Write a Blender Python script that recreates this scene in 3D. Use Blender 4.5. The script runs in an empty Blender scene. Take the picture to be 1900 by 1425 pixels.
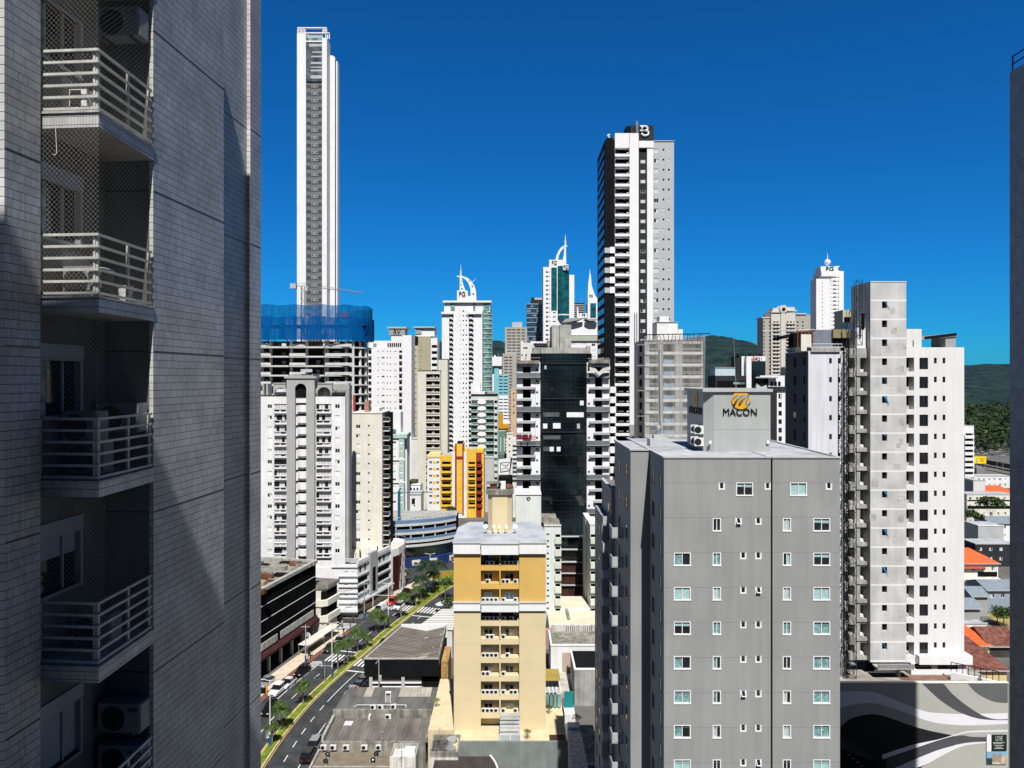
import bpy,math,random
from mathutils import Vector
R = math.radians
rnd = random.Random(11)
F,CX,CY,H = 1300.0,950.0,700.0,60.0      # focal length in photo pixels, principal column, horizon row, eye height (m)
scene = bpy.context.scene
C = scene.collection

# ---------------------------------------------------------------- camera, sky, sun, exposure
cam = bpy.data.cameras.new('camera')
cam.sensor_width = 36.0
cam.lens = 36.0 * F / 1900.0
cam.shift_y = -12.5 / 1900.0
cam.clip_start = 0.1
cam.clip_end = 30000
camo = bpy.data.objects.new('camera',cam)
C.objects.link(camo)
camo.location = (0,0,H)
camo.rotation_euler = (R(90),0,0)
scene.camera = camo

SUN_EL,SUN_AZ = 56.0,7.5                      # azimuth to the right of straight behind the camera
w = bpy.data.worlds.new('World')
scene.world = w
w.use_nodes = True
nt = w.node_tree
bg = nt.nodes['Background']
sky = nt.nodes.new('ShaderNodeTexSky')
sky.sky_type = 'NISHITA'
sky.sun_disc = False
sky.sun_elevation = R(SUN_EL)
sky.sun_rotation = R(180 - SUN_AZ)
sky.altitude = 100
sky.air_density = 1.0
sky.dust_density = 0.1
sky.ozone_density = 4.0
# sky tint: deep blue towards the horizon, dimmed overhead to cut fill light
geo = nt.nodes.new('ShaderNodeTexCoord')
sep = nt.nodes.new('ShaderNodeSeparateXYZ')
nt.links.new(geo.outputs['Generated'],sep.inputs[0])
mr = nt.nodes.new('ShaderNodeMapRange')
mr.interpolation_type = 'SMOOTHSTEP'
mr.inputs['From Min'].default_value = 0.44
mr.inputs['From Max'].default_value = 0.80
nt.links.new(sep.outputs['Z'],mr.inputs['Value'])
tint = nt.nodes.new('ShaderNodeMix')
tint.data_type = 'RGBA'
tint.inputs[6].default_value = (0.045,0.49,0.95,1)
tint.inputs[7].default_value = (0.07,0.125,0.20,1)
# sky beside and behind the camera is dimmed too, to darken the shade
my = nt.nodes.new('ShaderNodeMapRange')
my.interpolation_type = 'SMOOTHSTEP'
my.inputs['From Min'].default_value = 0.45
my.inputs['From Max'].default_value = -0.1
nt.links.new(sep.outputs['Y'],my.inputs['Value'])
mxx = nt.nodes.new('ShaderNodeMath')
mxx.operation = 'MAXIMUM'
nt.links.new(mr.outputs[0],mxx.inputs[0])
nt.links.new(my.outputs[0],mxx.inputs[1])
nt.links.new(mxx.outputs[0],tint.inputs[0])
mul = nt.nodes.new('ShaderNodeMix')
mul.data_type = 'RGBA'
mul.blend_type = 'MULTIPLY'
mul.inputs[0].default_value = 1.0
nt.links.new(sky.outputs[0],mul.inputs[6])
nt.links.new(tint.outputs[2],mul.inputs[7])
nt.links.new(mul.outputs[2],bg.inputs['Color'])
bg.inputs['Strength'].default_value = 0.087

sl = bpy.data.lights.new('sun','SUN')
sl.energy = 5.0
sl.angle = R(0.53)
sl.color = (1.0,0.97,0.93)
so = bpy.data.objects.new('sun',sl)
C.objects.link(so)
sd = Vector((math.sin(R(SUN_AZ)) * math.cos(R(SUN_EL)),-math.cos(R(SUN_AZ)) * math.cos(R(SUN_EL)),math.sin(R(SUN_EL))))
so.rotation_euler = sd.to_track_quat('Z','Y').to_euler()
so.location = (0,-20,150)
scene.view_settings.view_transform = 'Standard'
scene.view_settings.look = 'None'
scene.view_settings.exposure = 0.28
scene.view_settings.gamma = 1.0
scene.render.engine = 'CYCLES'
scene.cycles.max_bounces = 6
scene.cycles.diffuse_bounces = 1
scene.cycles.transparent_max_bounces = 16
scene.cycles.use_denoising = True

# ---------------------------------------------------------------- materials (all procedural)
MATS = {}
def _nodes(name):
    m = bpy.data.materials.new(name)
    m.use_nodes = True
    n = m.node_tree.nodes
    return m,n,m.node_tree.links,n['Principled BSDF']

def mat(name,c,rough=0.75,var=0.07,sc=0.35,streak=0.0,spec=0.3,metal=0.0,bump=0.0,coat=0.0):
    """painted / rendered surface: base colour with blotchy wear, optional vertical rain streaks and a fine bump"""
    if name in MATS:
        return MATS[name]
    m,n,l,b = _nodes(name)
    b.inputs['Roughness'].default_value = rough
    b.inputs['Metallic'].default_value = metal
    b.inputs['Specular IOR Level'].default_value = spec
    b.inputs['Coat Weight'].default_value = coat
    g = n.new('ShaderNodeNewGeometry')
    nz = n.new('ShaderNodeTexNoise')
    nz.inputs['Scale'].default_value = sc
    nz.inputs['Detail'].default_value = 5
    l.new(g.outputs['Position'],nz.inputs['Vector'])
    r = n.new('ShaderNodeValToRGB')
    r.color_ramp.elements[0].position = 0.32
    r.color_ramp.elements[1].position = 0.68
    r.color_ramp.elements[0].color = tuple(max(0,x * (1 - var)) for x in c) + (1,)
    r.color_ramp.elements[1].color = tuple(min(0.92,x * (1 + var)) for x in c) + (1,)
    l.new(nz.outputs['Fac'],r.inputs['Fac'])
    out = r.outputs['Color']
    if streak > 0:
        mp = n.new('ShaderNodeMapping')
        mp.inputs['Scale'].default_value = (1.1,1.1,0.07)
        l.new(g.outputs['Position'],mp.inputs['Vector'])
        n2 = n.new('ShaderNodeTexNoise')
        n2.inputs['Scale'].default_value = 1.6
        n2.inputs['Detail'].default_value = 6
        l.new(mp.outputs[0],n2.inputs['Vector'])
        r2 = n.new('ShaderNodeValToRGB')
        r2.color_ramp.elements[0].position = 0.35
        r2.color_ramp.elements[1].position = 0.62
        r2.color_ramp.elements[0].color = (1 - streak,1 - streak,1 - streak * 1.05,1)
        r2.color_ramp.elements[1].color = (1,1,1,1)
        l.new(n2.outputs['Fac'],r2.inputs['Fac'])
        mx = n.new('ShaderNodeMix')
        mx.data_type = 'RGBA'
        mx.blend_type = 'MULTIPLY'
        mx.inputs[0].default_value = 1.0
        l.new(out,mx.inputs[6])
        l.new(r2.outputs['Color'],mx.inputs[7])
        out = mx.outputs[2]
    l.new(out,b.inputs['Base Color'])
    if bump > 0:
        n3 = n.new('ShaderNodeTexNoise')
        n3.inputs['Scale'].default_value = 9
        n3.inputs['Detail'].default_value = 4
        l.new(g.outputs['Position'],n3.inputs['Vector'])
        bp = n.new('ShaderNodeBump')
        bp.inputs['Strength'].default_value = bump
        bp.inputs['Distance'].default_value = 0.05
        l.new(n3.outputs['Fac'],bp.inputs['Height'])
        l.new(bp.outputs[0],b.inputs['Normal'])
    MATS[name] = m
    return m

def glass(name,c,rough=0.06,spec=0.5,var=0.5,sc=0.25):
    """dark reflective glazing; panes differ a little in tint and in flatness"""
    if name in MATS:
        return MATS[name]
    m,n,l,b = _nodes(name)
    b.inputs['Roughness'].default_value = rough
    b.inputs['Specular IOR Level'].default_value = spec
    g = n.new('ShaderNodeNewGeometry')
    nz = n.new('ShaderNodeTexNoise')
    nz.inputs['Scale'].default_value = sc
    nz.inputs['Detail'].default_value = 3
    l.new(g.outputs['Position'],nz.inputs['Vector'])
    r = n.new('ShaderNodeValToRGB')
    r.color_ramp.elements[0].position = 0.35
    r.color_ramp.elements[1].position = 0.65
    r.color_ramp.elements[0].color = tuple(x * (1 - var) for x in c) + (1,)
    r.color_ramp.elements[1].color = tuple(x * (1 + var) for x in c) + (1,)
    l.new(nz.outputs['Fac'],r.inputs['Fac'])
    l.new(r.outputs['Color'],b.inputs['Base Color'])
    MATS[name] = m
    return m

def tile_mat(name,c,joint,bw,bh,rough=0.35,var=0.12):
    """small wall tiles laid in rows, on any vertical face (u = x + y of the object, v = height)"""
    if name in MATS:
        return MATS[name]
    m,n,l,b = _nodes(name)
    b.inputs['Specular IOR Level'].default_value = 0.5
    tc = n.new('ShaderNodeTexCoord')
    sp = n.new('ShaderNodeSeparateXYZ')
    l.new(tc.outputs['Object'],sp.inputs[0])
    ad = n.new('ShaderNodeMath')
    l.new(sp.outputs['X'],ad.inputs[0])
    l.new(sp.outputs['Y'],ad.inputs[1])
    cb = n.new('ShaderNodeCombineXYZ')
    l.new(ad.outputs[0],cb.inputs['X'])
    l.new(sp.outputs['Z'],cb.inputs['Y'])
    br = n.new('ShaderNodeTexBrick')
    br.offset = 0.0
    br.inputs['Scale'].default_value = 1.0
    br.inputs['Brick Width'].default_value = bw
    br.inputs['Row Height'].default_value = bh
    br.inputs['Mortar Size'].default_value = 0.0035
    br.inputs['Mortar Smooth'].default_value = 0.2
    br.inputs['Bias'].default_value = 0.0
    br.inputs['Color1'].default_value = tuple(x * (1 - var) for x in c) + (1,)
    br.inputs['Color2'].default_value = tuple(min(0.9,x * (1 + var)) for x in c) + (1,)
    br.inputs['Mortar'].default_value = tuple(0.55 * x for x in c) + (1,)
    l.new(cb.outputs[0],br.inputs['Vector'])
    nz = n.new('ShaderNodeTexNoise')
    nz.inputs['Scale'].default_value = 1.3
    nz.inputs['Detail'].default_value = 6
    l.new(tc.outputs['Object'],nz.inputs['Vector'])
    r = n.new('ShaderNodeValToRGB')
    r.color_ramp.elements[0].position = 0.3
    r.color_ramp.elements[1].position = 0.7
    r.color_ramp.elements[0].color = (0.64,0.64,0.63,1)
    r.color_ramp.elements[1].color = (1,1,1,1)
    l.new(nz.outputs['Fac'],r.inputs['Fac'])
    mx = n.new('ShaderNodeMix')
    mx.data_type = 'RGBA'
    mx.blend_type = 'MULTIPLY'
    mx.inputs[0].default_value = 1.0
    l.new(br.outputs['Color'],mx.inputs[6])
    l.new(r.outputs['Color'],mx.inputs[7])
    dv = n.new('ShaderNodeMath')
    dv.operation = 'DIVIDE'
    l.new(sp.outputs['Z'],dv.inputs[0])
    dv.inputs[1].default_value = bh
    fr = n.new('ShaderNodeMath')
    fr.operation = 'FRACT'
    l.new(dv.outputs[0],fr.inputs[0])
    lt = n.new('ShaderNodeMath')
    lt.operation = 'LESS_THAN'
    l.new(fr.outputs[0],lt.inputs[0])
    lt.inputs[1].default_value = 0.07
    rj = n.new('ShaderNodeMix')
    rj.data_type = 'RGBA'
    l.new(lt.outputs[0],rj.inputs[0])
    l.new(mx.outputs[2],rj.inputs[6])
    rj.inputs[7].default_value = joint + (1,)
    l.new(rj.outputs[2],b.inputs['Base Color'])
    rr = n.new('ShaderNodeMapRange')
    rr.inputs['To Min'].default_value = rough
    rr.inputs['To Max'].default_value = 0.9
    l.new(br.outputs['Fac'],rr.inputs['Value'])
    l.new(rr.outputs[0],b.inputs['Roughness'])
    bp = n.new('ShaderNodeBump')
    bp.invert = True
    bp.inputs['Strength'].default_value = 0.6
    bp.inputs['Distance'].default_value = 0.006
    l.new(br.outputs['Fac'],bp.inputs['Height'])
    l.new(bp.outputs[0],b.inputs['Normal'])
    MATS[name] = m
    return m

def ribbed(name,c,pitch,axis='X',var=0.15,rough=0.8,depth=0.35):
    """corrugated roofing sheets, dirty, ribs along one axis; sheets of uneven age"""
    if name in MATS:
        return MATS[name]
    m,n,l,b = _nodes(name)
    b.inputs['Roughness'].default_value = rough
    b.inputs['Specular IOR Level'].default_value = 0.2
    g = n.new('ShaderNodeTexCoord')
    wv = n.new('ShaderNodeTexWave')
    wv.bands_direction = axis
    wv.inputs['Scale'].default_value = 0.314 / pitch * 1.0
    wv.inputs['Distortion'].default_value = 0.0
    l.new(g.outputs['Object'],wv.inputs['Vector'])
    nz = n.new('ShaderNodeTexNoise')
    nz.inputs['Scale'].default_value = 0.5
    nz.inputs['Detail'].default_value = 6
    mp = n.new('ShaderNodeMapping')
    mp.inputs['Scale'].default_value = (1.5,0.35,1) if axis == 'X' else (0.35,1.5,1)
    l.new(g.outputs['Object'],mp.inputs['Vector'])
    l.new(mp.outputs[0],nz.inputs['Vector'])
    r = n.new('ShaderNodeValToRGB')
    r.color_ramp.elements[0].position = 0.3
    r.color_ramp.elements[1].position = 0.7
    r.color_ramp.elements[0].color = tuple(x * (1 - var * 2) for x in c) + (1,)
    r.color_ramp.elements[1].color = tuple(x * (1 + var) for x in c) + (1,)
    l.new(nz.outputs['Fac'],r.inputs['Fac'])
    l.new(r.outputs['Color'],b.inputs['Base Color'])
    bp = n.new('ShaderNodeBump')
    bp.inputs['Strength'].default_value = 0.9
    bp.inputs['Distance'].default_value = pitch * depth
    l.new(wv.outputs['Color'],bp.inputs['Height'])
    l.new(bp.outputs[0],b.inputs['Normal'])
    MATS[name] = m
    return m

def net_mat(name,c,pitch=0.0,thick=0.1,alpha=0.5,trans=0.3):
    """netting: either strings in a diamond lattice (pitch > 0) or fine woven mesh of even openness"""
    if name in MATS:
        return MATS[name]
    m = bpy.data.materials.new(name)
    m.use_nodes = True
    n,l = m.node_tree.nodes,m.node_tree.links
    out = n['Material Output']
    b = n['Principled BSDF']
    b.inputs['Roughness'].default_value = 0.9
    b.inputs['Specular IOR Level'].default_value = 0.05
    b.inputs['Base Color'].default_value = c + (1,)
    tl = n.new('ShaderNodeBsdfTranslucent')
    tl.inputs['Color'].default_value = c + (1,)
    m1 = n.new('ShaderNodeMixShader')
    m1.inputs[0].default_value = trans
    l.new(b.outputs[0],m1.inputs[1])
    l.new(tl.outputs[0],m1.inputs[2])
    tr = n.new('ShaderNodeBsdfTransparent')
    m2 = n.new('ShaderNodeMixShader')
    l.new(tr.outputs[0],m2.inputs[1])
    l.new(m1.outputs[0],m2.inputs[2])
    l.new(m2.outputs[0],out.inputs['Surface'])
    tc = n.new('ShaderNodeTexCoord')
    sp = n.new('ShaderNodeSeparateXYZ')
    l.new(tc.outputs['Object'],sp.inputs[0])
    def math_(op,a,bb):
        k = n.new('ShaderNodeMath')
        k.operation = op
        for i,v in enumerate((a,bb)):
            if v is None:
                continue
            if isinstance(v,(int,float)):
                k.inputs[i].default_value = v
            else:
                l.new(v,k.inputs[i])
        return k.outputs[0]
    if pitch > 0:
        u = math_('ADD',sp.outputs['X'],sp.outputs['Y'])
        fs = []
        for op in ('ADD','SUBTRACT'):
            q = math_('DIVIDE',math_(op,u,sp.outputs['Z']),pitch)
            fs.append(math_('LESS_THAN',math_('FRACT',q,None),thick))
        l.new(math_('MAXIMUM',fs[0],fs[1]),m2.inputs[0])
    else:
        nz = n.new('ShaderNodeTexNoise')
        nz.inputs['Scale'].default_value = 0.5
        nz.inputs['Detail'].default_value = 4
        mp = n.new('ShaderNodeMapping')
        mp.inputs['Scale'].default_value = (1.6,1.6,0.25)
        l.new(tc.outputs['Object'],mp.inputs['Vector'])
        l.new(mp.outputs[0],nz.inputs['Vector'])
        mr = n.new('ShaderNodeMapRange')
        mr.inputs['From Min'].default_value = 0.3
        mr.inputs['From Max'].default_value = 0.7
        mr.inputs['To Min'].default_value = alpha - 0.14
        mr.inputs['To Max'].default_value = alpha + 0.14
        l.new(nz.outputs['Fac'],mr.inputs['Value'])
        l.new(mr.outputs[0],m2.inputs[0])
    MATS[name] = m
    return m

def leaf_mat(name,c,var=0.45,sc=0.8):
    if name in MATS:
        return MATS[name]
    m,n,l,b = _nodes(name)
    b.inputs['Roughness'].default_value = 0.55
    b.inputs['Specular IOR Level'].default_value = 0.25
    g = n.new('ShaderNodeNewGeometry')
    nz = n.new('ShaderNodeTexNoise')
    nz.inputs['Scale'].default_value = sc
    nz.inputs['Detail'].default_value = 4
    l.new(g.outputs['Position'],nz.inputs['Vector'])
    r = n.new('ShaderNodeValToRGB')
    r.color_ramp.elements[0].position = 0.3
    r.color_ramp.elements[1].position = 0.7
    r.color_ramp.elements[0].color = tuple(x * (1 - var) for x in c) + (1,)
    r.color_ramp.elements[1].color = (c[0] * (1 + var * 1.4),c[1] * (1 + var),c[2] * (1 + var * 0.4),1)
    l.new(nz.outputs['Fac'],r.inputs['Fac'])
    l.new(r.outputs['Color'],b.inputs['Base Color'])
    MATS[name] = m
    return m

WHITE = mat('white_paint',(0.80,0.80,0.80),streak=0.10)
WHITE2 = mat('white_paint_clean',(0.83,0.83,0.84),var=0.03,streak=0.05)
OFFW = mat('off_white_paint',(0.74,0.73,0.70),streak=0.16)
CREAM = mat('cream_paint',(0.78,0.75,0.66),streak=0.10)
BEIGE = mat('beige_paint',(0.55,0.50,0.36),streak=0.12)
MACG = mat('mid_grey_render',(0.315,0.325,0.32),var=0.07,sc=0.25,bump=0.15,streak=0.09)
LGREY = mat('light_grey_paint',(0.47,0.49,0.50),streak=0.08)
MGREY = mat('stone_grey_paint',(0.36,0.37,0.36),streak=0.08)
DGREY = mat('dark_grey_paint',(0.030,0.033,0.038),rough=0.85,var=0.12,spec=0.15)
CHAR = mat('charcoal_paint',(0.008,0.0085,0.0095),rough=0.9,var=0.2,spec=0.1)
CONC = mat('raw_concrete',(0.42,0.42,0.39),var=0.22,sc=0.45,streak=0.28,bump=0.2)
CONCD = mat('stained_concrete',(0.30,0.29,0.25),var=0.35,sc=0.6,streak=0.45,bump=0.3)
ROOFG = mat('roof_membrane',(0.40,0.42,0.44),var=0.25,sc=0.5)
ROOFD = mat('roof_felt',(0.16,0.15,0.13),var=0.35,sc=0.6)
GL = glass('window_glass',(0.012,0.014,0.017))
GLB = glass('blue_glass',(0.03,0.07,0.12),rough=0.05,spec=0.6)
GLT = glass('teal_glass',(0.01,0.10,0.12),rough=0.05,spec=0.6)
GLD = glass('black_curtain_glass',(0.008,0.014,0.017),rough=0.03,spec=0.6,sc=0.12,var=0.8)
GLG = glass('green_balustrade_glass',(0.16,0.30,0.27),rough=0.1,spec=0.5,sc=0.4)
CUR = mat('curtained_pane',(0.62,0.63,0.62),rough=0.2,coat=0.4,var=0.15,sc=2.0)
MINT = mat('tinted_blind_pane',(0.36,0.56,0.55),rough=0.2,coat=0.4,var=0.12,sc=2.5)
TEALC = mat('tinted_curtain_pane',(0.20,0.37,0.36),rough=0.2,coat=0.4,var=0.4,sc=5.0)
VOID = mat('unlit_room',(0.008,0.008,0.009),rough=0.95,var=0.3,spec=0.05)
STEEL = mat('dark_steel',(0.05,0.055,0.06),rough=0.5,metal=0.3)
GALV = mat('galvanised_steel',(0.45,0.46,0.47),rough=0.4,metal=0.6)
YEL = mat('yellow_ochre_paint',(0.66,0.42,0.12),var=0.05,bump=0.15)
SAND = mat('sand_paint',(0.70,0.58,0.36),var=0.04,bump=0.1)
GOLD = mat('golden_yellow_paint',(0.80,0.50,0.06),var=0.06)
RED = mat('dark_red_paint',(0.32,0.03,0.025),var=0.1)
MINTP = mat('pale_mint_paint',(0.62,0.70,0.64),streak=0.12)
MINTG = mat('mint_green_paint',(0.42,0.58,0.52),streak=0.08)
CYAN = mat('sky_cyan_paint',(0.22,0.52,0.60),var=0.06)
ACW = mat('appliance_white',(0.70,0.70,0.67),rough=0.5,var=0.08,sc=3)
BLUEP = mat('deep_blue_paint',(0.02,0.07,0.24),var=0.15)
ORANGE = mat('orange_roof_tiles',(0.62,0.11,0.03),var=0.25,sc=1.5)
BROWNT = mat('weathered_roof_tiles',(0.16,0.06,0.045),var=0.5,sc=1.2)
FGGREEN = mat('dark_green_letters',(0.01,0.12,0.08))

# ---------------------------------------------------------------- mesh helpers
class MB:
    """collects faces with materials; build() links them as ONE mesh object"""
    def __init__(s):
        s.v,s.f,s.mi,s.ms,s.sm,s.cut,s.deep = [],[],[],[],[],[],0
    def m_(s,m):
        if m not in s.ms:
            s.ms.append(m)
        return s.ms.index(m)
    def face(s,pts,m,smooth=False):
        b = len(s.v)
        s.v.extend([tuple(p) for p in pts])
        s.f.append(tuple(range(b,b + len(pts))))
        s.mi.append(s.m_(m))
        s.sm.append(smooth)
    def box(s,x0,x1,y0,y1,z0,z1,m,top=None,skip=''):
        if x0 > x1: x0,x1 = x1,x0
        if y0 > y1: y0,y1 = y1,y0
        if z0 > z1: z0,z1 = z1,z0
        p = [(x0,y0,z0),(x1,y0,z0),(x1,y1,z0),(x0,y1,z0),(x0,y0,z1),(x1,y0,z1),(x1,y1,z1),(x0,y1,z1)]
        for k,q in (('b',(0,3,2,1)),('t',(4,5,6,7)),('f',(0,1,5,4)),('r',(1,2,6,5)),('k',(2,3,7,6)),('l',(3,0,4,7))):
            if k not in skip:
                s.face([p[i] for i in q],top if (k == 't' and top) else m)
        return s
    def prism(s,pts,z0,z1,m,top=None,smooth=False,caps=True):
        """pts: counter-clockwise plan outline"""
        n = len(pts)
        for i in range(n):
            a,b = pts[i],pts[(i + 1) % n]
            s.face([(a[0],a[1],z0),(b[0],b[1],z0),(b[0],b[1],z1),(a[0],a[1],z1)],m,smooth)
        if caps:
            s.face([(p[0],p[1],z1) for p in pts],top or m)
            s.face([(p[0],p[1],z0) for p in reversed(pts)],m)
        return s
    def slab(s,pts,y0,y1,m):
        """pts: outline in the x-z plane, counter-clockwise seen from -y, extruded from y0 to y1"""
        n = len(pts)
        s.face([(p[0],y0,p[1]) for p in pts],m)
        s.face([(p[0],y1,p[1]) for p in reversed(pts)],m)
        for i in range(n):
            a,b = pts[i],pts[(i + 1) % n]
            s.face([(a[0],y0,a[1]),(a[0],y1,a[1]),(b[0],y1,b[1]),(b[0],y0,b[1])],m)
        return s
    def tube(s,p,q,r,m,n=6,r2=None,caps=True):
        p,q = Vector(p),Vector(q)
        d = (q - p)
        if d.length < 1e-6:
            return s
        d.normalize()
        a = d.cross(Vector((0,0,1)) if abs(d.z) < 0.9 else Vector((1,0,0))).normalized()
        b = d.cross(a)
        r2 = r if r2 is None else r2
        c1 = [p + (a * math.cos(t) + b * math.sin(t)) * r for t in [2 * math.pi * i / n for i in range(n)]]
        c2 = [q + (a * math.cos(t) + b * math.sin(t)) * r2 for t in [2 * math.pi * i / n for i in range(n)]]
        for i in range(n):
            j = (i + 1) % n
            s.face([c1[i],c1[j],c2[j],c2[i]],m,n > 5)
        if caps:
            s.face(list(reversed(c1)),m)
            s.face(c2,m)
        return s
    def path(s,pts,r,m,n=6):
        for a,b in zip(pts,pts[1:]):
            s.tube(a,b,r,m,n)
        return s
    def ball(s,c,r,m,nu=10,nv=6,sz=1.0):
        for i in range(nv):
            t0,t1 = math.pi * i / nv,math.pi * (i + 1) / nv
            for j in range(nu):
                a0,a1 = 2 * math.pi * j / nu,2 * math.pi * (j + 1) / nu
                P = lambda t,a: (c[0] + r * math.sin(t) * math.cos(a),c[1] + r * math.sin(t) * math.sin(a),c[2] + r * sz * math.cos(t))
                q = [P(t0,a0),P(t1,a0),P(t1,a1),P(t0,a1)]
                if i == 0: q = [q[0],q[1],q[2]]
                elif i == nv - 1: q = [q[0],q[1],q[3]]
                s.face(q,m,True)
        return s
    def wall(s,x0,x1,z0,z1,y,m,holes,dep=0.2):
        """front wall in the plane y (facing -y) with rectangular openings (a, b, c, d, depth, back material, reveal material)"""
        xs,zs = {round(x0,3),round(x1,3)},{round(z0,3),round(z1,3)}
        hs = []
        for h in holes:
            a,b,c,d = (round(max(x0,h[0]),3),round(min(x1,h[1]),3),round(max(z0,h[2]),3),round(min(z1,h[3]),3))
            if b - a < 0.01 or d - c < 0.01:
                continue
            hs.append((a,b,c,d) + tuple(h[4:]))
            xs |= {a,b}
            zs |= {c,d}
        xs,zs = sorted(xs),sorted(zs)
        ix = {v: i for i,v in enumerate(xs)}
        iz = {v: i for i,v in enumerate(zs)}
        hit = set()
        for h in hs:
            for i in range(ix[h[0]],ix[h[1]]):
                for j in range(iz[h[2]],iz[h[3]]):
                    hit.add((i,j))
        for i in range(len(xs) - 1):
            j = 0
            while j < len(zs) - 1:
                if (i,j) in hit:
                    j += 1
                    continue
                k = j
                while k < len(zs) - 1 and (i,k) not in hit:
                    k += 1
                s.face([(xs[i],y,zs[j]),(xs[i + 1],y,zs[j]),(xs[i + 1],y,zs[k]),(xs[i],y,zs[k])],m)
                j = k
        for h in hs:
            a,b,c,d = h[:4]
            dp = h[4] if len(h) > 4 and h[4] else dep
            bm = h[5] if len(h) > 5 else None
            rm = h[6] if len(h) > 6 and h[6] else m
            e = y + dp
            s.face([(a,y,c),(a,y,d),(a,e,d),(a,e,c)],rm)
            s.face([(b,y,c),(b,e,c),(b,e,d),(b,y,d)],rm)
            s.face([(a,y,c),(a,e,c),(b,e,c),(b,y,c)],rm)
            s.face([(a,y,d),(b,y,d),(b,e,d),(a,e,d)],rm)
            if bm:
                s.face([(a,e,c),(b,e,c),(b,e,d),(a,e,d)],bm)
        return s
    def mesh(s,name):
        me = bpy.data.meshes.new(name)
        me.from_pydata(s.v,[],s.f)
        for m in s.ms:
            me.materials.append(m)
        me.polygons.foreach_set('material_index',s.mi)
        me.polygons.foreach_set('use_smooth',s.sm)
        me.update()
        return me
    def build(s,name,parent=None,loc=(0,0,0),rot=0.0):
        if name in SPLIT:                              # separate pieces become parts of their own
            ends = s.cut[1:] + [(len(s.v),len(s.f))]
            for (v0,f0),(v1,f1) in zip(s.cut,ends):
                if f1 == f0: continue
                q = MB()
                q.v,q.ms,q.mi,q.sm = s.v[v0:v1],s.ms,s.mi[f0:f1],s.sm[f0:f1]
                q.f = [tuple(i - v0 for i in t) for t in s.f[f0:f1]]
                o = put(SPLIT[name],q.mesh(SPLIT[name]),parent,loc,rot)
            return o
        return put(name,s.mesh(name),parent,loc,rot)

def _cutting(fn):
    def g(s,*k,**kw):
        if s.deep == 0: s.cut.append((len(s.v),len(s.f)))
        s.deep += 1
        r = fn(s,*k,**kw)
        s.deep -= 1
        return r
    return g
for _n in ('box','prism','slab','tube','path','ball','face','wall'): setattr(MB,_n,_cutting(getattr(MB,_n)))
SPLIT = {p: p[:-1] for p in ('movement_joints','floor_grooves','bay_sills','bay_stacks','filler_patches','plaster_bands','roof_sheds','wall_lamps','deck_kerbs','roof_clips','columns','infill_boards','roof_railings','spandrels','slats','yellow_panels','posters','painted_glints','flank_openings','terrace_furniture','white_lines','pillars','shop_windows','faded_signs','patch_sheets','posts','rafters','roof_kerbs','water_tanks','flues','wall_ties','decks','brackets','cables','lower_floors','balcony_doors','render_joints','parapet_openings')}
SPLIT.update({'terrace_furniture': 'terrace_planter','patch_sheets': 'roof_sheet','roof_clutter': 'roof_junk','formwork_props': 'formwork_prop','bracket': 'bracket','feet': 'foot','wing_coping': 'coping','side_balcony': None,'fascia': 'fascia_band','mint_band': 'mint_band','deck_storey': 'deck_storey','roof_edge': 'roof_edge','blue_sheeting': 'blue_sheet'})
SPLIT.pop('side_balcony')
def put(name,me,parent=None,loc=(0,0,0),rot=0.0):
    o = bpy.data.objects.new(name,me)
    C.objects.link(o)
    o.parent = parent
    o.location = loc
    o.rotation_euler = (0,0,rot)
    return o

def tag(o,label=None,cat=None,group=None,kind=None):
    if label: o['label'] = label
    if cat: o['category'] = cat
    if group: o['group'] = group
    if kind: o['kind'] = kind
    return o

def thing(name,label,cat,loc=(0,0,0),rot=0.0,group=None):
    o = bpy.data.objects.new(name,None)
    C.objects.link(o)
    o.empty_display_size = 0.5
    o.location = loc
    o.rotation_euler = (0,0,rot)
    return tag(o,label,cat,group)

def dup(src,loc,rot=None,label=None,scale=None):
    """a copy of a thing with copies of its parts and sub-parts"""
    def cp(o,parent):
        c = o.copy()
        C.objects.link(c)
        c.parent = parent
        for k in KIDS.get(o.name,()):
            cp(k,c)
        return c
    r = cp(src,None)
    r.location = loc
    if rot is not None: r.rotation_euler = (0,0,rot)
    if scale: r.scale = (scale,) * 3
    if label: r['label'] = label
    return r
KIDS = {}
def freeze(root):
    """remember the children of a prototype so that dup() can copy them"""
    def go(o):
        KIDS[o.name] = [k for k in bpy.data.objects if k.parent is o]
        for k in KIDS[o.name]: go(k)
    go(root)
    return root

def text(body,w_,h_,m,parent,loc,thick=0.15,name='lettering',rot=0.0,shear=0.0):
    """raised lettering fitted to a width and height, standing in the x-z plane"""
    cu = bpy.data.curves.new(name,'FONT')
    cu.body = body
    cu.extrude = 0.05
    cu.offset = 0.0
    cu.resolution_u = 3
    cu.shear = shear
    t = bpy.data.objects.new(name,cu)
    C.objects.link(t)
    bpy.context.view_layer.update()
    me = bpy.data.meshes.new_from_object(t.evaluated_get(bpy.context.evaluated_depsgraph_get()))
    C.objects.unlink(t)
    bpy.data.objects.remove(t)
    xs = [v.co.x for v in me.vertices]
    ys = [v.co.y for v in me.vertices]
    sx,sy = w_ / (max(xs) - min(xs)),h_ / (max(ys) - min(ys))
    for v in me.vertices:
        x,y,z = v.co
        v.co = ((x - min(xs)) * sx - w_ / 2,-z / 0.05 * thick / 2,(y - min(ys)) * sy - h_ / 2)
    me.materials.clear()
    me.materials.append(m)
    return put(name,me,parent,loc,rot)

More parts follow.
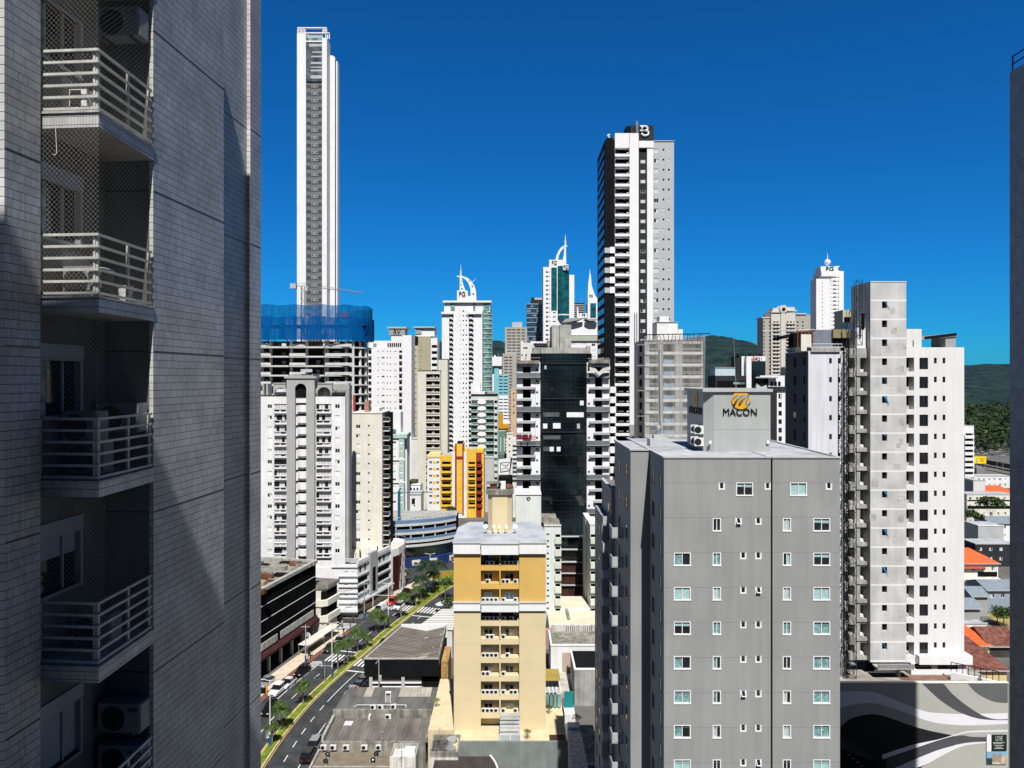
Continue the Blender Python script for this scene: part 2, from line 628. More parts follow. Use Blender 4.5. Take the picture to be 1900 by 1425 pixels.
# ---------------------------------------------------------------- building helper
WM = {}
def win_mesh(w_,h_,kind,fm,glz):
    key = (round(w_,2),round(h_,2),kind,fm.name,glz.name)
    if key in WM:
        return WM[key]
    b = MB()
    a,c,t,e = w_ / 2,h_ / 2,min(0.07,w_ * 0.1),0.12
    if kind == 'v':                                   # plain dark vent
        b.face([(-a,e,-c),(a,e,-c),(a,e,c),(-a,e,c)],glz)
    else:
        b.box(-a,a,0.07,e + 0.02,-c,-c + t,fm)
        b.box(-a,a,0.07,e + 0.02,c - t,c,fm)
        b.box(-a,-a + t,0.07,e + 0.02,-c + t,c - t,fm)
        b.box(a - t,a,0.07,e + 0.02,-c + t,c - t,fm)
        b.box(-t / 2,t / 2,0.08,e + 0.02,-c + t,c - t,fm)
        L,Rr = glz,glz
        if kind in 'cm': L = Rr = CUR if kind == 'c' else MINT
        if kind == 'h': L = CUR
        if kind == 'g': Rr = CUR
        if kind == 'l': L = TEALC
        if kind == 'k': L = Rr = TEALC
        if kind == 's': L = Rr = fm
        zb = c - t
        if kind in 'bn':
            zb = c - t - h_ * 0.28
            q = CUR if kind == 'b' else MINT
            b.face([(-a + t,e,zb),(a - t,e,zb),(a - t,e,c - t),(-a + t,e,c - t)],q)
        b.face([(-a + t,e,-c + t),(-t / 2,e,-c + t),(-t / 2,e,zb),(-a + t,e,zb)],L)
        b.face([(t / 2,e,-c + t),(a - t,e,-c + t),(a - t,e,zb),(t / 2,e,zb)],Rr)
    me = b.mesh('window')
    WM[key] = me
    return me

BM = {}
def balc_mesh(w_,h_,pr,m,style,m2):
    key = (round(w_,2),round(h_,2),round(pr,2),m.name,style,m2.name if m2 else '')
    if key in BM:
        return BM[key]
    b = MB()
    a = w_ / 2
    if style == 'solid':                              # slab with a solid parapet on three sides
        b.box(-a,a,-pr,0,0,0.18,m)
        b.box(-a,a,-pr,-pr + 0.12,0.18,h_,m)
        b.box(-a,-a + 0.12,-pr + 0.12,0,0.18,h_,m)
        b.box(a - 0.12,a,-pr + 0.12,0,0.18,h_,m)
    elif style == 'slab':                             # a deep ledge only
        b.box(-a,a,-pr,0,0,h_,m)
    elif style == 'glass':                            # slab, glass balustrade and a rail
        b.box(-a,a,-pr,0,0,0.28,m)
        b.box(-a + 0.05,a - 0.05,-pr + 0.06,-pr + 0.09,0.28,h_ - 0.06,m2)
        b.box(-a + 0.05,-a + 0.08,-pr + 0.09,0,0.28,h_ - 0.06,m2)
        b.box(a - 0.08,a - 0.05,-pr + 0.09,0,0.28,h_ - 0.06,m2)
        b.box(-a + 0.03,a - 0.03,-pr + 0.04,-pr + 0.11,h_ - 0.06,h_,m)
    elif style == 'bars':                             # slab and a railing of bars
        b.box(-a,a,-pr,0,0,0.3,m)
        for i in range(4):
            z = 0.3 + (h_ - 0.3) * (i + 1) / 4
            b.box(-a,a,-pr + 0.02,-pr + 0.07,z - 0.06,z,m2)
        n = max(2,int(w_ / 1.2))
        for i in range(n + 1):
            x = -a + 0.04 + (w_ - 0.08) * i / n
            b.box(x - 0.03,x + 0.03,-pr + 0.075,-pr + 0.12,0.3,h_,m2)
    elif style == 'bow':                              # bowed parapet
        pts = [(-a + w_ * i / 8,-pr * (0.35 + 0.65 * math.sin(math.pi * i / 8))) for i in range(9)]
        b.prism(pts + [(a,0),(-a,0)],0,h_,m)
    me = b.mesh('balcony')
    BM[key] = me
    return me

def X(px,d): return (px - CX) / F * d
def Z(py,d): return H - (py - CY) / F * d
def gp(px,py,z=0.0):
    """the point at height z that the photo shows at (px, py), below the horizon"""
    d = (H - z) * F / (py - CY)
    return (X(px,d),d,z)

class Bld:
    """one building: a root at the foot of its front plane, measured off the photo at distance d"""
    def __init__(s,name,label,px,d,cat='building',group=None):
        s.d,s.x0,s.k = d,X(px,d),d / F
        s.root = thing(name,label,cat,(s.x0,d,0),0,group)
        s.nw,s.rest = 0,{}
    def U(s,px,y=0.0): return (px - CX) * (s.d + y) / F - s.x0
    def V(s,py,y=0.0): return H - (py - CY) * (s.d + y) / F
    def part(s,name,mb,label=None,loc=(0,0,0)):
        return tag(mb.build(name,s.root,loc),label)
    def window(s,u,y,v,w_,h_,kind='d',fm=None,glz=None,name='window'):
        me = win_mesh(w_,h_,kind,fm or WHITE2,glz or GL)
        n = s.rest.setdefault(name,[0,None])
        n[0] += 1
        if n[0] <= 100:
            return put(name,me,s.root,(u,y,v))
        if n[1] is None: n[1] = MB()
        b = n[1]
        off = len(b.v)
        b.v.extend([(p.co.x + u,p.co.y + y,p.co.z + v) for p in me.vertices])
        for p in me.polygons:
            b.f.append(tuple(i + off for i in p.vertices))
            b.mi.append(b.m_(me.materials[p.material_index]))
            b.sm.append(False)
    def face(s,px0,px1,py0,py1,m,wins=(),holes=(),y=0.0,depth=10.0,name='wall',roof=None,fm=None,glz=None,dep=0.2,back=True,label=None,wname='window'):
        """a block whose front stands at y: px0..px1 wide, from row py0 down to row py1 (None = the ground)"""
        b = MB()
        u0,u1,z1 = s.U(px0,y),s.U(px1,y),s.V(py0,y)
        z0 = 0.0 if py1 is None else s.V(py1,y)
        hs = []
        for h in holes:
            hs.append((s.U(h[0],y),s.U(h[1],y),s.V(h[3],y),s.V(h[2],y)) + tuple(h[4:]))
        for (pc,pr,pw,ph,k) in wins:
            u,v,ww,hh = s.U(pc,y),s.V(pr,y),pw * (s.d + y) / F,ph * (s.d + y) / F
            if v - hh / 2 < z0 + 0.05:
                continue
            hs.append((u - ww / 2,u + ww / 2,v - hh / 2,v + hh / 2,0.14 if k != 'v' else 0.14))
            s.window(u,y,v,ww,hh,k,fm,glz,wname)
        b.wall(u0,u1,z0,z1,y,m,hs,dep)
        b.box(u0,u1,y,y + depth,z0,z1,m,top=roof or ROOFG,skip='f')
        return s.part(name,b,label)
    def box(s,name,px0,px1,py0,py1,y0,y1,m,top=None,label=None):
        b = MB()
        b.box(s.U(px0,y0),s.U(px1,y0),y0,y1,0.0 if py1 is None else s.V(py1,y0),s.V(py0,y0),m,top=top)
        return s.part(name,b,label)
    def balc(s,px0,px1,pytop,pybot,pr,m,style='solid',m2=None,y=0.0,name='balcony'):
        dd = s.d + y - pr
        u0,u1 = (px0 - CX) * dd / F - s.x0,(px1 - CX) * dd / F - s.x0
        zb,zt = H - (pybot - CY) * dd / F,H - (pytop - CY) * dd / F
        if zb < 0.5: return
        n = s.rest.setdefault(name,[0,None])
        n[0] += 1
        me = balc_mesh(u1 - u0,zt - zb,pr,m,style,m2)
        L = ((u0 + u1) / 2,y,zb)
        if n[0] <= 100:
            return put(name,me,s.root,L)
        if n[1] is None: n[1] = MB()
        b = n[1]
        off = len(b.v)
        b.v.extend([(p.co.x + L[0],p.co.y + L[1],p.co.z + L[2]) for p in me.vertices])
        for p in me.polygons:
            b.f.append(tuple(i + off for i in p.vertices))
            b.mi.append(b.m_(me.materials[p.material_index]))
            b.sm.append(False)
    def done(s):
        for k,(n,b) in s.rest.items():
            if b:
                tag(b.build(k,s.root),kind='stuff')

def grid(cols,y0,pitch,n,kinds='d',seed=0):
    """window list: cols = (column px, width, height, row shift), n rows of the given pitch"""
    q = random.Random(seed)
    out = []
    for k in range(n):
        for c in cols:
            kk = c[4] if len(c) > 4 else q.choice(kinds)
            out.append((c[0],y0 + pitch * k + c[3],c[1],c[2],kk))
    return out
def bays(cols,y0,pitch,n,h,dep=1.2,back=None):
    """recessed openings: cols = (px0, px1)"""
    return [(a,b,y0 + pitch * k,y0 + pitch * k + h,dep,back or GL) for k in range(n) for a,b in cols]

# ================================================================ GROUND, STREETS, HILLS
ASPH = mat('asphalt',(0.050,0.053,0.058),rough=0.9,var=0.32,sc=0.4,bump=0.25,streak=0.25)
PAVE = mat('city_ground',(0.13,0.125,0.115),rough=0.9,var=0.3,sc=0.08)
WALK = mat('pale_pavement',(0.60,0.50,0.38),rough=0.85,var=0.14,sc=0.7)
REDP = mat('red_brick_paving',(0.20,0.075,0.06),rough=0.85,var=0.25,sc=1.2)
KERB = mat('kerb_yellowish',(0.60,0.52,0.30),rough=0.8,var=0.15,sc=1.0)
PAINT = mat('road_paint',(0.72,0.72,0.70),rough=0.7,var=0.15,sc=2.0)
PAINTY = mat('road_paint_yellow',(0.55,0.36,0.07),rough=0.7,var=0.2,sc=2.0)
GRASS = mat('lawn',(0.14,0.19,0.018),rough=0.95,var=0.4,sc=0.9,bump=0.5)
FLOW = mat('orange_ground_flowers',(0.36,0.13,0.02),rough=0.9,var=0.5,sc=2.0)

g = MB()
g.face([(-9000,-600,0),(9000,-600,0),(9000,12000,0),(-9000,12000,0)],PAVE)
tag(g.build('ground'),kind='structure')

MED = [(-38.3,40),(-38.3,60),(-38.35,90),(-38.35,107),(-38.3,116),(-37.9,122),(-37.0,130),(-35.1,139),(-33.9,144.2),(-31.6,152.8),(-28.5,166),(-25.2,177.3),(-23.0,185.3),(-20.9,192),(-18.0,199),(-13.0,207)]
def mx(y):
    for (x0,y0),(x1,y1) in zip(MED,MED[1:]):
        if y <= y1:
            t = (y - y0) / (y1 - y0)
            return x0 + (x1 - x0) * t
    return MED[-1][0]
def smx(y): return sum(mx(y + k) for k in (-6,-4,-2,0,2,4,6)) / 7
def st(y,off,z=0.0):
    """a point beside the avenue: off metres right of the median's right kerb at distance y"""
    dx = (smx(y + 0.5) - smx(y - 0.5))
    l = math.hypot(dx,1)
    return (smx(y) + off / l,y - off * dx / l,z)
def ribbon(b,o0,o1,y0,y1,z,m,step=3.0,h=0.0):
    n = max(1,int((y1 - y0) / step))
    for i in range(n):
        a,c = y0 + (y1 - y0) * i / n,y0 + (y1 - y0) * (i + 1) / n
        p = [st(a,o0,z),st(a,o1,z),st(c,o1,z),st(c,o0,z)]
        b.face(p,m)
        if h:
            b.face([st(a,o0,z - h),st(a,o0,z),st(c,o0,z),st(c,o0,z - h)],m)
            b.face([st(a,o1,z),st(a,o1,z - h),st(c,o1,z - h),st(c,o1,z)],m)
            if i == 0: b.face([st(a,o0,z - h),st(a,o1,z - h),st(a,o1,z),st(a,o0,z)],m)
    return b

b = MB()
ribbon(b,-9.1,7.7,60,202,0.010,ASPH)
tag(b.build('avenue'),kind='structure')
b = MB()                                            # the crossing in front of the blue car park and the side street
b.face([(-70,168,0.005),(-39,164.5,0.005),(-35,176,0.005),(-38,174.0,0.005),(-70,175,0.005)],ASPH)
b.face([(-34,190,0.006),(-10,190,0.006),(40,215,0.006),(40,236,0.006),(-14,229,0.006),(-41,219,0.006),(-34.5,205,0.006)],ASPH)
tag(b.build('side_road'),kind='structure')

b = MB()
ribbon(b,-1.7,0.0,60,198,0.15,KERB,h=0.15)
tag(b.build('median_kerb'),kind='structure')
b = MB()
ribbon(b,-1.5,-0.22,60,197,0.19,GRASS,h=0.04)
tag(b.build('median_grass'),kind='stuff')
for nm,o0,o1,y0,y1,m in (('cycle_path',-10.3,-9.1,60,163,REDP),('pavement',-13.6,-10.3,60,163,WALK),('pavement',7.7,10.6,60,200,mat('grey_pavement',(0.30,0.29,0.27),var=0.2,sc=0.8)),('pavement',-12.6,-9.1,176,206,WALK)):
    b = MB()
    ribbon(b,o0,o1,y0,y1,0.13,m,h=0.13)
    tag(b.build(nm),kind='structure')
# roundabout island with lawn and orange flower beds, and the pavement before the blue hoarding
b = MB()
isl = [(-17.0 + 9.0 * math.cos(t),211.5 + 6.0 * math.sin(t)) for t in [2 * math.pi * i / 28 for i in range(28)]]
b.prism(isl,0.0,0.15,KERB)
tag(b.build('island_kerb'),kind='structure')
b = MB()
c0 = (sum(p[0] for p in isl) / 28,sum(p[1] for p in isl) / 28)
inn = [(c0[0] + (p[0] - c0[0]) * 0.94,c0[1] + (p[1] - c0[1]) * 0.94) for p in isl]
b.prism(inn,0.15,0.24,GRASS)
tag(b.build('island_grass'),kind='stuff')
b = MB()
for (fx,fy,fr) in ((-20.0,212,1.5),(-14.0,208.5,1.3),(-22.3,209.5,0.9)):
    b.prism([(fx + fr * 1.4 * math.cos(t),fy + fr * math.sin(t)) for t in [2 * math.pi * i / 12 for i in range(12)]],0.245,0.34,FLOW)
tag(b.build('flower_bed'),kind='stuff')
b = MB()
b.prism([(-41,219.2),(-14,229.2),(-14,232),(-41,222.6)],0.0,0.13,WALK)
b.prism([(-14,229.2),(40,236),(40,239),(-14,232)],0.0,0.13,WALK)
tag(b.build('pavement'),kind='structure')

b = MB()                                              # widened tip of the median
tip = [st(183,-1.7),st(183,0),st(189,0),st(195,0),st(201,-0.1),(-20.3,202.6),(-24.3,199.0),(-26.0,192)]
b.prism([(p[0],p[1]) for p in tip],0.0,0.155,KERB)
tag(b.build('median_tip_kerb'),kind='structure')
b = MB()
tc = (sum(p[0] for p in tip) / 8,sum(p[1] for p in tip) / 8)
b.prism([(tc[0] + (p[0] - tc[0]) * 0.94,tc[1] + (p[1] - tc[1]) * 0.96) for p in tip],0.156,0.21,GRASS)
tag(b.build('median_tip_grass'),kind='stuff')
# painted markings
b = MB()
zp = 0.016
ribbon(b,0.12,0.28,60,196,zp,PAINTY)
ribbon(b,-2.0,-1.86,60,196,zp,PAINTY)
ribbon(b,5.45,5.6,60,122,zp,PAINT)
ribbon(b,-7.0,-6.85,118,146,zp,PAINT)
ribbon(b,-7.0,-6.85,152,161,zp,PAINT)
y = 62.0
while y < 127:
    ribbon(b,2.65,2.8,y,y + 2.0,zp,PAINT)
    y += 4.3
ribbon(b,2.65,2.8,130,143,zp,PAINT)
y = 153.0
while y < 176:
    ribbon(b,2.65,2.8,y,y + 2.0,zp,PAINT)
    y += 4.3
y = 100.0
while y < 143:
    ribbon(b,-4.45,-4.3,y,y + 2.0,zp,PAINT)
    y += 4.3
y = 153.5
while y < 178:
    ribbon(b,-4.45,-4.3,y,y + 2.0,zp,PAINT)
    y += 4.3
for (a0,a1,o0,o1) in ((146.6,150.3,-6.8,-1.9),(145.8,149.3,0.4,5.6),(179,183.2,-8.8,-1.9),(179,183.2,0.4,7.0)):
    o = o0
    while o < o1:
        ribbon(b,o,o + 0.42,a0,a1,zp,PAINT,step=2)
        o += 0.86
ribbon(b,-6.8,-1.9,152.0,152.4,zp,PAINT)
ribbon(b,0.3,5.5,143.2,143.6,zp,PAINT)
ribbon(b,0.3,5.5,176.4,176.8,zp,PAINT)
for i in range(6):                                    # hatched no-parking box by the kerb
    p,q = st(142.6 + i * 0.55,-8.9,zp),st(143.3 + i * 0.55,-7.1,zp)
    b.face([p,q,(q[0],q[1] + 0.28,zp),(p[0],p[1] + 0.28,zp)],PAINT)
for i in range(7):                                    # zebra over the side street
    yy = 165.3 + i * 0.85
    b.face([(-45.0 + i * 0.5,yy,zp),(-39.6 + i * 0.3,yy - 0.3,zp),(-39.6 + i * 0.3,yy + 0.1,zp),(-45.0 + i * 0.5,yy + 0.4,zp)],PAINT)
# lane arrow
a0,a1,a2 = st(164.5,1.5,zp),st(168.5,1.5,zp),st(170.3,1.5,zp)
e = 0.13
b.face([(a0[0] - e,a0[1],zp),(a0[0] + e,a0[1],zp),(a1[0] + e,a1[1],zp),(a1[0] - e,a1[1],zp)],PAINT)
b.face([(a1[0] - 0.5,a1[1],zp),(a1[0] + 0.5,a1[1],zp),(a2[0],a2[1],zp)],PAINT)
tag(b.build('road_markings'),kind='structure')

# far road and motorway on the right
b = MB()
for (p0,p1,w_,z) in (((1806,848),(1880,862),6,3.0),((1806,858),(1880,873),5,1.0),((1806,866),(1880,881),5,0.5)):
    A,B_ = Vector(gp(*p0,z)),Vector(gp(*p1,z))
    A = A + (A - B_) * 2.0
    B_ = B_ + (B_ - A) * 0.6
    n = Vector((0,1,0)) * w_ * 1.6
    b.face([A,B_,B_ + n,A + n],mat('pale_road',(0.25,0.25,0.25),var=0.15,sc=0.05))
    b.face([(A.x,A.y,0),(B_.x,B_.y,0),B_,A],mat('viaduct_side',(0.07,0.07,0.07)))
tag(b.build('motorway'),kind='structure')

# hills: ridges with a lumpy wooded skin
HILLM = leaf_mat('wooded_hill',(0.013,0.031,0.026),var=0.5,sc=0.02)
def hill(name,ridge,d,depth,seed):
    q = random.Random(seed)
    b = MB()
    nx,ny = 220,34
    def rz(px):
        for (a,ya),(c,yc) in zip(ridge,ridge[1:]):
            if a <= px <= c:
                t = (px - a) / (c - a)
                t = t * t * (3 - 2 * t)
                return ya + (yc - ya) * t
        return 700
    px0,px1 = ridge[0][0],ridge[-1][0]
    P = []
    for j in range(ny + 1):
        row = []
        for i in range(nx + 1):
            px = px0 + (px1 - px0) * i / nx
            t = j / ny
            x = X(px,d) * (1 - 0.0 * t)
            top = Z(rz(px),d)
            z = top * (1 - (1 - t) ** 1.7) if t < 1 else top
            z += (math.sin(i * 0.35 + seed) * math.sin(j * 0.9 + i * 0.12)) * 7 * t * (1.1 - t)
            z += q.uniform(-1,1) * (3.2 if t > 0.05 else 0)
            row.append((x + q.uniform(-3,3),d - depth * (1 - t) + q.uniform(-4,4),max(z,-3)))
        P.append(row)
    for j in range(ny):
        for i in range(nx):
            b.face([P[j][i],P[j][i + 1],P[j + 1][i + 1],P[j + 1][i]],HILLM,True)
    # far side so that it is a solid ridge
    for i in range(nx):
        a,c = P[ny][i],P[ny][i + 1]
        b.face([a,c,(c[0],d + depth,0),(a[0],d + depth,0)],HILLM)
    me = b.mesh(name)
    tag(put(name,me),kind='structure')
hill('hills',[(380,690),(600,670),(760,640),(815,636),(925,634),(950,640),(1010,655),(1100,650),(1200,640),(1262,630),(1306,624),(1320,630),(1345,641),(1385,655),(1420,662),(1500,678),(1560,690),(1640,700)],2400,1100,3)
hill('mountains',[(1500,700),(1600,690),(1700,681),(1789,678),(1822,676),(1850,678),(1900,679),(2050,672),(2250,690)],4200,1800,8)

# wood on the right, one mass of crowns too many to count
LEAFD = leaf_mat('wood_leaves',(0.016,0.036,0.012),var=0.8,sc=0.05)
LEAFL = leaf_mat('meadow_leaves',(0.045,0.065,0.018),var=0.5,sc=0.05)
q = random.Random(5)
b = MB()
def crown(b,c,r,m,q,n=26,flat=0.8):
    for i in range(n):
        t,u = q.uniform(0,2 * math.pi),q.uniform(-0.25,1)
        k = math.sqrt(max(0,1 - u * u)) * r * q.uniform(0.75,1.05)
        p = Vector((c[0] + k * math.cos(t),c[1] + k * math.sin(t),c[2] + u * r * flat * q.uniform(0.8,1.1)))
        s = r * q.uniform(0.22,0.42)
        nrm = Vector((math.cos(t) * 0.7,math.sin(t) * 0.7,0.4 + u)).normalized()
        a = nrm.cross(Vector((0.3,0.2,1))).normalized() * s
        e = nrm.cross(a).normalized() * s
        k2 = [q.uniform(0.6,1.2) for _ in range(5)]
        b.face([p + (a * math.cos(w2) + e * math.sin(w2)) * k2[j] for j,w2 in enumerate([0,1.26,2.5,3.8,5.0])],m)
for row in range(30):
    py = 738 + row * 3.0
    d = (H - 8) * F / (py - 700)
    n = int(13 + row * 0.15)
    for i in range(n):
        px = 1778 + (1890 - 1778) * (i + q.random()) / n
        if py > 812 and q.random() < 0.75:
            m,r = LEAFL,q.uniform(1.5,3.2)
        else:
            m,r = LEAFD,q.uniform(3.5,8.0)
            if row < 4: r = q.uniform(7,14)
        if py > 800: r *= 0.6
        crown(b,(X(px,d) + q.uniform(-3,3),d + q.uniform(-6,6),q.uniform(0.3,0.75) * r + 3),r,m,q)
tag(b.build('wood'),kind='stuff')

# ================================================================ NEAR LEFT: the tiled block with balconies
TILE = tile_mat('grey_wall_tiles',(0.43,0.455,0.48),(0.035,0.035,0.037),0.046,0.138,rough=0.3,var=0.16)
TILEW = tile_mat('white_edge_tiles',(0.72,0.71,0.69),(0.05,0.05,0.05),0.138,0.138,rough=0.35,var=0.05)
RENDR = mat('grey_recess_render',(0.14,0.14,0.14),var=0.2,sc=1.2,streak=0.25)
JOINT = mat('dark_joint',(0.012,0.012,0.013))
RAILM = mat('cream_rail_paint',(0.55,0.55,0.50),rough=0.5,var=0.15,sc=4,streak=0.2)
FRAMEW = mat('weathered_window_frame',(0.30,0.32,0.33),rough=0.5,var=0.12,sc=3)
AW = 4.4                                               # the wall turns a little towards us
PIT = 2.903
Z0 = 64.18                                             # floor level of the uppermost balcony in view
tb = thing('tiled_apartment_block','tall grey tiled apartment block with netted balconies, close by at left','building',(-6.48,12.66,0),R(-AW))
b = MB()
# far pier: lower panel stands 0.5 m proud of the rest
b.box(-0.92,0.0,0.0,2.61,0,68.7,TILE,skip='f')
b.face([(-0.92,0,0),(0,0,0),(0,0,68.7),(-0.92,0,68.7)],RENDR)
b.box(-1.6,-0.59,0.0,2.61,68.73,82,TILE)
b.box(-1.8,-0.59,2.612,4.975,0,82,TILE)
b.box(-1.8,-0.5,4.977,5.59,0,82,TILE,skip='f')
b.face([(-0.59,4.977,0),(-0.5,4.977,0),(-0.5,4.977,82),(-0.59,4.977,82)],TILEW)
# narrow sunlit return of the recess edge
b.face([(-0.075,-0.003,0),(-0.002,-0.003,0),(-0.002,-0.003,68.6),(-0.075,-0.003,68.6)],TILEW)
# near pier
b.box(-1.8,-0.78,-2.45,-1.74,0,82,TILE,skip='f')
b.face([(-1.8,-2.45,0),(-0.78,-2.45,0),(-0.78,-2.45,82),(-1.8,-2.45,82)],TILEW)
b.box(-8.0,-1.8,-3.0,5.59,0,82,TILE)
b.build('tiled_wall',tb)
b = MB()
for k in range(-2,8):                                 # movement joints, one per storey
    z = 60.47 - PIT * k
    b.box(-0.0,0.004,0.0,2.61,z - 0.007,z + 0.007,JOINT) if z < 68.5 else None
    b.box(-0.59,-0.586,2.614,4.975,z - 0.007,z + 0.007,JOINT)
    b.box(-0.5,-0.496,4.98,5.58,z - 0.007,z + 0.007,JOINT)
    b.box(-0.78,-0.776,-2.44,-1.75,z - 0.007,z + 0.007,JOINT)
    b.box(-0.9,-0.08,-0.008,-0.003,z - 0.01,z + 0.01,JOINT)
b.build('movement_joints',tb)
b = MB()                                               # back wall of the recess with window openings
hol = []
for k in range(-2,8):
    zf = Z0 - PIT * k
    hol.append((1.08,2.10,zf + 1.0,zf + 1.9))
bb = MB()
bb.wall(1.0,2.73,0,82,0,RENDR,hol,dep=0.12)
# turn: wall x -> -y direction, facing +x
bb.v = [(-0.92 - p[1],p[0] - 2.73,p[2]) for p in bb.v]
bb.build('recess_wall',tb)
CURT = mat('lace_curtain',(0.30,0.38,0.36),var=0.5,sc=6,rough=0.9)
SHUT = mat('roller_shutter',(0.30,0.37,0.41),rough=0.6,var=0.08,sc=2,streak=0.1)
def recess_window(k,shutter):
    zf = Z0 - PIT * k
    y0,y1,z0,z1 = -2.73 + 1.08,-2.73 + 2.10,zf + 1.0,zf + 1.9
    b = MB()
    x = -0.92
    t = 0.05
    b.box(x - 0.11,x + 0.015,y0 - 0.03,y1 + 0.03,z0 - 0.05,z0,FRAMEW)
    b.box(x - 0.11,x + 0.015,y0 - 0.03,y1 + 0.03,z1,z1 + 0.04,FRAMEW)
    b.box(x - 0.11,x + 0.015,y0 - 0.03,y0 + 0.02,z0,z1,FRAMEW)
    b.box(x - 0.11,x + 0.015,y1 - 0.03,y1 + 0.03,z0,z1,FRAMEW)
    b.box(x - 0.09,x - 0.05,(y0 + y1) / 2 + 0.12,(y0 + y1) / 2 + 0.16,z0,z1,FRAMEW)
    if shutter: b.box(x - 0.05,x + 0.03,y0 - 0.03,y1 + 0.03,z1 + 0.045,z1 + 0.27,SHUT)
    f = b.build('window',tb)
    p = MB()
    p.face([(x - 0.10,y0,z0),(x - 0.10,y1,z0),(x - 0.10,y1,z1),(x - 0.10,y0,z1)],GL)
    p.build('pane',f)
    if k in (3,) or k == 4:
        c = MB()
        c.box(x - 0.095,x - 0.085,y0 + 0.02,y1 - 0.02,z0 + (0.02 if k == 4 else 0.55),z1,SHUT)
        c.build('shutter',f)
    else:
        c = MB()
        n = 9
        for i in range(n):
            u0,u1 = y0 + 0.30 * i / n,y0 + 0.30 * (i + 1) / n
            xx = [x - 0.095 + 0.012 * (j % 2) for j in (i,i + 1)]
            c.face([(xx[0],u0,z0),(xx[1],u1,z0),(xx[1],u1,z1),(xx[0],u0,z1)],CURT)
        c.build('curtain',f)
for k in range(-1,5):
    recess_window(k,k >= 1)
SLABT = tile_mat('balcony_edge_tiles',(0.60,0.60,0.58),(0.06,0.06,0.06),0.05,0.13,rough=0.4,var=0.1)
SOFF = mat('grey_soffit',(0.30,0.29,0.27),var=0.25,sc=2)
def balcony(k):
    z = Z0 - PIT * k
    root = None
    b = MB()
    pl = [(-0.918,-1.685),(0.14,-1.685),(0.012,-0.006),(-0.918,-0.006)]
    b.prism(pl,z - 0.26,z - 0.035,SLABT)
    pl2 = [(-0.918,-1.71),(0.165,-1.71),(0.03,-0.006),(-0.918,-0.006)]
    b.prism(pl2,z - 0.034,z,mat('stone_sill',(0.40,0.40,0.38),var=0.3,sc=5))
    b.face([(p[0],p[1],z - 0.262) for p in reversed(pl)],SOFF)
    f = b.build('balcony_slab',tb)
    r = MB()
    def P(t): return (0.10 + (-0.10) * t,-1.645 + 1.58 * t)       # along the long side
    for i in range(6):
        zz = z + 0.03 + 0.184 * i
        r.box(-0.93,0.115,-1.665,-1.63,zz,zz + 0.04,RAILM)
        a,c = P(0.0),P(1.0)
        r.prism([(a[0] - 0.018,a[1]),(a[0] + 0.018,a[1]),(c[0] + 0.018,c[1]),(c[0] - 0.018,c[1])],zz,zz + 0.04,RAILM)
    for (px_,py_) in ((-0.90,-1.625),(0.02,-1.625)):
        r.box(px_ - 0.018,px_ + 0.018,py_ - 0.0,py_ + 0.036,z,z + 0.98,RAILM)
    for t in (0.02,0.55,0.97):
        a = P(t)
        r.box(a[0] - 0.055,a[0] - 0.02,a[1],a[1] + 0.05,z,z + 0.98,RAILM)
    r.build('railing',tb)
for k in range(-1,5):
    balcony(k)
# nets strung over the open bays
NETM = net_mat('string_net',(0.50,0.48,0.43),pitch=0.08,thick=0.042)
def net_panel(z0,z1,bulge):
    b = MB()
    n = 10
    for (P0,P1) in (((-0.92,-1.70),(0.155,-1.70)),((0.155,-1.70),(0.03,0.0))):
        for i in range(n):
            for j in range(8):
                def W(i,j):
                    t,s = i / n,j / 8
                    k = bulge * math.sin(math.pi * s)
                    x,y = P0[0] + (P1[0] - P0[0]) * t,P0[1] + (P1[1] - P0[1]) * t
                    return (x - k * 0.5,y + k * (0.6 if P0[0] < 0 else 0.0),z0 + (z1 - z0) * s)
                b.face([W(i,j),W(i + 1,j),W(i + 1,j + 1),W(i,j + 1)],NETM,True)
    b.build('safety_net',tb)
for k in range(-1,4):
    z = Z0 - PIT * k
    net_panel(z - 0.02,z + PIT - 0.27,0.10 if k % 2 == 0 else 0.03)
# loose rope end hanging from the upper slab, laundry bucket and units
ROPE = mat('pale_rope',(0.55,0.53,0.47))
b = MB()
b.path([(-0.55,-1.72,63.95),(-0.53,-1.73,63.72),(-0.52,-1.73,63.52),(-0.54,-1.74,63.48),(-0.58,-1.74,63.49)],0.006,ROPE,5)
ro = b.build('rope',None,(-6.48,12.66,0),R(-AW))
tag(ro,'thin pale rope end dangling below the sunlit upper balcony','rope')

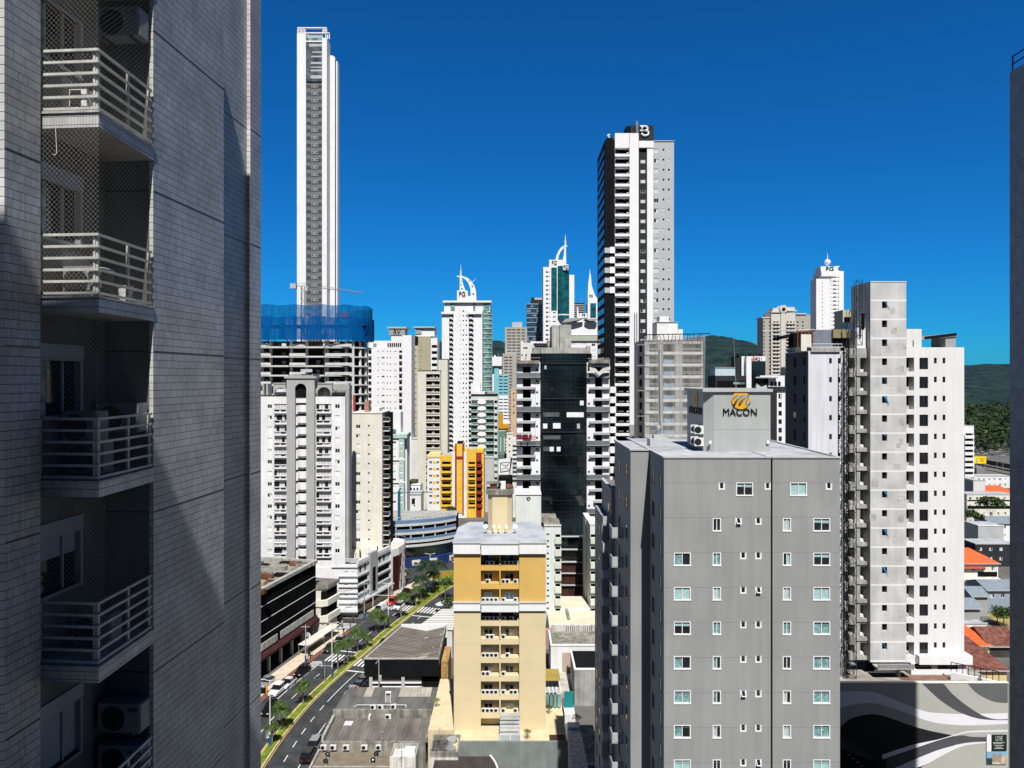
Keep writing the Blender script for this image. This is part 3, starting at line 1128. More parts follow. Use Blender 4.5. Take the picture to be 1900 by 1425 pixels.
DARKF = mat('fan_black',(0.012,0.012,0.013),rough=0.6)
def ac_unit(name,label,loc,rot,wd=0.8,hd=0.55,dp=0.3,body=None,group='air conditioners on the tiled block',brand=None,bracket=False):
    r = thing(name,label,'air conditioner',loc,rot,group)
    b = MB()
    bm = body or ACW
    t = 0.02
    b.box(-wd / 2 + t,wd / 2 - t,0,dp,0.04,hd,bm)
    b.box(-wd / 2,wd / 2,0.02,dp - 0.02,0.04 + t,hd - t,bm)
    b.build('casing',r)
    f = MB()
    cx,cz,rr = -wd * 0.13,hd / 2 + 0.01,hd * 0.40
    ring = [(cx + rr * math.cos(a),cz + rr * math.sin(a)) for a in [2 * math.pi * i / 20 for i in range(20)]]
    f.face([(p[0],-0.006,p[1]) for p in ring],DARKF)
    for k in range(1,4):
        q1,q2 = rr * k / 4,rr * k / 4 + 0.012
        for i in range(20):
            a0,a1 = 2 * math.pi * i / 20,2 * math.pi * (i + 1) / 20
            f.face([(cx + q1 * math.cos(a0),-0.012,cz + q1 * math.sin(a0)),(cx + q1 * math.cos(a1),-0.012,cz + q1 * math.sin(a1)),(cx + q2 * math.cos(a1),-0.012,cz + q2 * math.sin(a1)),(cx + q2 * math.cos(a0),-0.012,cz + q2 * math.sin(a0))],STEEL)
    f.build('fan_grille',r)
    ft = MB()
    for x in (-wd * 0.32,wd * 0.32):
        if bracket:
            ft.box(x - 0.02,x + 0.02,-0.02,dp + 0.06,0.0,0.04,STEEL)
        else:
            ft.box(x - 0.03,x + 0.03,0.02,dp - 0.02,0.0,0.04,STEEL)
    ft.build('bracket' if bracket else 'feet',r)
    if brand:
        text(brand,wd * 0.22,0.055,DARKF,r,(wd * 0.33,-0.004,hd * 0.82),0.006)
    return r
def tbw(x,y,z):
    """tiled-block coordinates to world"""
    c,s = math.cos(R(-AW)),math.sin(R(-AW))
    return (-6.48 + c * x - s * y,12.66 + s * x + c * y,z)
ACD = mat('appliance_grey',(0.22,0.235,0.24),rough=0.5,var=0.15,sc=3)
EG = 'ELGIN'
for (x,y,z,br,lab) in ((-0.42,-0.36,57.15 - 1.12 + 0.02,EG,'grey air conditioner bracketed under the lowest balcony, upper of the pair'),
                       (-0.42,-0.36,56.45 - 1.12 - 0.02,EG,'grey air conditioner bracketed under the lowest balcony, lower of the pair')):
    ac_unit('air_conditioner',lab,tbw(x,y,z - 2.35 + 0.0),R(-AW),body=ACD,brand=br,bracket=True)
ac_unit('air_conditioner','shaded air conditioner hung high over the sunlit upper balcony',tbw(-0.42,-0.40,65.95),R(-AW),body=ACD,brand='LG',bracket=True)
ac_unit('air_conditioner','air conditioner standing at the far end of the middle balcony, above its rail',tbw(-0.48,-0.34,Z0 - 2 * PIT + 0.62),R(-AW),body=ACD,bracket=True)
ac_unit('air_conditioner','air conditioner behind the front rail of the middle balcony, upper of two',tbw(-0.50,-1.25,Z0 - 2 * PIT + 0.52),R(-AW),wd=0.62,body=ACD,bracket=True)
ac_unit('air_conditioner','air conditioner on the floor of the middle balcony, lower of two',tbw(-0.48,-1.15,Z0 - 2 * PIT),R(-AW),wd=0.62,body=ACD)
ac_unit('air_conditioner','air conditioner in the shade of the lowest balcony with bars all around',tbw(-0.48,-1.0,Z0 - 3 * PIT),R(-AW),wd=0.7,body=ACD)
ac_unit('air_conditioner','air conditioner behind the front rail of the second balcony from the top',tbw(-0.52,-1.2,Z0 - PIT),R(-AW),wd=0.62,body=ACD)
# grilled vent box behind the sunlit railing
r = thing('ventilation_grille','white louvred box behind the sunlit front railing','vent',tbw(-0.33,-1.55,Z0),R(-AW))
b = MB(); b.box(-0.12,0.17,0,0.25,0,0.40,ACW); b.build('casing',r)
b = MB()
for i in range(10): b.box(-0.10,0.08,-0.012,-0.001,0.025 + i * 0.037,0.05 + i * 0.037,DARKF)
b.build('slots',r)
# wicker hamper and a white pot on the second balcony
r = thing('laundry_hamper','round wicker hamper with white lid on the second balcony','hamper',tbw(-0.16,-1.2,Z0 - PIT),R(-AW))
b = MB()
WICK = mat('dark_wicker',(0.20,0.18,0.15),var=0.5,sc=25)
n = 16
for i in range(n):
    a0,a1 = 2 * math.pi * i / n,2 * math.pi * (i + 1) / n
    b.face([(0.15 * math.cos(a0),0.15 * math.sin(a0),0),(0.15 * math.cos(a1),0.15 * math.sin(a1),0),(0.19 * math.cos(a1),0.19 * math.sin(a1),0.42),(0.19 * math.cos(a0),0.19 * math.sin(a0),0.42)],WICK,True)
b.build('basket',r)
b = MB()
b.tube((0,0,0.42),(0,0,0.46),0.2,ACW,16)
b.ball((0,0,0.46),0.195,ACW,16,6,0.3)
b.build('lid',r)
r = thing('flower_pot','small white tapered pot beside the wicker hamper','pot',tbw(-0.12,-0.62,Z0 - PIT))
b = MB(); b.tube((0,0,0),(0,0,0.26),0.085,ACW,12,r2=0.12); b.build('body',r)
b = MB(); b.tube((0,0,0.26),(0,0,0.29),0.13,ACW,12); b.build('rim',r)

# ================================================================ the block we look out from, and the block at the right edge
OWN = mat('camera_block_render',(0.52,0.52,0.50),var=0.08)
b = MB()
b.box(-12,4.5,-26,-1.2,0,79.6,OWN)
ob = b.build('apartment_block')
tag(ob,'pale apartment block whose roof edge throws the slanting shade at left','building')
RB = tile_mat('blue_grey_wall_tiles',(0.30,0.32,0.36),(0.16,0.17,0.19),0.6,0.3,rough=0.5,var=0.04)
rb = thing('shaded_apartment_block','shaded blue-grey tower wall with black roof railing at the right edge','building',(39.85,30,0))
b = MB()
b.box(0,24.5,0,26.1,0,84.4,RB)
b.build('wall',rb)
b = MB()
for z in (85.6,85.0):
    b.tube((0.1,0,z),(0.1,26.0,z),0.05,CHAR,6)
for i in range(16):
    b.tube((0.1,0.1 + i * 1.72,84.4),(0.1,0.1 + i * 1.72,85.6),0.05,CHAR,6)
b.build('railing',rb)
b = MB()
for z in range(5,83,6):
    b.box(-0.004,0,0,25.3,z,z + 0.03,JOINT)
b.build('movement_joints',rb)

# ================================================================ MACON block, the grey building in front
s = Bld('grey_office_block','mid grey block with white window frames and a round orange emblem on its roof tower',1232,59)
BIGK = 'dlkmmnh'
cols = {'A': (1266,30,24),'B': (1330,14,24),'Cc': (1379,10.5,12.5),'D': (1407,10.5,12.5)}
wl,wr,sm = [],[],[]
kA = ['l','m','n','l','k','l','m']
kB = ['d','k','c','k','l','l','h','d']
kE = ['c','g','c','k','d','h','c','d']
kF = ['n','n','m','k','k','k','k','m']
for i in range(-1,9):
    yc = 1038 + 64 * i
    if i >= 0 and i < 7: wl.append((1266,yc,30,24,kA[i % 7]))
    if i >= -1 and i < 7:
        wl.append((1330,yc,14,24,kB[i + 1]))
        wr.append((1460,yc,14,24,kE[i + 1]))
        wr.append((1524.5,yc,30,24,kF[i + 1]))
        sm += [(1379 if i >= 0 else 1370,yc - 7,10.5,12.5),(1407,yc - 7,10.5,12.5)]
wl.append((1381.5,908,30,24,'n'))
wr.append((1481.5,908,30,24,'m'))
sm += [(1339,902,10.5,12.5),(1424.3,902,10.0,12.5)]
smr = [(1538,902,10.5,12.5)]
k = s.k = 59 / F
def macon_wall(px0,px1,wins,small,name):
    b = MB()
    hs = []
    for (pc,pr,pw,ph,kk) in wins:
        u,v,a,c = s.U(pc),s.V(pr),pw * k / 2,ph * k / 2
        hs.append((u - a,u + a,v - c,v + c,0.15))
    for (pc,pr,pw,ph) in small:
        u,v,a,c = s.U(pc),s.V(pr),pw * k / 2,ph * k / 2
        hs.append((u - a,u + a,v - c,v + c,0.15))
    z1 = s.V(850)
    b.wall(s.U(px0),s.U(px1),0,z1,0,MACG,hs,0.15)
    return b,z1
b,z1 = macon_wall(1232,1430,wl,sm,'wall')
x0,xg0,xg1,x1 = s.U(1232),s.U(1430),s.U(1433.5),s.U(1558.5)
b2,_ = macon_wall(1433.5,1558.5,wr,smr,'wall')
for q_ in (b2,):
    off = len(b.v)
    b.v += q_.v
    b.f += [tuple(i + off for i in f) for f in q_.f]
    b.mi += q_.mi
    b.sm += q_.sm
b.box(x0,xg0,0,19,0,z1,MACG,top=ROOFG,skip='f')
b.box(xg0,xg1,0.45,19,0,z1 - 0.2,CHAR,top=ROOFG)
b.box(xg1,x1,0,19,0,z1,MACG,top=ROOFG,skip='f')
s.part('wall',b)
b = MB()                                              # thin expansion grooves at every floor
GROOVE = mat('groove_grey',(0.20,0.205,0.20))
for i in range(0,9):
    z = s.V(896 + 65 * i - (1 if i else 0))
    b.box(x0 + 0.02,xg0 - 0.02,-0.004,0.0,z - 0.012,z + 0.012,GROOVE)
    b.box(xg1 + 0.02,x1 - 0.02,-0.004,0.0,z + 0.008,z + 0.032,GROOVE)
s.part('floor_grooves',b)
def macon_window(pc,pr,pw,ph,kind):
    """a white sliding window: frame, two sashes, panes, and what shows behind them"""
    u,v,a,c = s.U(pc),s.V(pr),pw * k / 2,ph * k / 2
    wide = pw > 20
    b = MB()
    t = 0.075
    b.box(-a - 0.06,a + 0.06,-0.045,0.16,-c - 0.02,-c + t,WHITE2)       # sill
    b.box(-a - 0.035,a + 0.035,-0.02,0.15,c - 0.03,c + 0.03,WHITE2)
    b.box(-a - 0.035,-a + 0.045,-0.02,0.15,-c + t,c - 0.03,WHITE2)
    b.box(a - 0.045,a + 0.035,-0.02,0.15,-c + t,c - 0.03,WHITE2)
    b.box(-0.03,0.03,0.02,0.12,-c + t,c - 0.03,WHITE2)
    if wide: b.box(-a + 0.045,-0.03,0.04,0.10,c - 0.10,c - 0.03,WHITE2)
    f = b.build('window',s.root,(u,0,v))
    zb = c - 0.03
    rng = random.Random(int(pc * 7 + pr))
    p = MB()
    p.face([(-a + 0.045,0.12,-c + t),(-0.03,0.12,-c + t),(-0.03,0.12,zb),(-a + 0.045,0.12,zb)],GL)
    p.face([(0.03,0.11,-c + t),(a - 0.045,0.11,-c + t),(a - 0.045,0.11,zb),(0.03,0.11,zb)],GL)
    p.build('pane',f)
    def cloth(xa,xb,za,zb_,m,nm='curtain'):
        q_ = MB()
        n = 10
        for i in range(n):
            ua,ub = xa + (xb - xa) * i / n,xa + (xb - xa) * (i + 1) / n
            ya,yb = (0.104 if i % 2 else 0.086),(0.104 if (i + 1) % 2 else 0.086)
            q_.face([(ua,ya,za),(ub,yb,za),(ub,yb,zb_),(ua,ya,zb_)],m)
        q_.build(nm,f)
    if kind in 'lk': cloth(-a + 0.045,-0.03,-c + t,zb,TEALC)
    if kind in 'k': cloth(0.03,a - 0.045,-c + t,zb,TEALC)
    if kind in 'hc': cloth(-a + 0.045,-0.03,-c + t,zb,CUR)
    if kind in 'gc': cloth(0.03,a - 0.045,-c + t,zb,MINT)
    if kind in 'mn':
        q_ = MB()
        zl = -c + t if kind == 'm' else zb - (0.32 + 0.1 * rng.random())
        q_.box(-a + 0.045,-0.03,0.088,0.10,zl + rng.random() * 0.05,zb,MINT)
        q_.box(0.03,a - 0.045,0.088,0.10,zl,zb,MINT)
        q_.build('blind',f)
for w_ in wl + wr: macon_window(*w_)
for j,(pc,pr,pw,ph) in enumerate(sm + smr):       # little top-hung lights, some propped open
    u,v,a,c = s.U(pc),s.V(pr),pw * k / 2,ph * k / 2
    b = MB()
    t = 0.055
    op = (j * 7 % 5) == 0
    b.box(-a - 0.03,a + 0.03,-0.02,0.14,-c - 0.03,-c + t,WHITE2)
    b.box(-a - 0.03,-a + t,-0.02,0.14,-c + t,c,WHITE2)
    b.box(a - t,a + 0.03,-0.02,0.14,-c + t,c,WHITE2)
    f = b.build('small_window',s.root,(u,0,v))
    b = MB()
    an = R(32 if op else 6)
    def P(x,z_,off=0.0):                            # hinged along the top edge
        dz = c - z_
        return (x,0.05 - math.sin(an) * dz - off,c - math.cos(an) * dz)
    def bar(x0_,x1_,z0_,z1_,m,o=0.0):
        b.face([P(x0_,z0_,o),P(x1_,z0_,o),P(x1_,z1_,o),P(x0_,z1_,o)],m)
    bar(-a + 0.05,a - 0.05,-c + 0.05,c,GL)
    for (xa,xb,za,zb) in ((-a + 0.05,a - 0.05,-c + 0.04,-c + 0.1),(-a + 0.05,-a + 0.1,-c + 0.1,c),(a - 0.1,a - 0.05,-c + 0.1,c),(-a + 0.05,a - 0.05,c - 0.05,c)):
        bar(xa,xb,za,zb,WHITE2,0.012)
    b.build('sash',f)
    b = MB()
    b.face([(-a,0.145,-c),(a,0.145,-c),(a,0.145,c),(-a,0.145,c)],VOID)
    b.build('opening',f)
# parapet coping, roof rooms
b = MB()
b.box(x0 - 0.08,xg0 + 0.05,-0.08,0.16,z1,z1 + 0.12,LGREY)
b.box(xg1 - 0.05,x1 + 0.08,-0.08,0.16,z1,z1 + 0.12,LGREY)
b.box(x0 - 0.08,x0 + 0.16,0.16,19,z1,z1 + 0.12,LGREY)
b.box(x1 - 0.16,x1 + 0.08,0.16,19,z1,z1 + 0.12,LGREY)
s.part('coping',b)
TAN = ROOFG
# stepped-back wing at the left, second wing behind it
b = MB()
wz = s.V(836,6.0)
xa = s.U(1170,6.0)
SIDE = MACG
b.box(xa,x0,6.0,16,0,wz,MACG,top=ROOFG,skip='l')
b.face([(xa,16,0),(xa,6.0,0),(xa,6.0,wz),(xa,16,wz)],SIDE)
xb = s.U(1134.5,16.0)
wz2 = s.V(910.5,16.0)
b.box(xb,x0 + 4,16.002,24,0,wz2,MACG,top=ROOFD,skip='l')
b.face([(xb,24,0),(xb,16.0,0),(xb,16.0,wz2),(xb,24,wz2)],SIDE)
b.box(xb - 0.7,xb - 0.003,18.5,25,0,wz2 - 3.2,SIDE)
s.part('rear_wing',b)
b = MB()
b.box(xa - 0.1,x0 + 0.0,5.9,6.12,wz,wz + 0.15,LGREY)
b.box(xa - 0.1,xa + 0.2,6.12,16,wz,wz + 0.15,LGREY)
b.box(xb - 0.12,xb + 0.25,15.9,24,wz2,wz2 + 0.22,LGREY)
b.box(xb + 0.25,xb + 2.2,15.9,16.15,wz2,wz2 + 0.22,LGREY)
s.part('wing_coping',b)
for i in range(15):                                   # side windows: boxes standing a little proud of the shaded walls
    zc = 51.0 - 2.9 * i
    for (xw,yy,hh,ww) in ((x0,1.3,1.2,0.7),(x0,4.4,1.3,0.9),(xa,8.2,1.3,1.0),(xa,12.6,1.2,0.7)):
        if zc - hh / 2 < 0.5: continue
        b = MB()
        b.box(xw - 0.05,xw - 0.002,yy - ww / 2 - 0.06,yy + ww / 2 + 0.06,zc - hh / 2 - 0.07,zc - hh / 2,LGREY)
        b.box(xw - 0.05,xw - 0.002,yy - ww / 2 - 0.06,yy - ww / 2,zc - hh / 2,zc + hh / 2,LGREY)
        b.box(xw - 0.05,xw - 0.002,yy + ww / 2,yy + ww / 2 + 0.06,zc - hh / 2,zc + hh / 2,LGREY)
        b.box(xw - 0.02,xw - 0.002,yy - ww / 2,yy + ww / 2,zc - hh / 2,zc + hh / 2,GL)
        b.build('side_window',s.root)
    zc = 45.6 - 2.9 * i
    if zc > 1.5:
        for (yy,xw) in ((18.0,xb),(20.4,xb - 0.7),(23.0,xb - 0.7)):
            if xw < xb and zc > wz2 - 4.0: continue
            b = MB()
            b.box(xw - 0.03,xw - 0.002,yy - 0.45,yy + 0.45,zc - 0.6,zc + 0.6,GL)
            b.box(xw - 0.06,xw - 0.002,yy - 0.5,yy + 0.5,zc - 0.66,zc - 0.603,LGREY)
            b.build('side_window',s.root)
        b = MB()                                      # shaded balcony on the side of the wing
        b.box(xa - 1.15,xa - 0.003,10.2,12.0,zc - 1.5,zc - 1.35,SIDE)
        b.box(xa - 1.15,xa - 1.05,10.2,12.0,zc - 1.349,zc - 0.45,SIDE)
        b.box(xa - 1.049,xa - 0.003,10.2,10.3,zc - 1.349,zc - 0.45,LGREY)
        b.build('side_balcony',s.root)
        b = MB()
        b.box(xb - 0.9,xb - 0.003,16.05,17.2,zc - 1.5,zc - 1.35,SIDE)
        b.box(xb - 0.9,xb - 0.003,16.05,16.15,zc - 1.349,zc - 0.5,LGREY)
        b.box(xb - 0.9,xb - 0.82,16.151,17.2,zc - 1.349,zc - 0.5,SIDE)
        b.build('side_balcony',s.root)
# sign tower on the roof
ty = 5.0
t0,tm,t1 = s.U(1308,ty),s.U(1325,ty),s.U(1429.5,ty)
tz0,tz1 = z1 - 0.1,s.V(727,ty)
b = MB()
TOW = mat('pale_grey_render',(0.40,0.415,0.41),var=0.05,sc=0.3,bump=0.1,streak=0.06)
b.prism([(t0,ty + 0.55),(tm,ty),(t1,ty),(t1,ty + 6.5),(t0,ty + 6.5)],tz0,tz1,TOW,top=ROOFG)
b.box(tm + 0.02,t1 - 0.02,ty - 0.004,ty,s.V(797,ty) - 0.012,s.V(797,ty) + 0.012,GROOVE)
s.part('roof_tower',b)
b = MB()
b.box(t0 - 0.25,t1 + 0.15,ty - 0.2,ty + 6.7,tz1 + 0.002,tz1 + 0.26,LGREY,top=CONC)
b.slab([(s.U(1404,ty),tz1 + 0.262),(s.U(1425,ty),tz1 + 0.262),(s.U(1424,ty),tz1 + 0.6),(s.U(1415,ty),tz1 + 0.4),(s.U(1406,ty),tz1 + 0.75)],ty + 0.2,ty + 0.5,LGREY)
s.part('tower_cap',b)
EMB = mat('emblem_orange',(0.72,0.36,0.01),rough=0.45,var=0.03)
BLACKL = mat('black_letters',(0.008,0.008,0.009),rough=0.5)
def emblem(cx,y,cz,r,fl,nm):
    b = MB()
    ring = [(cx + fl * r * math.cos(a),cz + r * math.sin(a)) for a in [2 * math.pi * i / 40 for i in range(40)]]
    b.slab(ring if fl > 0 else list(reversed(ring)),y - 0.12,y - 0.02,EMB)
    def stroke(pts,w0,m,dy):
        pts = [(cx + fl * p[0] * r,cz + p[1] * r) for p in pts]
        for (a,c) in zip(pts,pts[1:]):
            d = Vector((c[0] - a[0],0,c[1] - a[1]))
            if d.length < 1e-6: continue
            n = Vector((-d.z,0,d.x)).normalized() * w0 * r
            q_ = [(a[0] - n.x,y - dy,a[1] - n.z),(c[0] - n.x,y - dy,c[1] - n.z),(c[0] + n.x,y - dy,c[1] + n.z),(a[0] + n.x,y - dy,a[1] + n.z)]
            b.face(q_,m)
    # a slanting handwritten m across the disc: black edge first, grey stroke over it
    mm = [(-0.98,0.05),(-0.80,0.32),(-0.52,0.52),(-0.32,0.46),(-0.42,0.12),(-0.80,-0.62),(-0.55,-0.20),(-0.15,0.38),(0.14,0.54),(0.26,0.42),(0.12,0.08),(-0.25,-0.60),(0.0,-0.20),(0.42,0.36),(0.74,0.56),(0.72,0.36),(0.50,-0.10),(0.46,-0.42),(0.62,-0.50),(0.86,-0.30),(0.99,-0.10)]
    stroke([(p[0] + 0.045,p[1] - 0.05) for p in mm],0.085,BLACKL,0.124)
    stroke(mm,0.075,TOW,0.128)
    b.build(nm,s.root)
ec,er = (s.U(1374,ty),s.V(742,ty)),17.2 * (59 + ty) / F
emblem(ec[0],ty,ec[1],er,1,'emblem')
text('MACON',62.5 * (59 + ty) / F,13.2 * (59 + ty) / F,BLACKL,s.root,(s.U(1372.5,ty),ty - 0.06,s.V(764.5,ty)),0.1)
# the same emblem on the shaded side of the tower
b = MB()
ring = [(t0 - 0.06,ty + 3.2 + er * math.cos(a),ec[1] + er * math.sin(a)) for a in [2 * math.pi * i / 32 for i in range(32)]]
b.face(list(reversed(ring)),EMB)
for (a0,a1) in (((-0.6,-0.5),(-0.2,0.5)),((-0.2,0.5),(0.1,-0.5)),((0.1,-0.5),(0.5,0.5))):
    b.face([(t0 - 0.07,ty + 3.2 - er * a0[0] + 0.1,ec[1] + er * a0[1]),(t0 - 0.07,ty + 3.2 - er * a1[0] + 0.1,ec[1] + er * a1[1]),(t0 - 0.07,ty + 3.2 - er * a1[0] - 0.1,ec[1] + er * a1[1]),(t0 - 0.07,ty + 3.2 - er * a0[0] - 0.1,ec[1] + er * a0[1])],SIDE)
b.build('emblem',s.root)
text('MACON',4.4,0.65,BLACKL,s.root,(t0 - 0.06,ty + 3.2,s.V(764.5,ty)),0.1,rot=R(-90))
b = MB()                                              # small wall lamps
for px in (1317,1424):
    b.box(s.U(px,ty) - 0.12,s.U(px,ty) + 0.12,ty - 0.16,ty - 0.01,s.V(823,ty),s.V(820,ty) + 0.12,WHITE2)
s.part('wall_lamps',b)
s.done()
# condensers hung on the shaded side of the roof tower
for i,(dz,dy) in enumerate(((1.65,0.6),(1.65,1.9),(0.55,0.6),(0.55,1.9))):
    ac_unit('air_conditioner','%s air conditioner in the stack on the shaded flank of the grey roof tower' % ('upper near','upper far','lower near','lower far')[i],(s.x0 + t0 - 0.42,59 + ty + dy - 0.2,z1 + dz - 0.1),0,wd=0.85,hd=0.8,group='air conditioners on the grey roof tower')
r = thing('roof_ventilator','galvanised cowl chimney on the flat roof left of the emblem tower','ventilator',(X(1222,70),70,wz))
b = MB()
b.prism([(-1.0,-0.8),(1.0,-0.8),(1.0,0.8),(-1.0,0.8)],0,0.7,LGREY)
b.prism([(-0.55,-0.45),(0.55,-0.45),(0.55,0.45),(-0.55,0.45)],0.7,1.1,LGREY)
b.build('base',r)
b = MB()
b.tube((0,0,1.1),(0,0,1.5),0.25,GALV,10)
b.ball((0,0,1.7),0.36,GALV,12,6)
b.build('cowl',r)

# ================================================================ building under construction with the stair tower
s = Bld('unfinished_apartment_block','white apartment block under construction with a bare grey stair tower and empty window holes',1500,107)
PL = mat('patched_plaster',(0.58,0.58,0.57),var=0.14,sc=0.35,streak=0.12,bump=0.15)
PLP = mat('plaster_patch',(0.44,0.44,0.42),var=0.25,sc=0.8)
PLL = mat('plaster_band',(0.76,0.76,0.75),var=0.05)
NEWW = mat('new_white_render',(0.78,0.77,0.76),var=0.04,sc=0.2,streak=0.06)
COOLW = mat('cool_white_render',(0.72,0.73,0.78),var=0.05,sc=0.25,streak=0.12)
pit = 35.2
# left white wing with its dark flank
wins = []
for i in range(17):
    yc = 669.4 + pit * i
    wins += [(1541,yc,5,10,'v'),(1557,yc,5,10,'v')]
s.face(1500,1567,651,1249,COOLW,wins,depth=9,name='white_wing',roof=CONC)
b = MB()
ux,zt = s.U(1500),s.V(651)
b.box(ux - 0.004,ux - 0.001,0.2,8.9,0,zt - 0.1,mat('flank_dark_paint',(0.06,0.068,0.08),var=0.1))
for i in range(17):
    z = s.V(669.4 + pit * i)
    b.box(ux - 0.02,ux - 0.005,1.2,1.9,z - 0.7,z + 0.5,GL)
    b.box(ux - 0.02,ux - 0.005,4.6,5.6,z - 0.9,z + 0.6,GL)
s.part('dark_flank',b)
b = MB()                                              # frieze below the roof edge
b.box(s.U(1504),s.U(1558),-0.25,-0.002,s.V(653),s.V(645),CONC)
b.box(s.U(1500),s.U(1567),-0.1,9,s.V(645) + 0.002,s.V(643),LGREY)
s.part('roof_edge',b)
# raw concrete bay behind the hoist
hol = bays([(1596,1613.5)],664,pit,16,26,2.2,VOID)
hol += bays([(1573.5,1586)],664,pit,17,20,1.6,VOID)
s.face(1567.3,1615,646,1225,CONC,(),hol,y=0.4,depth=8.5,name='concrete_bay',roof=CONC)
b = MB()
for i in range(16):
    z = s.V(690 + pit * i)
    b.box(s.U(1596.5),s.U(1605),0.5,1.2,z + 0.02,z + 0.42,PLL)
    b.box(s.U(1590),s.U(1614.5),0.25,0.398,z - 0.62,z - 0.05,CONC)
s.part('bay_sills',b)
# stair tower
hol = []
for i in range(19):
    yc = 565 + pit * i
    hol.append((1636.5,1646.0,yc - 6.6,yc + 6.8,0.35,VOID))
s.face(1615,1681.5,523.5,1229,PL,(),hol,y=-0.5,depth=6.1,name='stair_tower',roof=CONC)
b = MB()
for i in range(20):
    z = s.V(557.5 + pit * i,-0.5)
    b.box(s.U(1615.2,-0.5),s.U(1681.3,-0.5),-0.506,-0.501,z - 0.14,z + 0.14,PLL)
b.box(s.U(1614.6,-0.5),s.U(1681.9,-0.5),-0.56,5.6,s.V(523.4,-0.5),s.V(522,-0.5),PLL)
s.part('plaster_bands',b)
b = MB()
q = random.Random(21)
for i in range(34):                                   # patches of fresh filler, each its own ragged outline
    fl = i % 19
    cx,cy = q.choice((1622,1657,1663,1669,1674)) + q.uniform(-3,3),575 + pit * fl + q.uniform(-4,10)
    rx,ry = q.uniform(3,7),q.uniform(3.5,7.5)
    n = 8
    sup = [(cx + rx * max(-1,min(1,1.3 * math.cos(a))) * q.uniform(0.85,1.1),cy + ry * max(-1,min(1,1.3 * math.sin(a))) * q.uniform(0.85,1.1)) for a in [-2 * math.pi * j / n for j in range(n)]]
    if cy > 1215: continue
    if q.random() < 0.6:
        b.face([(s.U(p[0],-0.5),-0.5035 - 0.0003 * (i % 5),s.V(p[1],-0.5)) for p in sup],PLP)
    else:                                             # only the trowelled outline
        inn = [(cx + (p[0] - cx) * 0.82,cy + (p[1] - cy) * 0.82) for p in sup]
        for j in range(n):
            k2 = (j + 1) % n
            b.face([(s.U(p[0],-0.5),-0.5035,s.V(p[1],-0.5)) for p in (sup[j],sup[k2],inn[k2],inn[j])],PLP)
s.part('filler_patches',b)
b = MB()
TARP = mat('blue_sheet',(0.03,0.22,0.50),rough=0.4,var=0.3,sc=2)
for i in (0,2,4,5,7,10,12,14,18):
    yc = 565 + pit * i
    q = random.Random(i)
    a = s.U(1637 + q.uniform(0,5),-0.5)
    z0,z1_ = s.V(yc + 12 * q.random(),-0.5),s.V(yc - 5,-0.5)
    b.face([(a,-0.56,z1_),(a + 0.55,-0.62,z0 + 0.1),(a + 0.75,-0.72,z0 - 0.3),(a + 0.45 * q.random(),-0.58,z1_)],TARP)
s.part('blue_sheeting',b)
# right white wing
wins,hol = [],[]
for i in range(16):
    yc = 674.5 + pit * i
    wins += [(1714,yc,16,21.5,'d'),(1735.5,yc - 5.5,5.2,10.5,'v'),(1751.5,yc - 5.5,5.2,10.5,'v')]
    hol.append((1681.8,1696,yc - 11,yc + 14.5,1.6,VOID))
s.face(1681.7,1789,644.5,1229,NEWW,wins,hol,y=0.0,depth=10,name='white_front',fm=STEEL,roof=CONC)
b = MB()
for i in range(16):
    z = s.V(689 + pit * i)
    b.box(s.U(1681.9),s.U(1688.5),0.3,0.9,z + 0.02,z + 0.55,LGREY)
    b.box(s.U(1681.9),s.U(1688.5),-0.9,-0.005,z - 0.45,z - 0.25,CONC) if False else None
s.part('bay_stacks',b)
s.box('roof_room',1681.8,1710,610.5,644.4,0.6,6.5,WHITE,CONC)
b = MB()
b.box(s.U(1697.5),s.U(1699.2),0.57,0.6,s.V(643),s.V(631),GL)
y0_ = 2.0
b.face([(s.U(1715,2),2,s.V(630,2)),(s.U(1715,2),2,s.V(624.5,2)),(s.U(1775,2),2,s.V(617.5,2)),(s.U(1775,2),2,s.V(623,2))][::-1],CHAR)
b.slab([(s.U(1710.5,2),s.V(630,2)),(s.U(1775,2),s.V(624,2)),(s.U(1775,2),s.V(617.5,2)),(s.U(1710.5,2),s.V(624,2))],2.01,6.0,MGREY)
b.box(s.U(1756,2),s.U(1775,2),2.2,6,s.V(644.3,2),s.V(624,2),MGREY)
s.part('roof_canopy',b)
b = MB()                                              # white deck edge and the storey below it
b.box(s.U(1699),s.U(1797),-1.0,8,s.V(1228.5),s.V(1213),WHITE2)
b.wall(s.U(1688),s.U(1790),s.V(1250),s.V(1228.8),-0.4,WHITE2,[(s.U(1694),s.U(1726),s.V(1240),s.V(1229.2),0.4,GL),(s.U(1737),s.U(1775),s.V(1240),s.V(1229.2),0.4,GL)])
b.box(s.U(1688),s.U(1790),-0.4,6,s.V(1250),s.V(1228.8),WHITE2,skip='f')
b.box(s.U(1615),s.U(1681),-2.2,-0.51,s.V(1232),s.V(1229),CONC)
b.box(s.U(1615),s.U(1681),-2.2,-2.1,s.V(1228.9),s.V(1222),GALV)
b.box(s.U(1620),s.U(1660),-0.5,-0.4,s.V(1246),s.V(1240),PLL)
b.box(s.U(1615),s.U(1683),1.2,1.4,s.V(1250),s.V(1229),VOID)
b.box(s.U(1659),s.U(1663),-1.2,-0.52,s.V(1250),s.V(1232.2),CONC)
b.box(s.U(1560),s.U(1567),-0.6,6,s.V(1250),s.V(1214),WHITE2)
s.part('deck_storey',b)
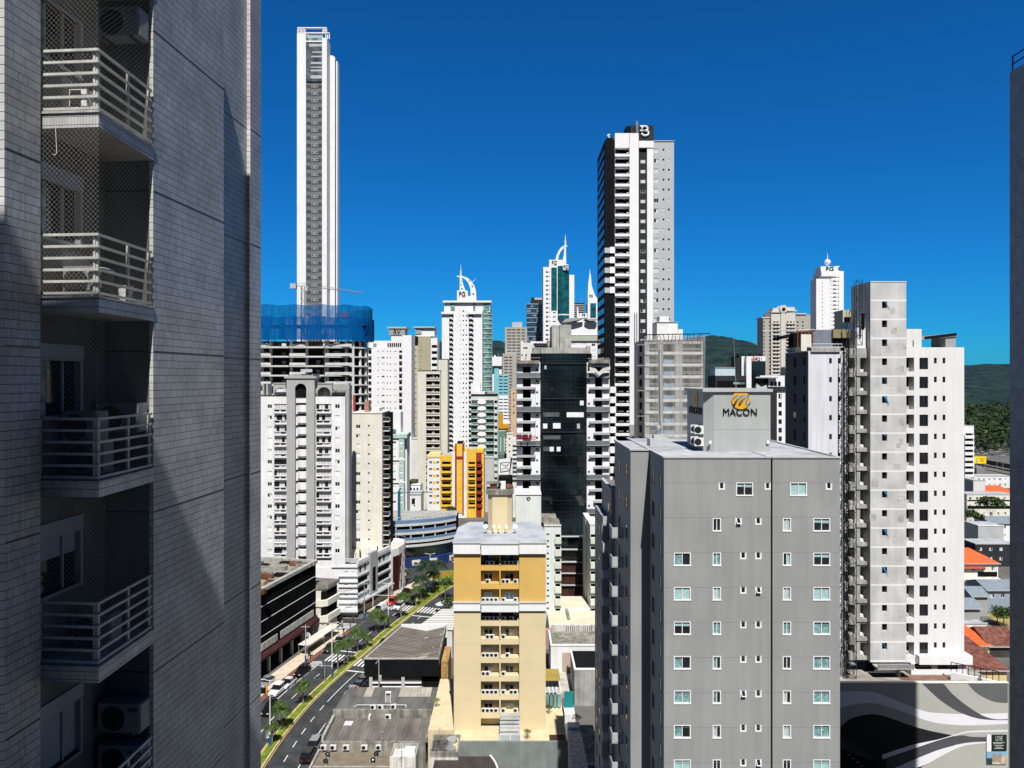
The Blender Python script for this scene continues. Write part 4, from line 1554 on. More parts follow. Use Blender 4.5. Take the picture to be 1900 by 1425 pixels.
# sheds and parapets along the roof of the left wing
b = MB()
b.box(s.U(1509,1),s.U(1545,1),1.0,6,zt,s.V(612,1),mat('grey_blue_sheet',(0.19,0.21,0.26),var=0.15,sc=1.0))
b.box(s.U(1546,0.5),s.U(1578,0.5),0.5,5,s.V(627,0.5),s.V(611,0.5),mat('ochre_board',(0.26,0.22,0.12),var=0.2))
b.box(s.U(1548,0.8),s.U(1576,0.8),0.8,5,zt,s.V(627.2,0.8),VOID)
b.box(s.U(1588,0.6),s.U(1606,0.6),0.6,4,s.V(646,0.6),s.V(608,0.6),WHITE)
b.box(s.U(1489),s.U(1508),0.5,3,zt,s.V(620),CREAM)
b.box(s.U(1477),s.U(1488),1.0,3,s.V(643),s.V(618),VOID)
b.box(s.U(1600,-0.2),s.U(1603.5,-0.2),-0.3,0.1,s.V(612),s.V(584),CHAR)
b.box(s.U(1598.5,-0.2),s.U(1605,-0.2),-0.4,0.2,s.V(584),s.V(582),CHAR)
s.part('roof_sheds',b)
b = MB()                                              # lopsided dark canopy and steel work over the left corner
b.slab([(s.U(1452,2),s.V(629,2)),(s.U(1490,2),s.V(621,2)),(s.U(1490,2),s.V(615,2)),(s.U(1452,2),s.V(624,2))],2,6,VOID)
RUST = mat('rusty_steel',(0.22,0.08,0.04),var=0.4,sc=2)
for i in range(5):
    b.tube((s.U(1480 + i * 7,1),1.0,s.V(646,1)),(s.U(1480 + i * 7,1),1.0,s.V(613,1)),0.09,RUST,5)
b.tube((s.U(1476,1),1.0,s.V(616,1)),(s.U(1512,1),1.0,s.V(614,1)),0.1,RUST,5)
b.tube((s.U(1415,1),1.0,s.V(613.5,1)),(s.U(1512,1),1.0,s.V(611.5,1)),0.06,GALV,5)
b.tube((s.U(1506,0),-0.05,s.V(638.5,0)),(s.U(1562,0),-0.05,s.V(638.5,0)),0.07,GALV,5)
for i in range(9):
    b.tube((s.U(1506 + i * 7,0),-0.05,s.V(645,0)),(s.U(1506 + i * 7,0),-0.05,s.V(638.5,0)),0.05,GALV,5)
s.part('roof_steelwork',b)
s.done()

def lattice(b,cx,cy,hw,z0,z1,step,r,m,faces='fl'):
    for dx in (-hw,hw):
        for dy in (-hw,hw):
            b.tube((cx + dx,cy + dy,z0),(cx + dx,cy + dy,z1),r,m,4)
    n = max(1,int((z1 - z0) / step))
    for i in range(n):
        a,c = z0 + (z1 - z0) * i / n,z0 + (z1 - z0) * (i + 1) / n
        for (p,q_) in (((-hw,-hw),(hw,-hw)),((-hw,-hw),(-hw,hw)),((hw,-hw),(hw,hw))):
            b.tube((cx + p[0],cy + p[1],a),(cx + q_[0],cy + q_[1],a),r * 0.8,m,4,caps=False)
            u,v = (p,q_) if i % 2 else (q_,p)
            b.tube((cx + u[0],cy + u[1],a),(cx + v[0],cy + v[1],c),r * 0.7,m,4,caps=False)
# hoists on the face of the unfinished block
r = thing('construction_hoist','black lattice hoist mast climbing the white wing of the unfinished block','hoist',(X(1569,105.6),105.6,14.8))
b = MB(); lattice(b,0,0,0.27,0,Z(652,105.6) - 14.8,0.92,0.055,CHAR); b.build('mast',r)
b = MB()
for i in range(9): b.box(-0.06,0.06,0.35,1.25,4 + i * 5.6,4.12 + i * 5.6,CHAR)
b.build('wall_ties',r)
r = thing('scaffold_tower','slim steel scaffold tower between the hoist mast and the concrete bay','scaffold',(X(1580,105.8),105.8,14.8))
b = MB(); lattice(b,0,0,0.5,0,Z(575,105.8) - 14.8,1.9,0.05,STEEL); b.build('frame',r)
b = MB()
for i in range(12): b.box(-0.47,0.47,-0.47,0.47,2 + 3.0 * i,2.06 + 3.0 * i,GALV)
b.build('decks',r)
r = thing('roof_ladder','caged steel ladder standing up beside the bare stair tower top','ladder',(X(1592.5,108),108,Z(640,108)))
b = MB(); lattice(b,0,0,0.42,0,(640 - 519) * 108 / F,1.4,0.045,STEEL); b.build('cage',r)

# podium of the unfinished block, with the painted wall in front
pod = thing('podium_deck','concrete podium deck littered with building debris below the unfinished block','podium',(X(1560,101),101,0))
b = MB()
DECK = mat('deck_concrete',(0.30,0.28,0.24),var=0.35,sc=0.6)
b.box(0,X(1872,101) - X(1560,101),0.4,24,0,14.65,CONCD,top=DECK)
b.build('deck',pod)
b = MB()
b.box(9,20.5,2.2,2.6,14.652,15.2,CONCD)
b.box(9,20.5,0.55,2.1,14.652,14.95,mat('cream_screed',(0.55,0.50,0.38),var=0.2))
b.box(11,22.5,3.4,5.4,14.652,14.70,mat('reddish_boards',(0.22,0.11,0.08),var=0.4))
b.build('deck_kerbs',pod)
b = MB()
b.slab([(0,0),(0.25,0),(0.25,1.0),(0,1.0)],0,9,WHITE2) if False else None
xr = X(1797,101) - X(1560,101)
b.prism([(xr - 0.2,3.8),(xr + 4.6,0.45),(xr + 4.9,0.7),(xr + 0.1,4.1)],14.652,15.9,WHITE2)
b.build('deck_parapet',pod)
b = MB()
for i in range(9):
    t = i / 8
    b.tube((xr + 4.8 * t,4.0 - 3.4 * t,15.9),(xr + 4.8 * t,4.0 - 3.4 * t,17.3),0.05,CHAR,5)
b.tube((xr,4.0,17.3),(xr + 4.8,0.6,17.3),0.06,CHAR,5)
b.build('deck_railing',pod)
DEBW = mat('split_timber',(0.35,0.27,0.17),var=0.4,sc=2)
q = random.Random(9)
b = MB()
for i in range(46):
    x,y = q.uniform(0.2,8.8),q.uniform(0.7,3.6)
    a = q.uniform(0,3.1)
    l = q.uniform(0.4,1.6)
    b.tube((x,y,14.7 + q.uniform(0,0.3)),(x + l * math.cos(a),y + l * math.sin(a) * 0.6,14.75 + q.uniform(0,0.9)),q.uniform(0.03,0.09),q.choice((DEBW,CHAR,STEEL,GALV,CHAR)),4)
tag(b.build('debris'),kind='stuff')

MUR_L = mat('mural_pale_grey',(0.44,0.44,0.40),var=0.05,sc=0.4)
MUR_W = mat('mural_white',(0.78,0.78,0.82),var=0.03)
MUR_D = mat('mural_dark_grey',(0.085,0.085,0.095),var=0.08)
MUR_S = mat('mural_slate',(0.12,0.13,0.13),var=0.06)
MUR_B = mat('mural_black',(0.012,0.012,0.014),var=0.1)
w0 = X(1555,101)
mu = thing('mural_wall','podium wall painted with sweeping grey, white and black waves','wall',(w0,101,0))
def mp_(p):                                            # mural drawing coordinates: zoom (1555,1255) at 5.846
    px,py = 1555 + p[0] / 5.846,1255 + p[1] / 5.846
    return (X(px,101) - w0,Z(py,101))
b = MB()
wx1 = X(1871,101) - w0
b.box(0,wx1,0,0.4,0,Z(1267.5,101),MUR_L)
b.box(-0.03,wx1 + 0.03,-0.05,0.45,Z(1267.5,101) + 0.001,Z(1266,101),CREAM)
b.build('wall',mu)
def sm_(pts,n=6):
    out = []
    for i in range(len(pts) - 1):
        p0,p1,p2,p3 = pts[max(0,i - 1)],pts[i],pts[i + 1],pts[min(len(pts) - 1,i + 2)]
        for j in range(n):
            t = j / n
            out.append(tuple(0.5 * (2 * p1[k] + (p2[k] - p0[k]) * t + (2 * p0[k] - 5 * p1[k] + 4 * p2[k] - p3[k]) * t * t + (3 * p1[k] - p0[k] - 3 * p2[k] + p3[k]) * t ** 3) for k in (0,1)))
    return out + [pts[-1]]
b = MB()
ly = [0.004]
def band(top,bot,m):
    """a painted band between two wavy edges (drawing coordinates)"""
    y = -ly[0]
    ly[0] += 0.002
    T,B_ = sm_(top),sm_(bot)
    n = 60
    def at(L,x):
        for a,c in zip(L,L[1:]):
            if a[0] <= x <= c[0] + 1e-6:
                return a[1] + (c[1] - a[1]) * (x - a[0]) / max(1e-6,c[0] - a[0])
        return L[0][1] if x < L[0][0] else L[-1][1]
    x0_,x1_ = max(T[0][0],B_[0][0]),min(T[-1][0],B_[-1][0])
    for i in range(n):
        xa,xb = x0_ + (x1_ - x0_) * i / n,x0_ + (x1_ - x0_) * (i + 1) / n
        q_ = [mp_((xa,at(B_,xa))),mp_((xb,at(B_,xb))),mp_((xb,at(T,xb))),mp_((xa,at(T,xa)))]
        if abs(q_[0][1] - q_[3][1]) < 1e-3 and abs(q_[1][1] - q_[2][1]) < 1e-3: continue
        b.face([(p[0],y,p[1]) for p in q_],m)
up = [(10,165),(250,160),(420,180),(700,290),(950,380),(1150,400),(1350,408),(1840,398)]
lo = [(10,345),(200,300),(350,290),(500,315),(750,400),(1000,490),(1250,525),(1500,530),(1840,515)]
lo2 = [(10,560),(120,470),(250,425),(400,412),(560,450),(800,535),(1000,590),(1250,640),(1260,641)]
bt = [(10,1040),(700,1040),(1000,1040),(1260,1040)]
band(up,lo,MUR_W)
band(lo2,[(10,1040),(1260,1040)],MUR_B)
band([(480,850),(800,745),(1100,680),(1300,620),(1440,592),(1840,580)],[(480,900),(800,790),(1100,690),(1300,635),(1440,608),(1840,598)],MUR_W)
band([(520,890),(800,795),(1110,695),(1320,640),(1450,655),(1630,658)],[(520,1040),(700,985),(950,850),(1110,785),(1300,735),(1450,712),(1630,706)],MUR_D)
band([(600,1000),(950,850),(1110,790),(1300,740),(1450,716),(1630,708)],[(600,1040),(900,975),(1110,870),(1300,775),(1450,738),(1630,722)],MUR_W)
band([(900,985),(1110,872),(1300,777),(1450,740),(1630,724)],[(900,1040),(1110,1040),(1630,1040)],MUR_L)
B2 = [(915,78),(1020,180),(1140,280),(1300,380),(1500,452),(1680,472),(1840,472)]
band([(915,76),(980,76),(1060,76),(1138,76),(1240,190),(1400,320),(1560,420),(1700,463),(1840,463)],B2,MUR_D)
band([(1405,76),(1500,76),(1700,76),(1840,76)],[(1405,78),(1480,160),(1560,215),(1680,270),(1770,284),(1840,286)],MUR_S)
b.build('painted_waves',mu)
sg = thing('advertising_board','dark green sign board with pale lettering over a building picture, fixed to the mural','sign',(mp_((1605,0))[0] + w0,100.9,mp_((0,948))[1]))
b = MB()
def sgp(x,y_): p = mp_((x,y_)); return (p[0] - mp_((1605,0))[0],p[1] - mp_((0,948))[1])
GRN = mat('sign_dark_green',(0.012,0.020,0.014))
def srect(x0_,y0_,x1_,y1_,m,yy=0.0,th=0.05):
    a,c = sgp(x0_,y1_),sgp(x1_,y0_)
    b.box(a[0],c[0],yy - th,yy,a[1],c[1],m)
srect(1605,628,1655,810,WHITE2)
srect(1656,628,1822,804,GRN)
srect(1605,811,1822,948,mat('picture_sky',(0.20,0.42,0.66)))
b.build('board',sg)
b = MB()
srect(1665,830,1765,925,mat('picture_block',(0.34,0.29,0.25),var=0.2,sc=3),-0.052,0.004)
srect(1766,850,1820,946,mat('picture_wall',(0.55,0.45,0.30),var=0.3,sc=3),-0.052,0.004)
srect(1606,880,1664,946,mat('picture_tree',(0.04,0.05,0.04),var=0.5,sc=4),-0.052,0.004)
srect(1665,926,1765,946,mat('picture_ground',(0.60,0.50,0.32),var=0.3,sc=3),-0.052,0.004)
b.build('picture',sg)
p = sgp(1738,668)
PALE = mat('pale_letters',(0.55,0.56,0.52))
text('LOVE',1.0,0.72,PALE,sg,(p[0],-0.06,p[1]),0.01)
b = MB()
for (yy,x0_,x1_) in ((712,1672,1800),(724,1675,1770),(744,1686,1790),(762,1700,1770),(776,1684,1785)):
    srect(x0_,yy - 3,x1_,yy + 3,PALE,-0.052,0.006)
b.build('small_print',sg)
# low dark roof at the foot of the mural
lr = thing('low_shed','low dark shed roof in the shade at the foot of the mural','shed',(X(1560,92),92,0))
b = MB()
b.slab([(0,0),(4.6,0),(4.6,9.6),(0,11.2)],0,5,CHAR)
b.build('roof',lr)
b = MB()
for i in range(6): b.box(0.9 + i * 0.55,1.25 + i * 0.55,-0.03,-0.003,10.4 - i * 0.5,10.5 - i * 0.5,GALV)
b.build('roof_clips',lr)

# ================================================================ the slender white tower
def rows(y0,pitch,y1):
    return [y0 + pitch * i for i in range(int((y1 - y0) / pitch) + 1)]
GREYB = mat('grey_spandrel',(0.165,0.175,0.185),var=0.10)
STRG = mat('smoked_window',(0.085,0.09,0.10),rough=0.15,var=0.3,sc=0.6)
s = Bld('slender_skyscraper','very tall slender white tower with a dark striped window strip',551,330)
def zz(py,y=0.0): return s.V(py,y)
b = MB()
b.box(s.U(551),s.U(567.5),0,6,0,zz(62),WHITE2,top=ROOFG)
b.box(s.U(597.5),s.U(606.5),0,6,0,zz(70),WHITE2,top=ROOFG)
b.box(s.U(567.5),s.U(597.5),1.0,6,0,zz(76),GREYB,top=ROOFG)
b.box(s.U(567.5),s.U(597.5),0.2,1.0,zz(77.5),zz(75),WHITE2)
s.part('shaft',b)
b = MB()
b.box(s.U(567.8),s.U(597.2),0.5,0.995,zz(150),zz(78),glass('smoky_glass',(0.10,0.13,0.15),rough=0.08,spec=0.6))
for (py,x0,x1,h) in ((83,573,596.8,5),(96,579,596.8,2.5),(104,577,596.8,3),(116,576,596.8,3.5),(124,576,596.8,2),(130,576,596.8,3.5),(142,576,596.8,6)):
    b.box(s.U(x0),s.U(x1),0.42,0.5,zz(py + h / 2),zz(py - h / 2),LGREY)
s.part('penthouse_glazing',b)
wm = None
for i,py in enumerate(rows(158.5,13.7,1020)):
    if wm is None:
        b = MB()
        w_,h_ = 29.4 * s.k,5.2 * s.k
        b.box(-w_ / 2,w_ / 2,-0.12,-0.003,-h_ / 2,h_ / 2,STRG)
        b.box(-w_ * 0.2,w_ * 0.22,-0.2,-0.121,-h_ / 2,-h_ / 2 + 0.28,MGREY)
        b.box(-w_ * 0.2,w_ * 0.22,-0.2,-0.121,h_ / 2 - 0.28,h_ / 2,MGREY)
        b.box(-w_ * 0.2,-w_ * 0.2 + 0.2,-0.2,-0.121,-h_ / 2 + 0.28,h_ / 2 - 0.28,MGREY)
        b.box(w_ * 0.22 - 0.2,w_ * 0.22,-0.2,-0.121,-h_ / 2 + 0.28,h_ / 2 - 0.28,MGREY)
        b.box(-w_ * 0.08,w_ * 0.08,-0.16,-0.121,-h_ * 0.2,h_ * 0.2,MGREY)
        b.box(-w_ / 2,w_ / 2,-0.06,-0.003,-h_ / 2 - 0.5,-h_ / 2 - 0.35,GREYB)
        wm = b.mesh('window_strip')
    if s.V(py) > 2: put('window_strip',wm,s.root,(s.U(582.5),1.0,s.V(py)))
b = MB()                                              # open frame crown
for (x0,x1) in ((552,565.5),(599,605.5)):
    for x in (x0,(x0 + x1) / 2,x1):
        b.box(s.U(x) - 0.22,s.U(x) + 0.22,0.3,0.7,zz(62),zz(52),WHITE2)
        b.box(s.U(x) - 0.22,s.U(x) + 0.22,5.3,5.7,zz(62),zz(52),WHITE2)
    for y in (60.5,57,53.5):
        b.box(s.U(x0),s.U(x1),0.2,0.8,zz(y) - 0.2,zz(y) + 0.2,WHITE2)
b.box(s.U(551.5),s.U(606),0.1,1.2,zz(52),zz(50.2),WHITE2)
b.box(s.U(551.5),s.U(606),5.0,6,zz(52),zz(50.2),WHITE2)
b.box(s.U(568),s.U(598),1.2,5.0,zz(68),zz(63),LGREY)
b.box(s.U(571),s.U(597),0.8,1.2,zz(74),zz(69),GLG)
s.part('roof_frame',b)
b = MB()                                              # rounded second volume behind
y0 = 6.0
xa,xb = s.U(609.5,y0),s.U(621.5,y0)
b.slab([(xa,0),(xb,0),(xb,s.V(106,y0)),(xb - 1.2,s.V(103,y0)),(xb - 3,s.V(102,y0)),(xa,s.V(101,y0))],y0,y0 + 4,WHITE2)
b.box(xb + 0.001,xb + 0.45,y0 + 0.3,y0 + 3.8,0,s.V(110,y0),CHAR)
b.box(xb + 0.451,xb + 1.1,y0 + 0.2,y0 + 3.8,0,s.V(113,y0),WHITE2)
s.part('rear_shaft',b)
b = MB()
for py in rows(160,13.7,1020):
    if s.V(py,5.5) > 2: b.box(s.U(608,5.5) - 0.25,s.U(608,5.5) + 0.25,5.4,5.6,s.V(py + 4,5.5),s.V(py - 4,5.5),GL)
b.box(s.U(607,5.0),s.U(609.4,5.0),4.9,5.3,0,s.V(150,5.0),LGREY)
s.part('link_bay',b)
s.done()

# ================================================================ tower under construction wrapped in blue netting
BNET = net_mat('blue_net',(0.001,0.105,0.36),alpha=0.93,trans=0.25)
BNET2 = net_mat('sparse_blue_net',(0.001,0.13,0.38),alpha=0.74,trans=0.25)
s = Bld('tower_under_construction','round-cornered concrete tower under construction, its top floors wrapped in blue netting',470,222)
RAWL = mat('pale_raw_concrete',(0.62,0.62,0.60),var=0.12,sc=0.3)
def outline(px0,px1,dep,infl=0.0,n=10):
    x0,x1 = s.U(px0) - 1,s.U(px1)
    r = dep * 0.5
    pts = [(x0,-infl),(x1 - r * 0.9,-infl)]
    for i in range(1,n + 1):
        a = math.pi * i / n - math.pi / 2
        pts.append((x1 - r * 0.9 + (r * 0.9 + infl) * math.cos(a),r + (r + infl) * math.sin(a)))
    pts += [(x0,dep + infl)]
    return pts
DEP = 16
fl = rows(643.5,17.4,1060)
for i,py in enumerate(fl):
    b = MB()
    z = s.V(py)
    b.prism(outline(392,674,DEP,0.9),z - 0.42,z,RAWL)
    if i % 1 == 0:
        for (a,c) in ((503,539),(568,604)):
            b.box(s.U(a),s.U(c),-1.9,-0.95,z - 0.45,z + 0.05,RAWL)
        for (a,c) in ((400,440),(470,503),(539,568),(606,654)):
            b.box(s.U(a),s.U(c),-1.0,-0.91,z + 0.001,z + 0.9,RAWL)
    s.part('floor_slab',b)
b = MB()
for px in (398,424,452,486,502,540,569,604,607,642,655,668,678):
    y0 = 0.3 if px < 660 else (2.5 if px < 672 else 5)
    b.box(s.U(px,y0) - 0.35,s.U(px,y0) + 0.35,y0,y0 + 0.9,0,s.V(632),RAWL)
s.part('columns',b)
b = MB()
DKR = mat('dark_unfinished_infill',(0.022,0.024,0.030),var=0.4,sc=0.4)
b.box(s.U(392),s.U(650),4.0,14,0,s.V(632),DKR)
b.box(s.U(650,5),s.U(672,5),6.0,12,0,s.V(632),DKR)
s.part('core',b)
INW = mat('white_board',(0.70,0.72,0.74),var=0.1)
q = random.Random(4)
for i,py in enumerate(fl[:8]):
    b = MB()
    for (a,c) in ((492,497),(523,531),(587,594),(599.5,604),(619,630)):
        if q.random() < 0.2: continue
        h = q.uniform(4.5,8.5)
        b.box(s.U(a,3.9),s.U(c,3.9),3.85,3.99,s.V(py - 1.5,3.9),s.V(py - 1.5 - h,3.9),INW)
    if i > 2 or i == 1:
        b.box(s.U(470,3.9),s.U(650,3.9),3.88,3.985,s.V(py - 0.5,3.9),s.V(py - 7,3.9),mat('navy_sheet',(0.012,0.03,0.08),var=0.3)) if i > 4 else None
    if b.f: s.part('infill_boards',b)
b = MB()                                              # net: outer drape and the open upper tier
def sheet(pts,z0,z1,m,sag=0.4):
    n = len(pts)
    for i in range(n - 1):
        for j in range(4):
            def W(k,t):
                p = pts[k]
                zt = z1 + (0.25 * math.sin(k * 1.7))
                return (p[0],p[1] - 0.25 * math.sin(k * 2.3 + t * 3),z0 + (zt - z0) * t)
            b.face([W(i,j / 4),W(i + 1,j / 4),W(i + 1,(j + 1) / 4),W(i,(j + 1) / 4)],m,True)
def dense(pl,step=2.2):
    out = []
    for a,c in zip(pl,pl[1:]):
        l = math.hypot(c[0] - a[0],c[1] - a[1])
        n = max(1,int(l / step))
        out += [(a[0] + (c[0] - a[0]) * k / n,a[1] + (c[1] - a[1]) * k / n) for k in range(n)]
    return out + [pl[-1]]
o1 = dense(outline(392,671,DEP,2.2,14)[:-1])
sheet(o1,s.V(631),s.V(589),BNET)
o2 = dense(outline(392,671,DEP,1.6,14)[:-1])
sheet(o2,s.V(590),s.V(566.5),BNET2)
fl_ = [(s.U(684,k),k) for k in (2,5,8,11)]
for i in range(3):
    a,c = fl_[i],fl_[i + 1]
    for j in range(4):
        t0_,t1_ = j / 4,(j + 1) / 4
        f = lambda t: 1.8 * (1 - t) ** 2
        z0_,z1_ = s.V(628),s.V(590)
        b.face([(a[0] - f(t0_),a[1],z0_ + (z1_ - z0_) * t0_),(c[0] - f(t0_),c[1],z0_ + (z1_ - z0_) * t0_),(c[0] - f(t1_),c[1],z0_ + (z1_ - z0_) * t1_),(a[0] - f(t1_),a[1],z0_ + (z1_ - z0_) * t1_)],BNET)
s.part('blue_netting',b)
b = MB()
for k,p in enumerate(o2):
    if k % 3 == 0: b.tube((p[0],p[1],s.V(632)),(p[0],p[1],s.V(566)),0.05,STEEL,4)
q = random.Random(3)
for i in range(34):
    px = q.uniform(490,672)
    y0 = q.uniform(1,9)
    b.box(s.U(px,y0) - 0.12,s.U(px,y0) + 0.12,y0,y0 + 0.25,s.V(631),s.V(q.uniform(576,600)),q.choice((STEEL,RAWL,RUST)))
b.box(s.U(632,3),s.U(648,3),3,6,s.V(589),s.V(578),RUST)
b.box(s.U(470),s.U(676),1,14,s.V(604),s.V(602),DKR)
s.part('formwork_props',b)
s.box('rubbish_chute',655,659,733,None,-1.5,-1.0,mat('red_chute',(0.42,0.05,0.03),var=0.1))
s.done()

# tower crane standing in it
d = 229
cx,cz0 = X(562.5,d),Z(632,d)
cr = thing('tower_crane','tower crane with a long jib above the blue netted building','crane',(cx,d,cz0))
CRM = mat('crane_grey_paint',(0.22,0.23,0.24),rough=0.5)
b = MB(); lattice(b,0,0,0.55,0,Z(531,d) - cz0,1.5,0.09,CRM); b.build('mast',cr)
b = MB()
zj = Z(530.5,d) - cz0
x0,x1 = X(545,d) - cx,X(672,d) - cx
zt = Z(544,d) - cz0
for (o,dz) in ((-0.4,0),(0.4,0),(0,0.9)):
    b.tube((0,o,zj + dz),(x1,o,zt + dz * 0.3),0.06,CRM,4)
    b.tube((0,o,zj + dz),(x0,o,zj + dz),0.06,CRM,4)
for i in range(26):
    t,t2 = i / 26,(i + 1) / 26
    P = lambda t,o,dz: (x1 * t,o,zj + (zt - zj) * t + dz * (1 - 0.7 * t))
    b.tube(P(t,-0.4,0),P((t + t2) / 2,0,0.9),0.035,CRM,4,caps=False)
    b.tube(P((t + t2) / 2,0,0.9),P(t2,-0.4,0),0.035,CRM,4,caps=False)
    b.tube(P(t,-0.4,0),P(t,0.4,0),0.035,CRM,4,caps=False)
b.build('jib',cr)
b = MB(); b.box(x0 - 1.0,x0 + 0.9,-0.7,0.7,zj - 0.9,zj + 0.7,LGREY); b.build('counterweight',cr)
b = MB(); b.box(0.7,1.7,-0.8,0.4,zj - 1.7,zj - 0.1,LGREY); b.build('cab',cr)
b = MB(); b.box(X(609,d) - cx - 0.35,X(609,d) - cx + 0.35,-0.4,0.4,zj - 1.7,zj - 0.9,CRM); b.tube((X(609,d) - cx,0,zj - 0.9),(X(609,d) - cx,0,zj - 5.5),0.04,CRM,4); b.build('hook_trolley',cr)

# ================================================================ white block with the arched grey frame
s = Bld('arched_apartment_block','white apartment block with a tall grey arched frame and rows of balconies',470,176)
pit = 20.62
ys = rows(754,pit,1040)
wins,hol = [],[]
for i,py in enumerate(ys):
    wins.append((500.5,py,8.5,7,'dhsscdsdg'[i % 9]))
    wins.append((446,py,8.5,7,'sdgcd'[i % 5]))
    hol.append((508.5,533.5,py - 4.5,py + 4.9,0.4,None))
    hol.append((586.5,614.5,py - 4.5,py + 4.9,0.4,None))
    wins.append((626,py,8.8,7.5,'dsgsdhsds'[i % 9]))
s.face(425,640.5,736,None,WHITE,wins,hol,depth=4,name='wall')
q = random.Random(12)
for i,py in enumerate(ys):
    for (a,c) in ((508.5,533.5),(586.5,614.5)):
        b = MB()
        n = 5
        for k in range(n):
            u0,u1 = s.U(a + (c - a) * k / n,0.3),s.U(a + (c - a) * (k + 1) / n,0.3)
            m = q.choice((CUR,CUR,CUR,GL,GL)) if (i * 3 + int(a)) % 4 else CUR
            b.box(u0 + 0.05,u1 - 0.03,0.2,0.39,s.V(py + 4.8,0),s.V(py - 4.4,0),m)
        s.part('balcony_doors',b)
        s.balc(a,c,py + 5.2,py + 13.0,0.5,WHITE,'solid')
        b = MB()
        m_ = (a + c) / 2
        for (u,v) in ((a + 2.2,m_ - 1.2),(m_ + 1.2,c - 2.2)): b.box(s.U(u),s.U(v),-0.52,-0.502,s.V(py + 9.2),s.V(py + 6.6),q.choice((VOID,VOID,MGREY)))
        b.box(s.U(a - 0.6),s.U(c + 0.6),-0.62,-0.505,s.V(py + 5.8),s.V(py + 5.0),LGREY)
        s.part('parapet_openings',b)
b = MB()                                              # grey frame: two piers joined by an arch
k = s.k
gx = [s.U(534),s.U(549.5),s.U(570.5),s.U(585.5)]
zt,zb = s.V(702),0
cz = s.V(722)
r = (gx[2] - gx[1]) / 2
cxm = (gx[1] + gx[2]) / 2
arch = [(cxm + r * math.cos(a),cz + r * math.sin(a)) for a in [math.pi * i / 12 for i in range(13)]]
FRM = mat('frame_grey_paint',(0.40,0.41,0.40),var=0.05,streak=0.06)
b.box(gx[0],gx[1],-1.0,-0.002,zb,zt,FRM)
b.box(gx[2],gx[3],-1.0,-0.002,zb,zt,FRM)
for (p,q_) in zip(arch,arch[1:]):
    b.face([(q_[0],-1.0,q_[1]),(p[0],-1.0,p[1]),(p[0],-1.0,zt),(q_[0],-1.0,zt)],FRM)
    b.face([(p[0],-1.0,p[1]),(q_[0],-1.0,q_[1]),(q_[0],-0.2,q_[1]),(p[0],-0.2,p[1])],FRM)
b.box(gx[0],gx[3],-0.0,3,s.V(736) + 0.01,zt,FRM)
b.box(gx[1] + 0.01,gx[2] - 0.01,-0.2,-0.01,s.V(737),cz + r,VOID)
b.box(gx[0] - 0.5,gx[3] + 0.5,-1.3,3.2,zt,zt + 0.5,FRM)
s.part('arched_frame',b)
for i,py in enumerate(ys):                           # bowed balconies between the piers
    s.balc(551,570,py - 2.2,py + 10.2,0.95,WHITE2,'bow')
    b = MB()
    b.box(gx[1] + 0.05,gx[2] - 0.05,-0.08,-0.004,s.V(py - 2.2),s.V(py - 6.5),CHAR)  # charcoal strip above each bowed parapet
    s.part('balcony_charcoal_strip',b) if False else s.part('balcony_dark_strip',b)
b = MB()                                              # crown: side arches, parapets, roof rooms
def small_arch(px0,px1,pt,pc,y):
    xa,xb,z1 = s.U(px0,y),s.U(px1,y),s.V(pt,y)
    c2,r2 = (xa + xb) / 2,(xb - xa) / 2 * 0.8
    zc = s.V(pc,y)
    ar = [(c2 + r2 * math.cos(a),zc + r2 * 0.9 * math.sin(a)) for a in [math.pi * i / 10 for i in range(11)]]
    for (p,q_) in zip(ar,ar[1:]):
        b.face([(q_[0],y,q_[1]),(p[0],y,p[1]),(p[0],y,z1),(q_[0],y,z1)],FRM)
        b.face([(p[0],y,p[1]),(q_[0],y,q_[1]),(q_[0],y + 0.8,q_[1]),(p[0],y + 0.8,p[1])],FRM)
    b.box(xa,ar[-1][0],y,y + 0.8,s.V(736),z1,FRM)
    b.box(ar[0][0],xb,y,y + 0.8,s.V(736),z1,FRM)
    b.box(xa - 0.1,xb + 0.1,y - 0.15,y + 1,z1,z1 + 0.25,FRM)
small_arch(507,533.8,712,729,0.4)
small_arch(586,616,712,729,0.4)
b.box(s.U(487,1),s.U(489.5,1),1,4,s.V(736),s.V(712),FRM)
b.box(s.U(494,2),s.U(497,2),2,5,s.V(736),s.V(712),FRM)
b.box(s.U(641,1),s.U(647,1),1,3.5,s.V(736),s.V(711),FRM)
b.box(s.U(615,2.5),s.U(641,2.5),2.5,4,s.V(736),s.V(713),MGREY)
b.box(s.U(616,0.6),s.U(641,0.6),0.6,3,s.V(728),s.V(724),CONCD)
b.box(s.U(510,3),s.U(533,3),3,4,s.V(736),s.V(722),OFFW)
b.box(s.U(587,2),s.U(615,2),2,4,s.V(736),s.V(719),CONCD)
b.box(s.U(547,5),s.U(583,5),4,10,s.V(702,5),s.V(694,5),MGREY)
b.box(s.U(559,4),s.U(580,4),3.5,4.0,s.V(690.5,4),s.V(685,4),LGREY)
s.part('crown',b)
b = MB()
b.box(s.U(470),s.U(508),0.05,0.12,s.V(740) + 0.6,s.V(738) + 0.7,STEEL)
for (a,c,y) in ((508,533.5,0.0),(586.5,615,0.0),(616,640,0.0)):
    b.box(s.U(a),s.U(c),y - 0.02,y + 0.1,s.V(731),s.V(730),STEEL)
    for k2 in range(5):
        x = s.U(a + (c - a) * k2 / 4)
        b.box(x - 0.05,x + 0.05,y + 0.101,y + 0.2,s.V(736),s.V(730.2),STEEL)
s.part('roof_railings',b)
b = MB()                                              # grey service shaft with pipes on the right flank
b.box(s.U(640.7),s.U(647,0),0.8,3.6,0,s.V(715),MGREY)
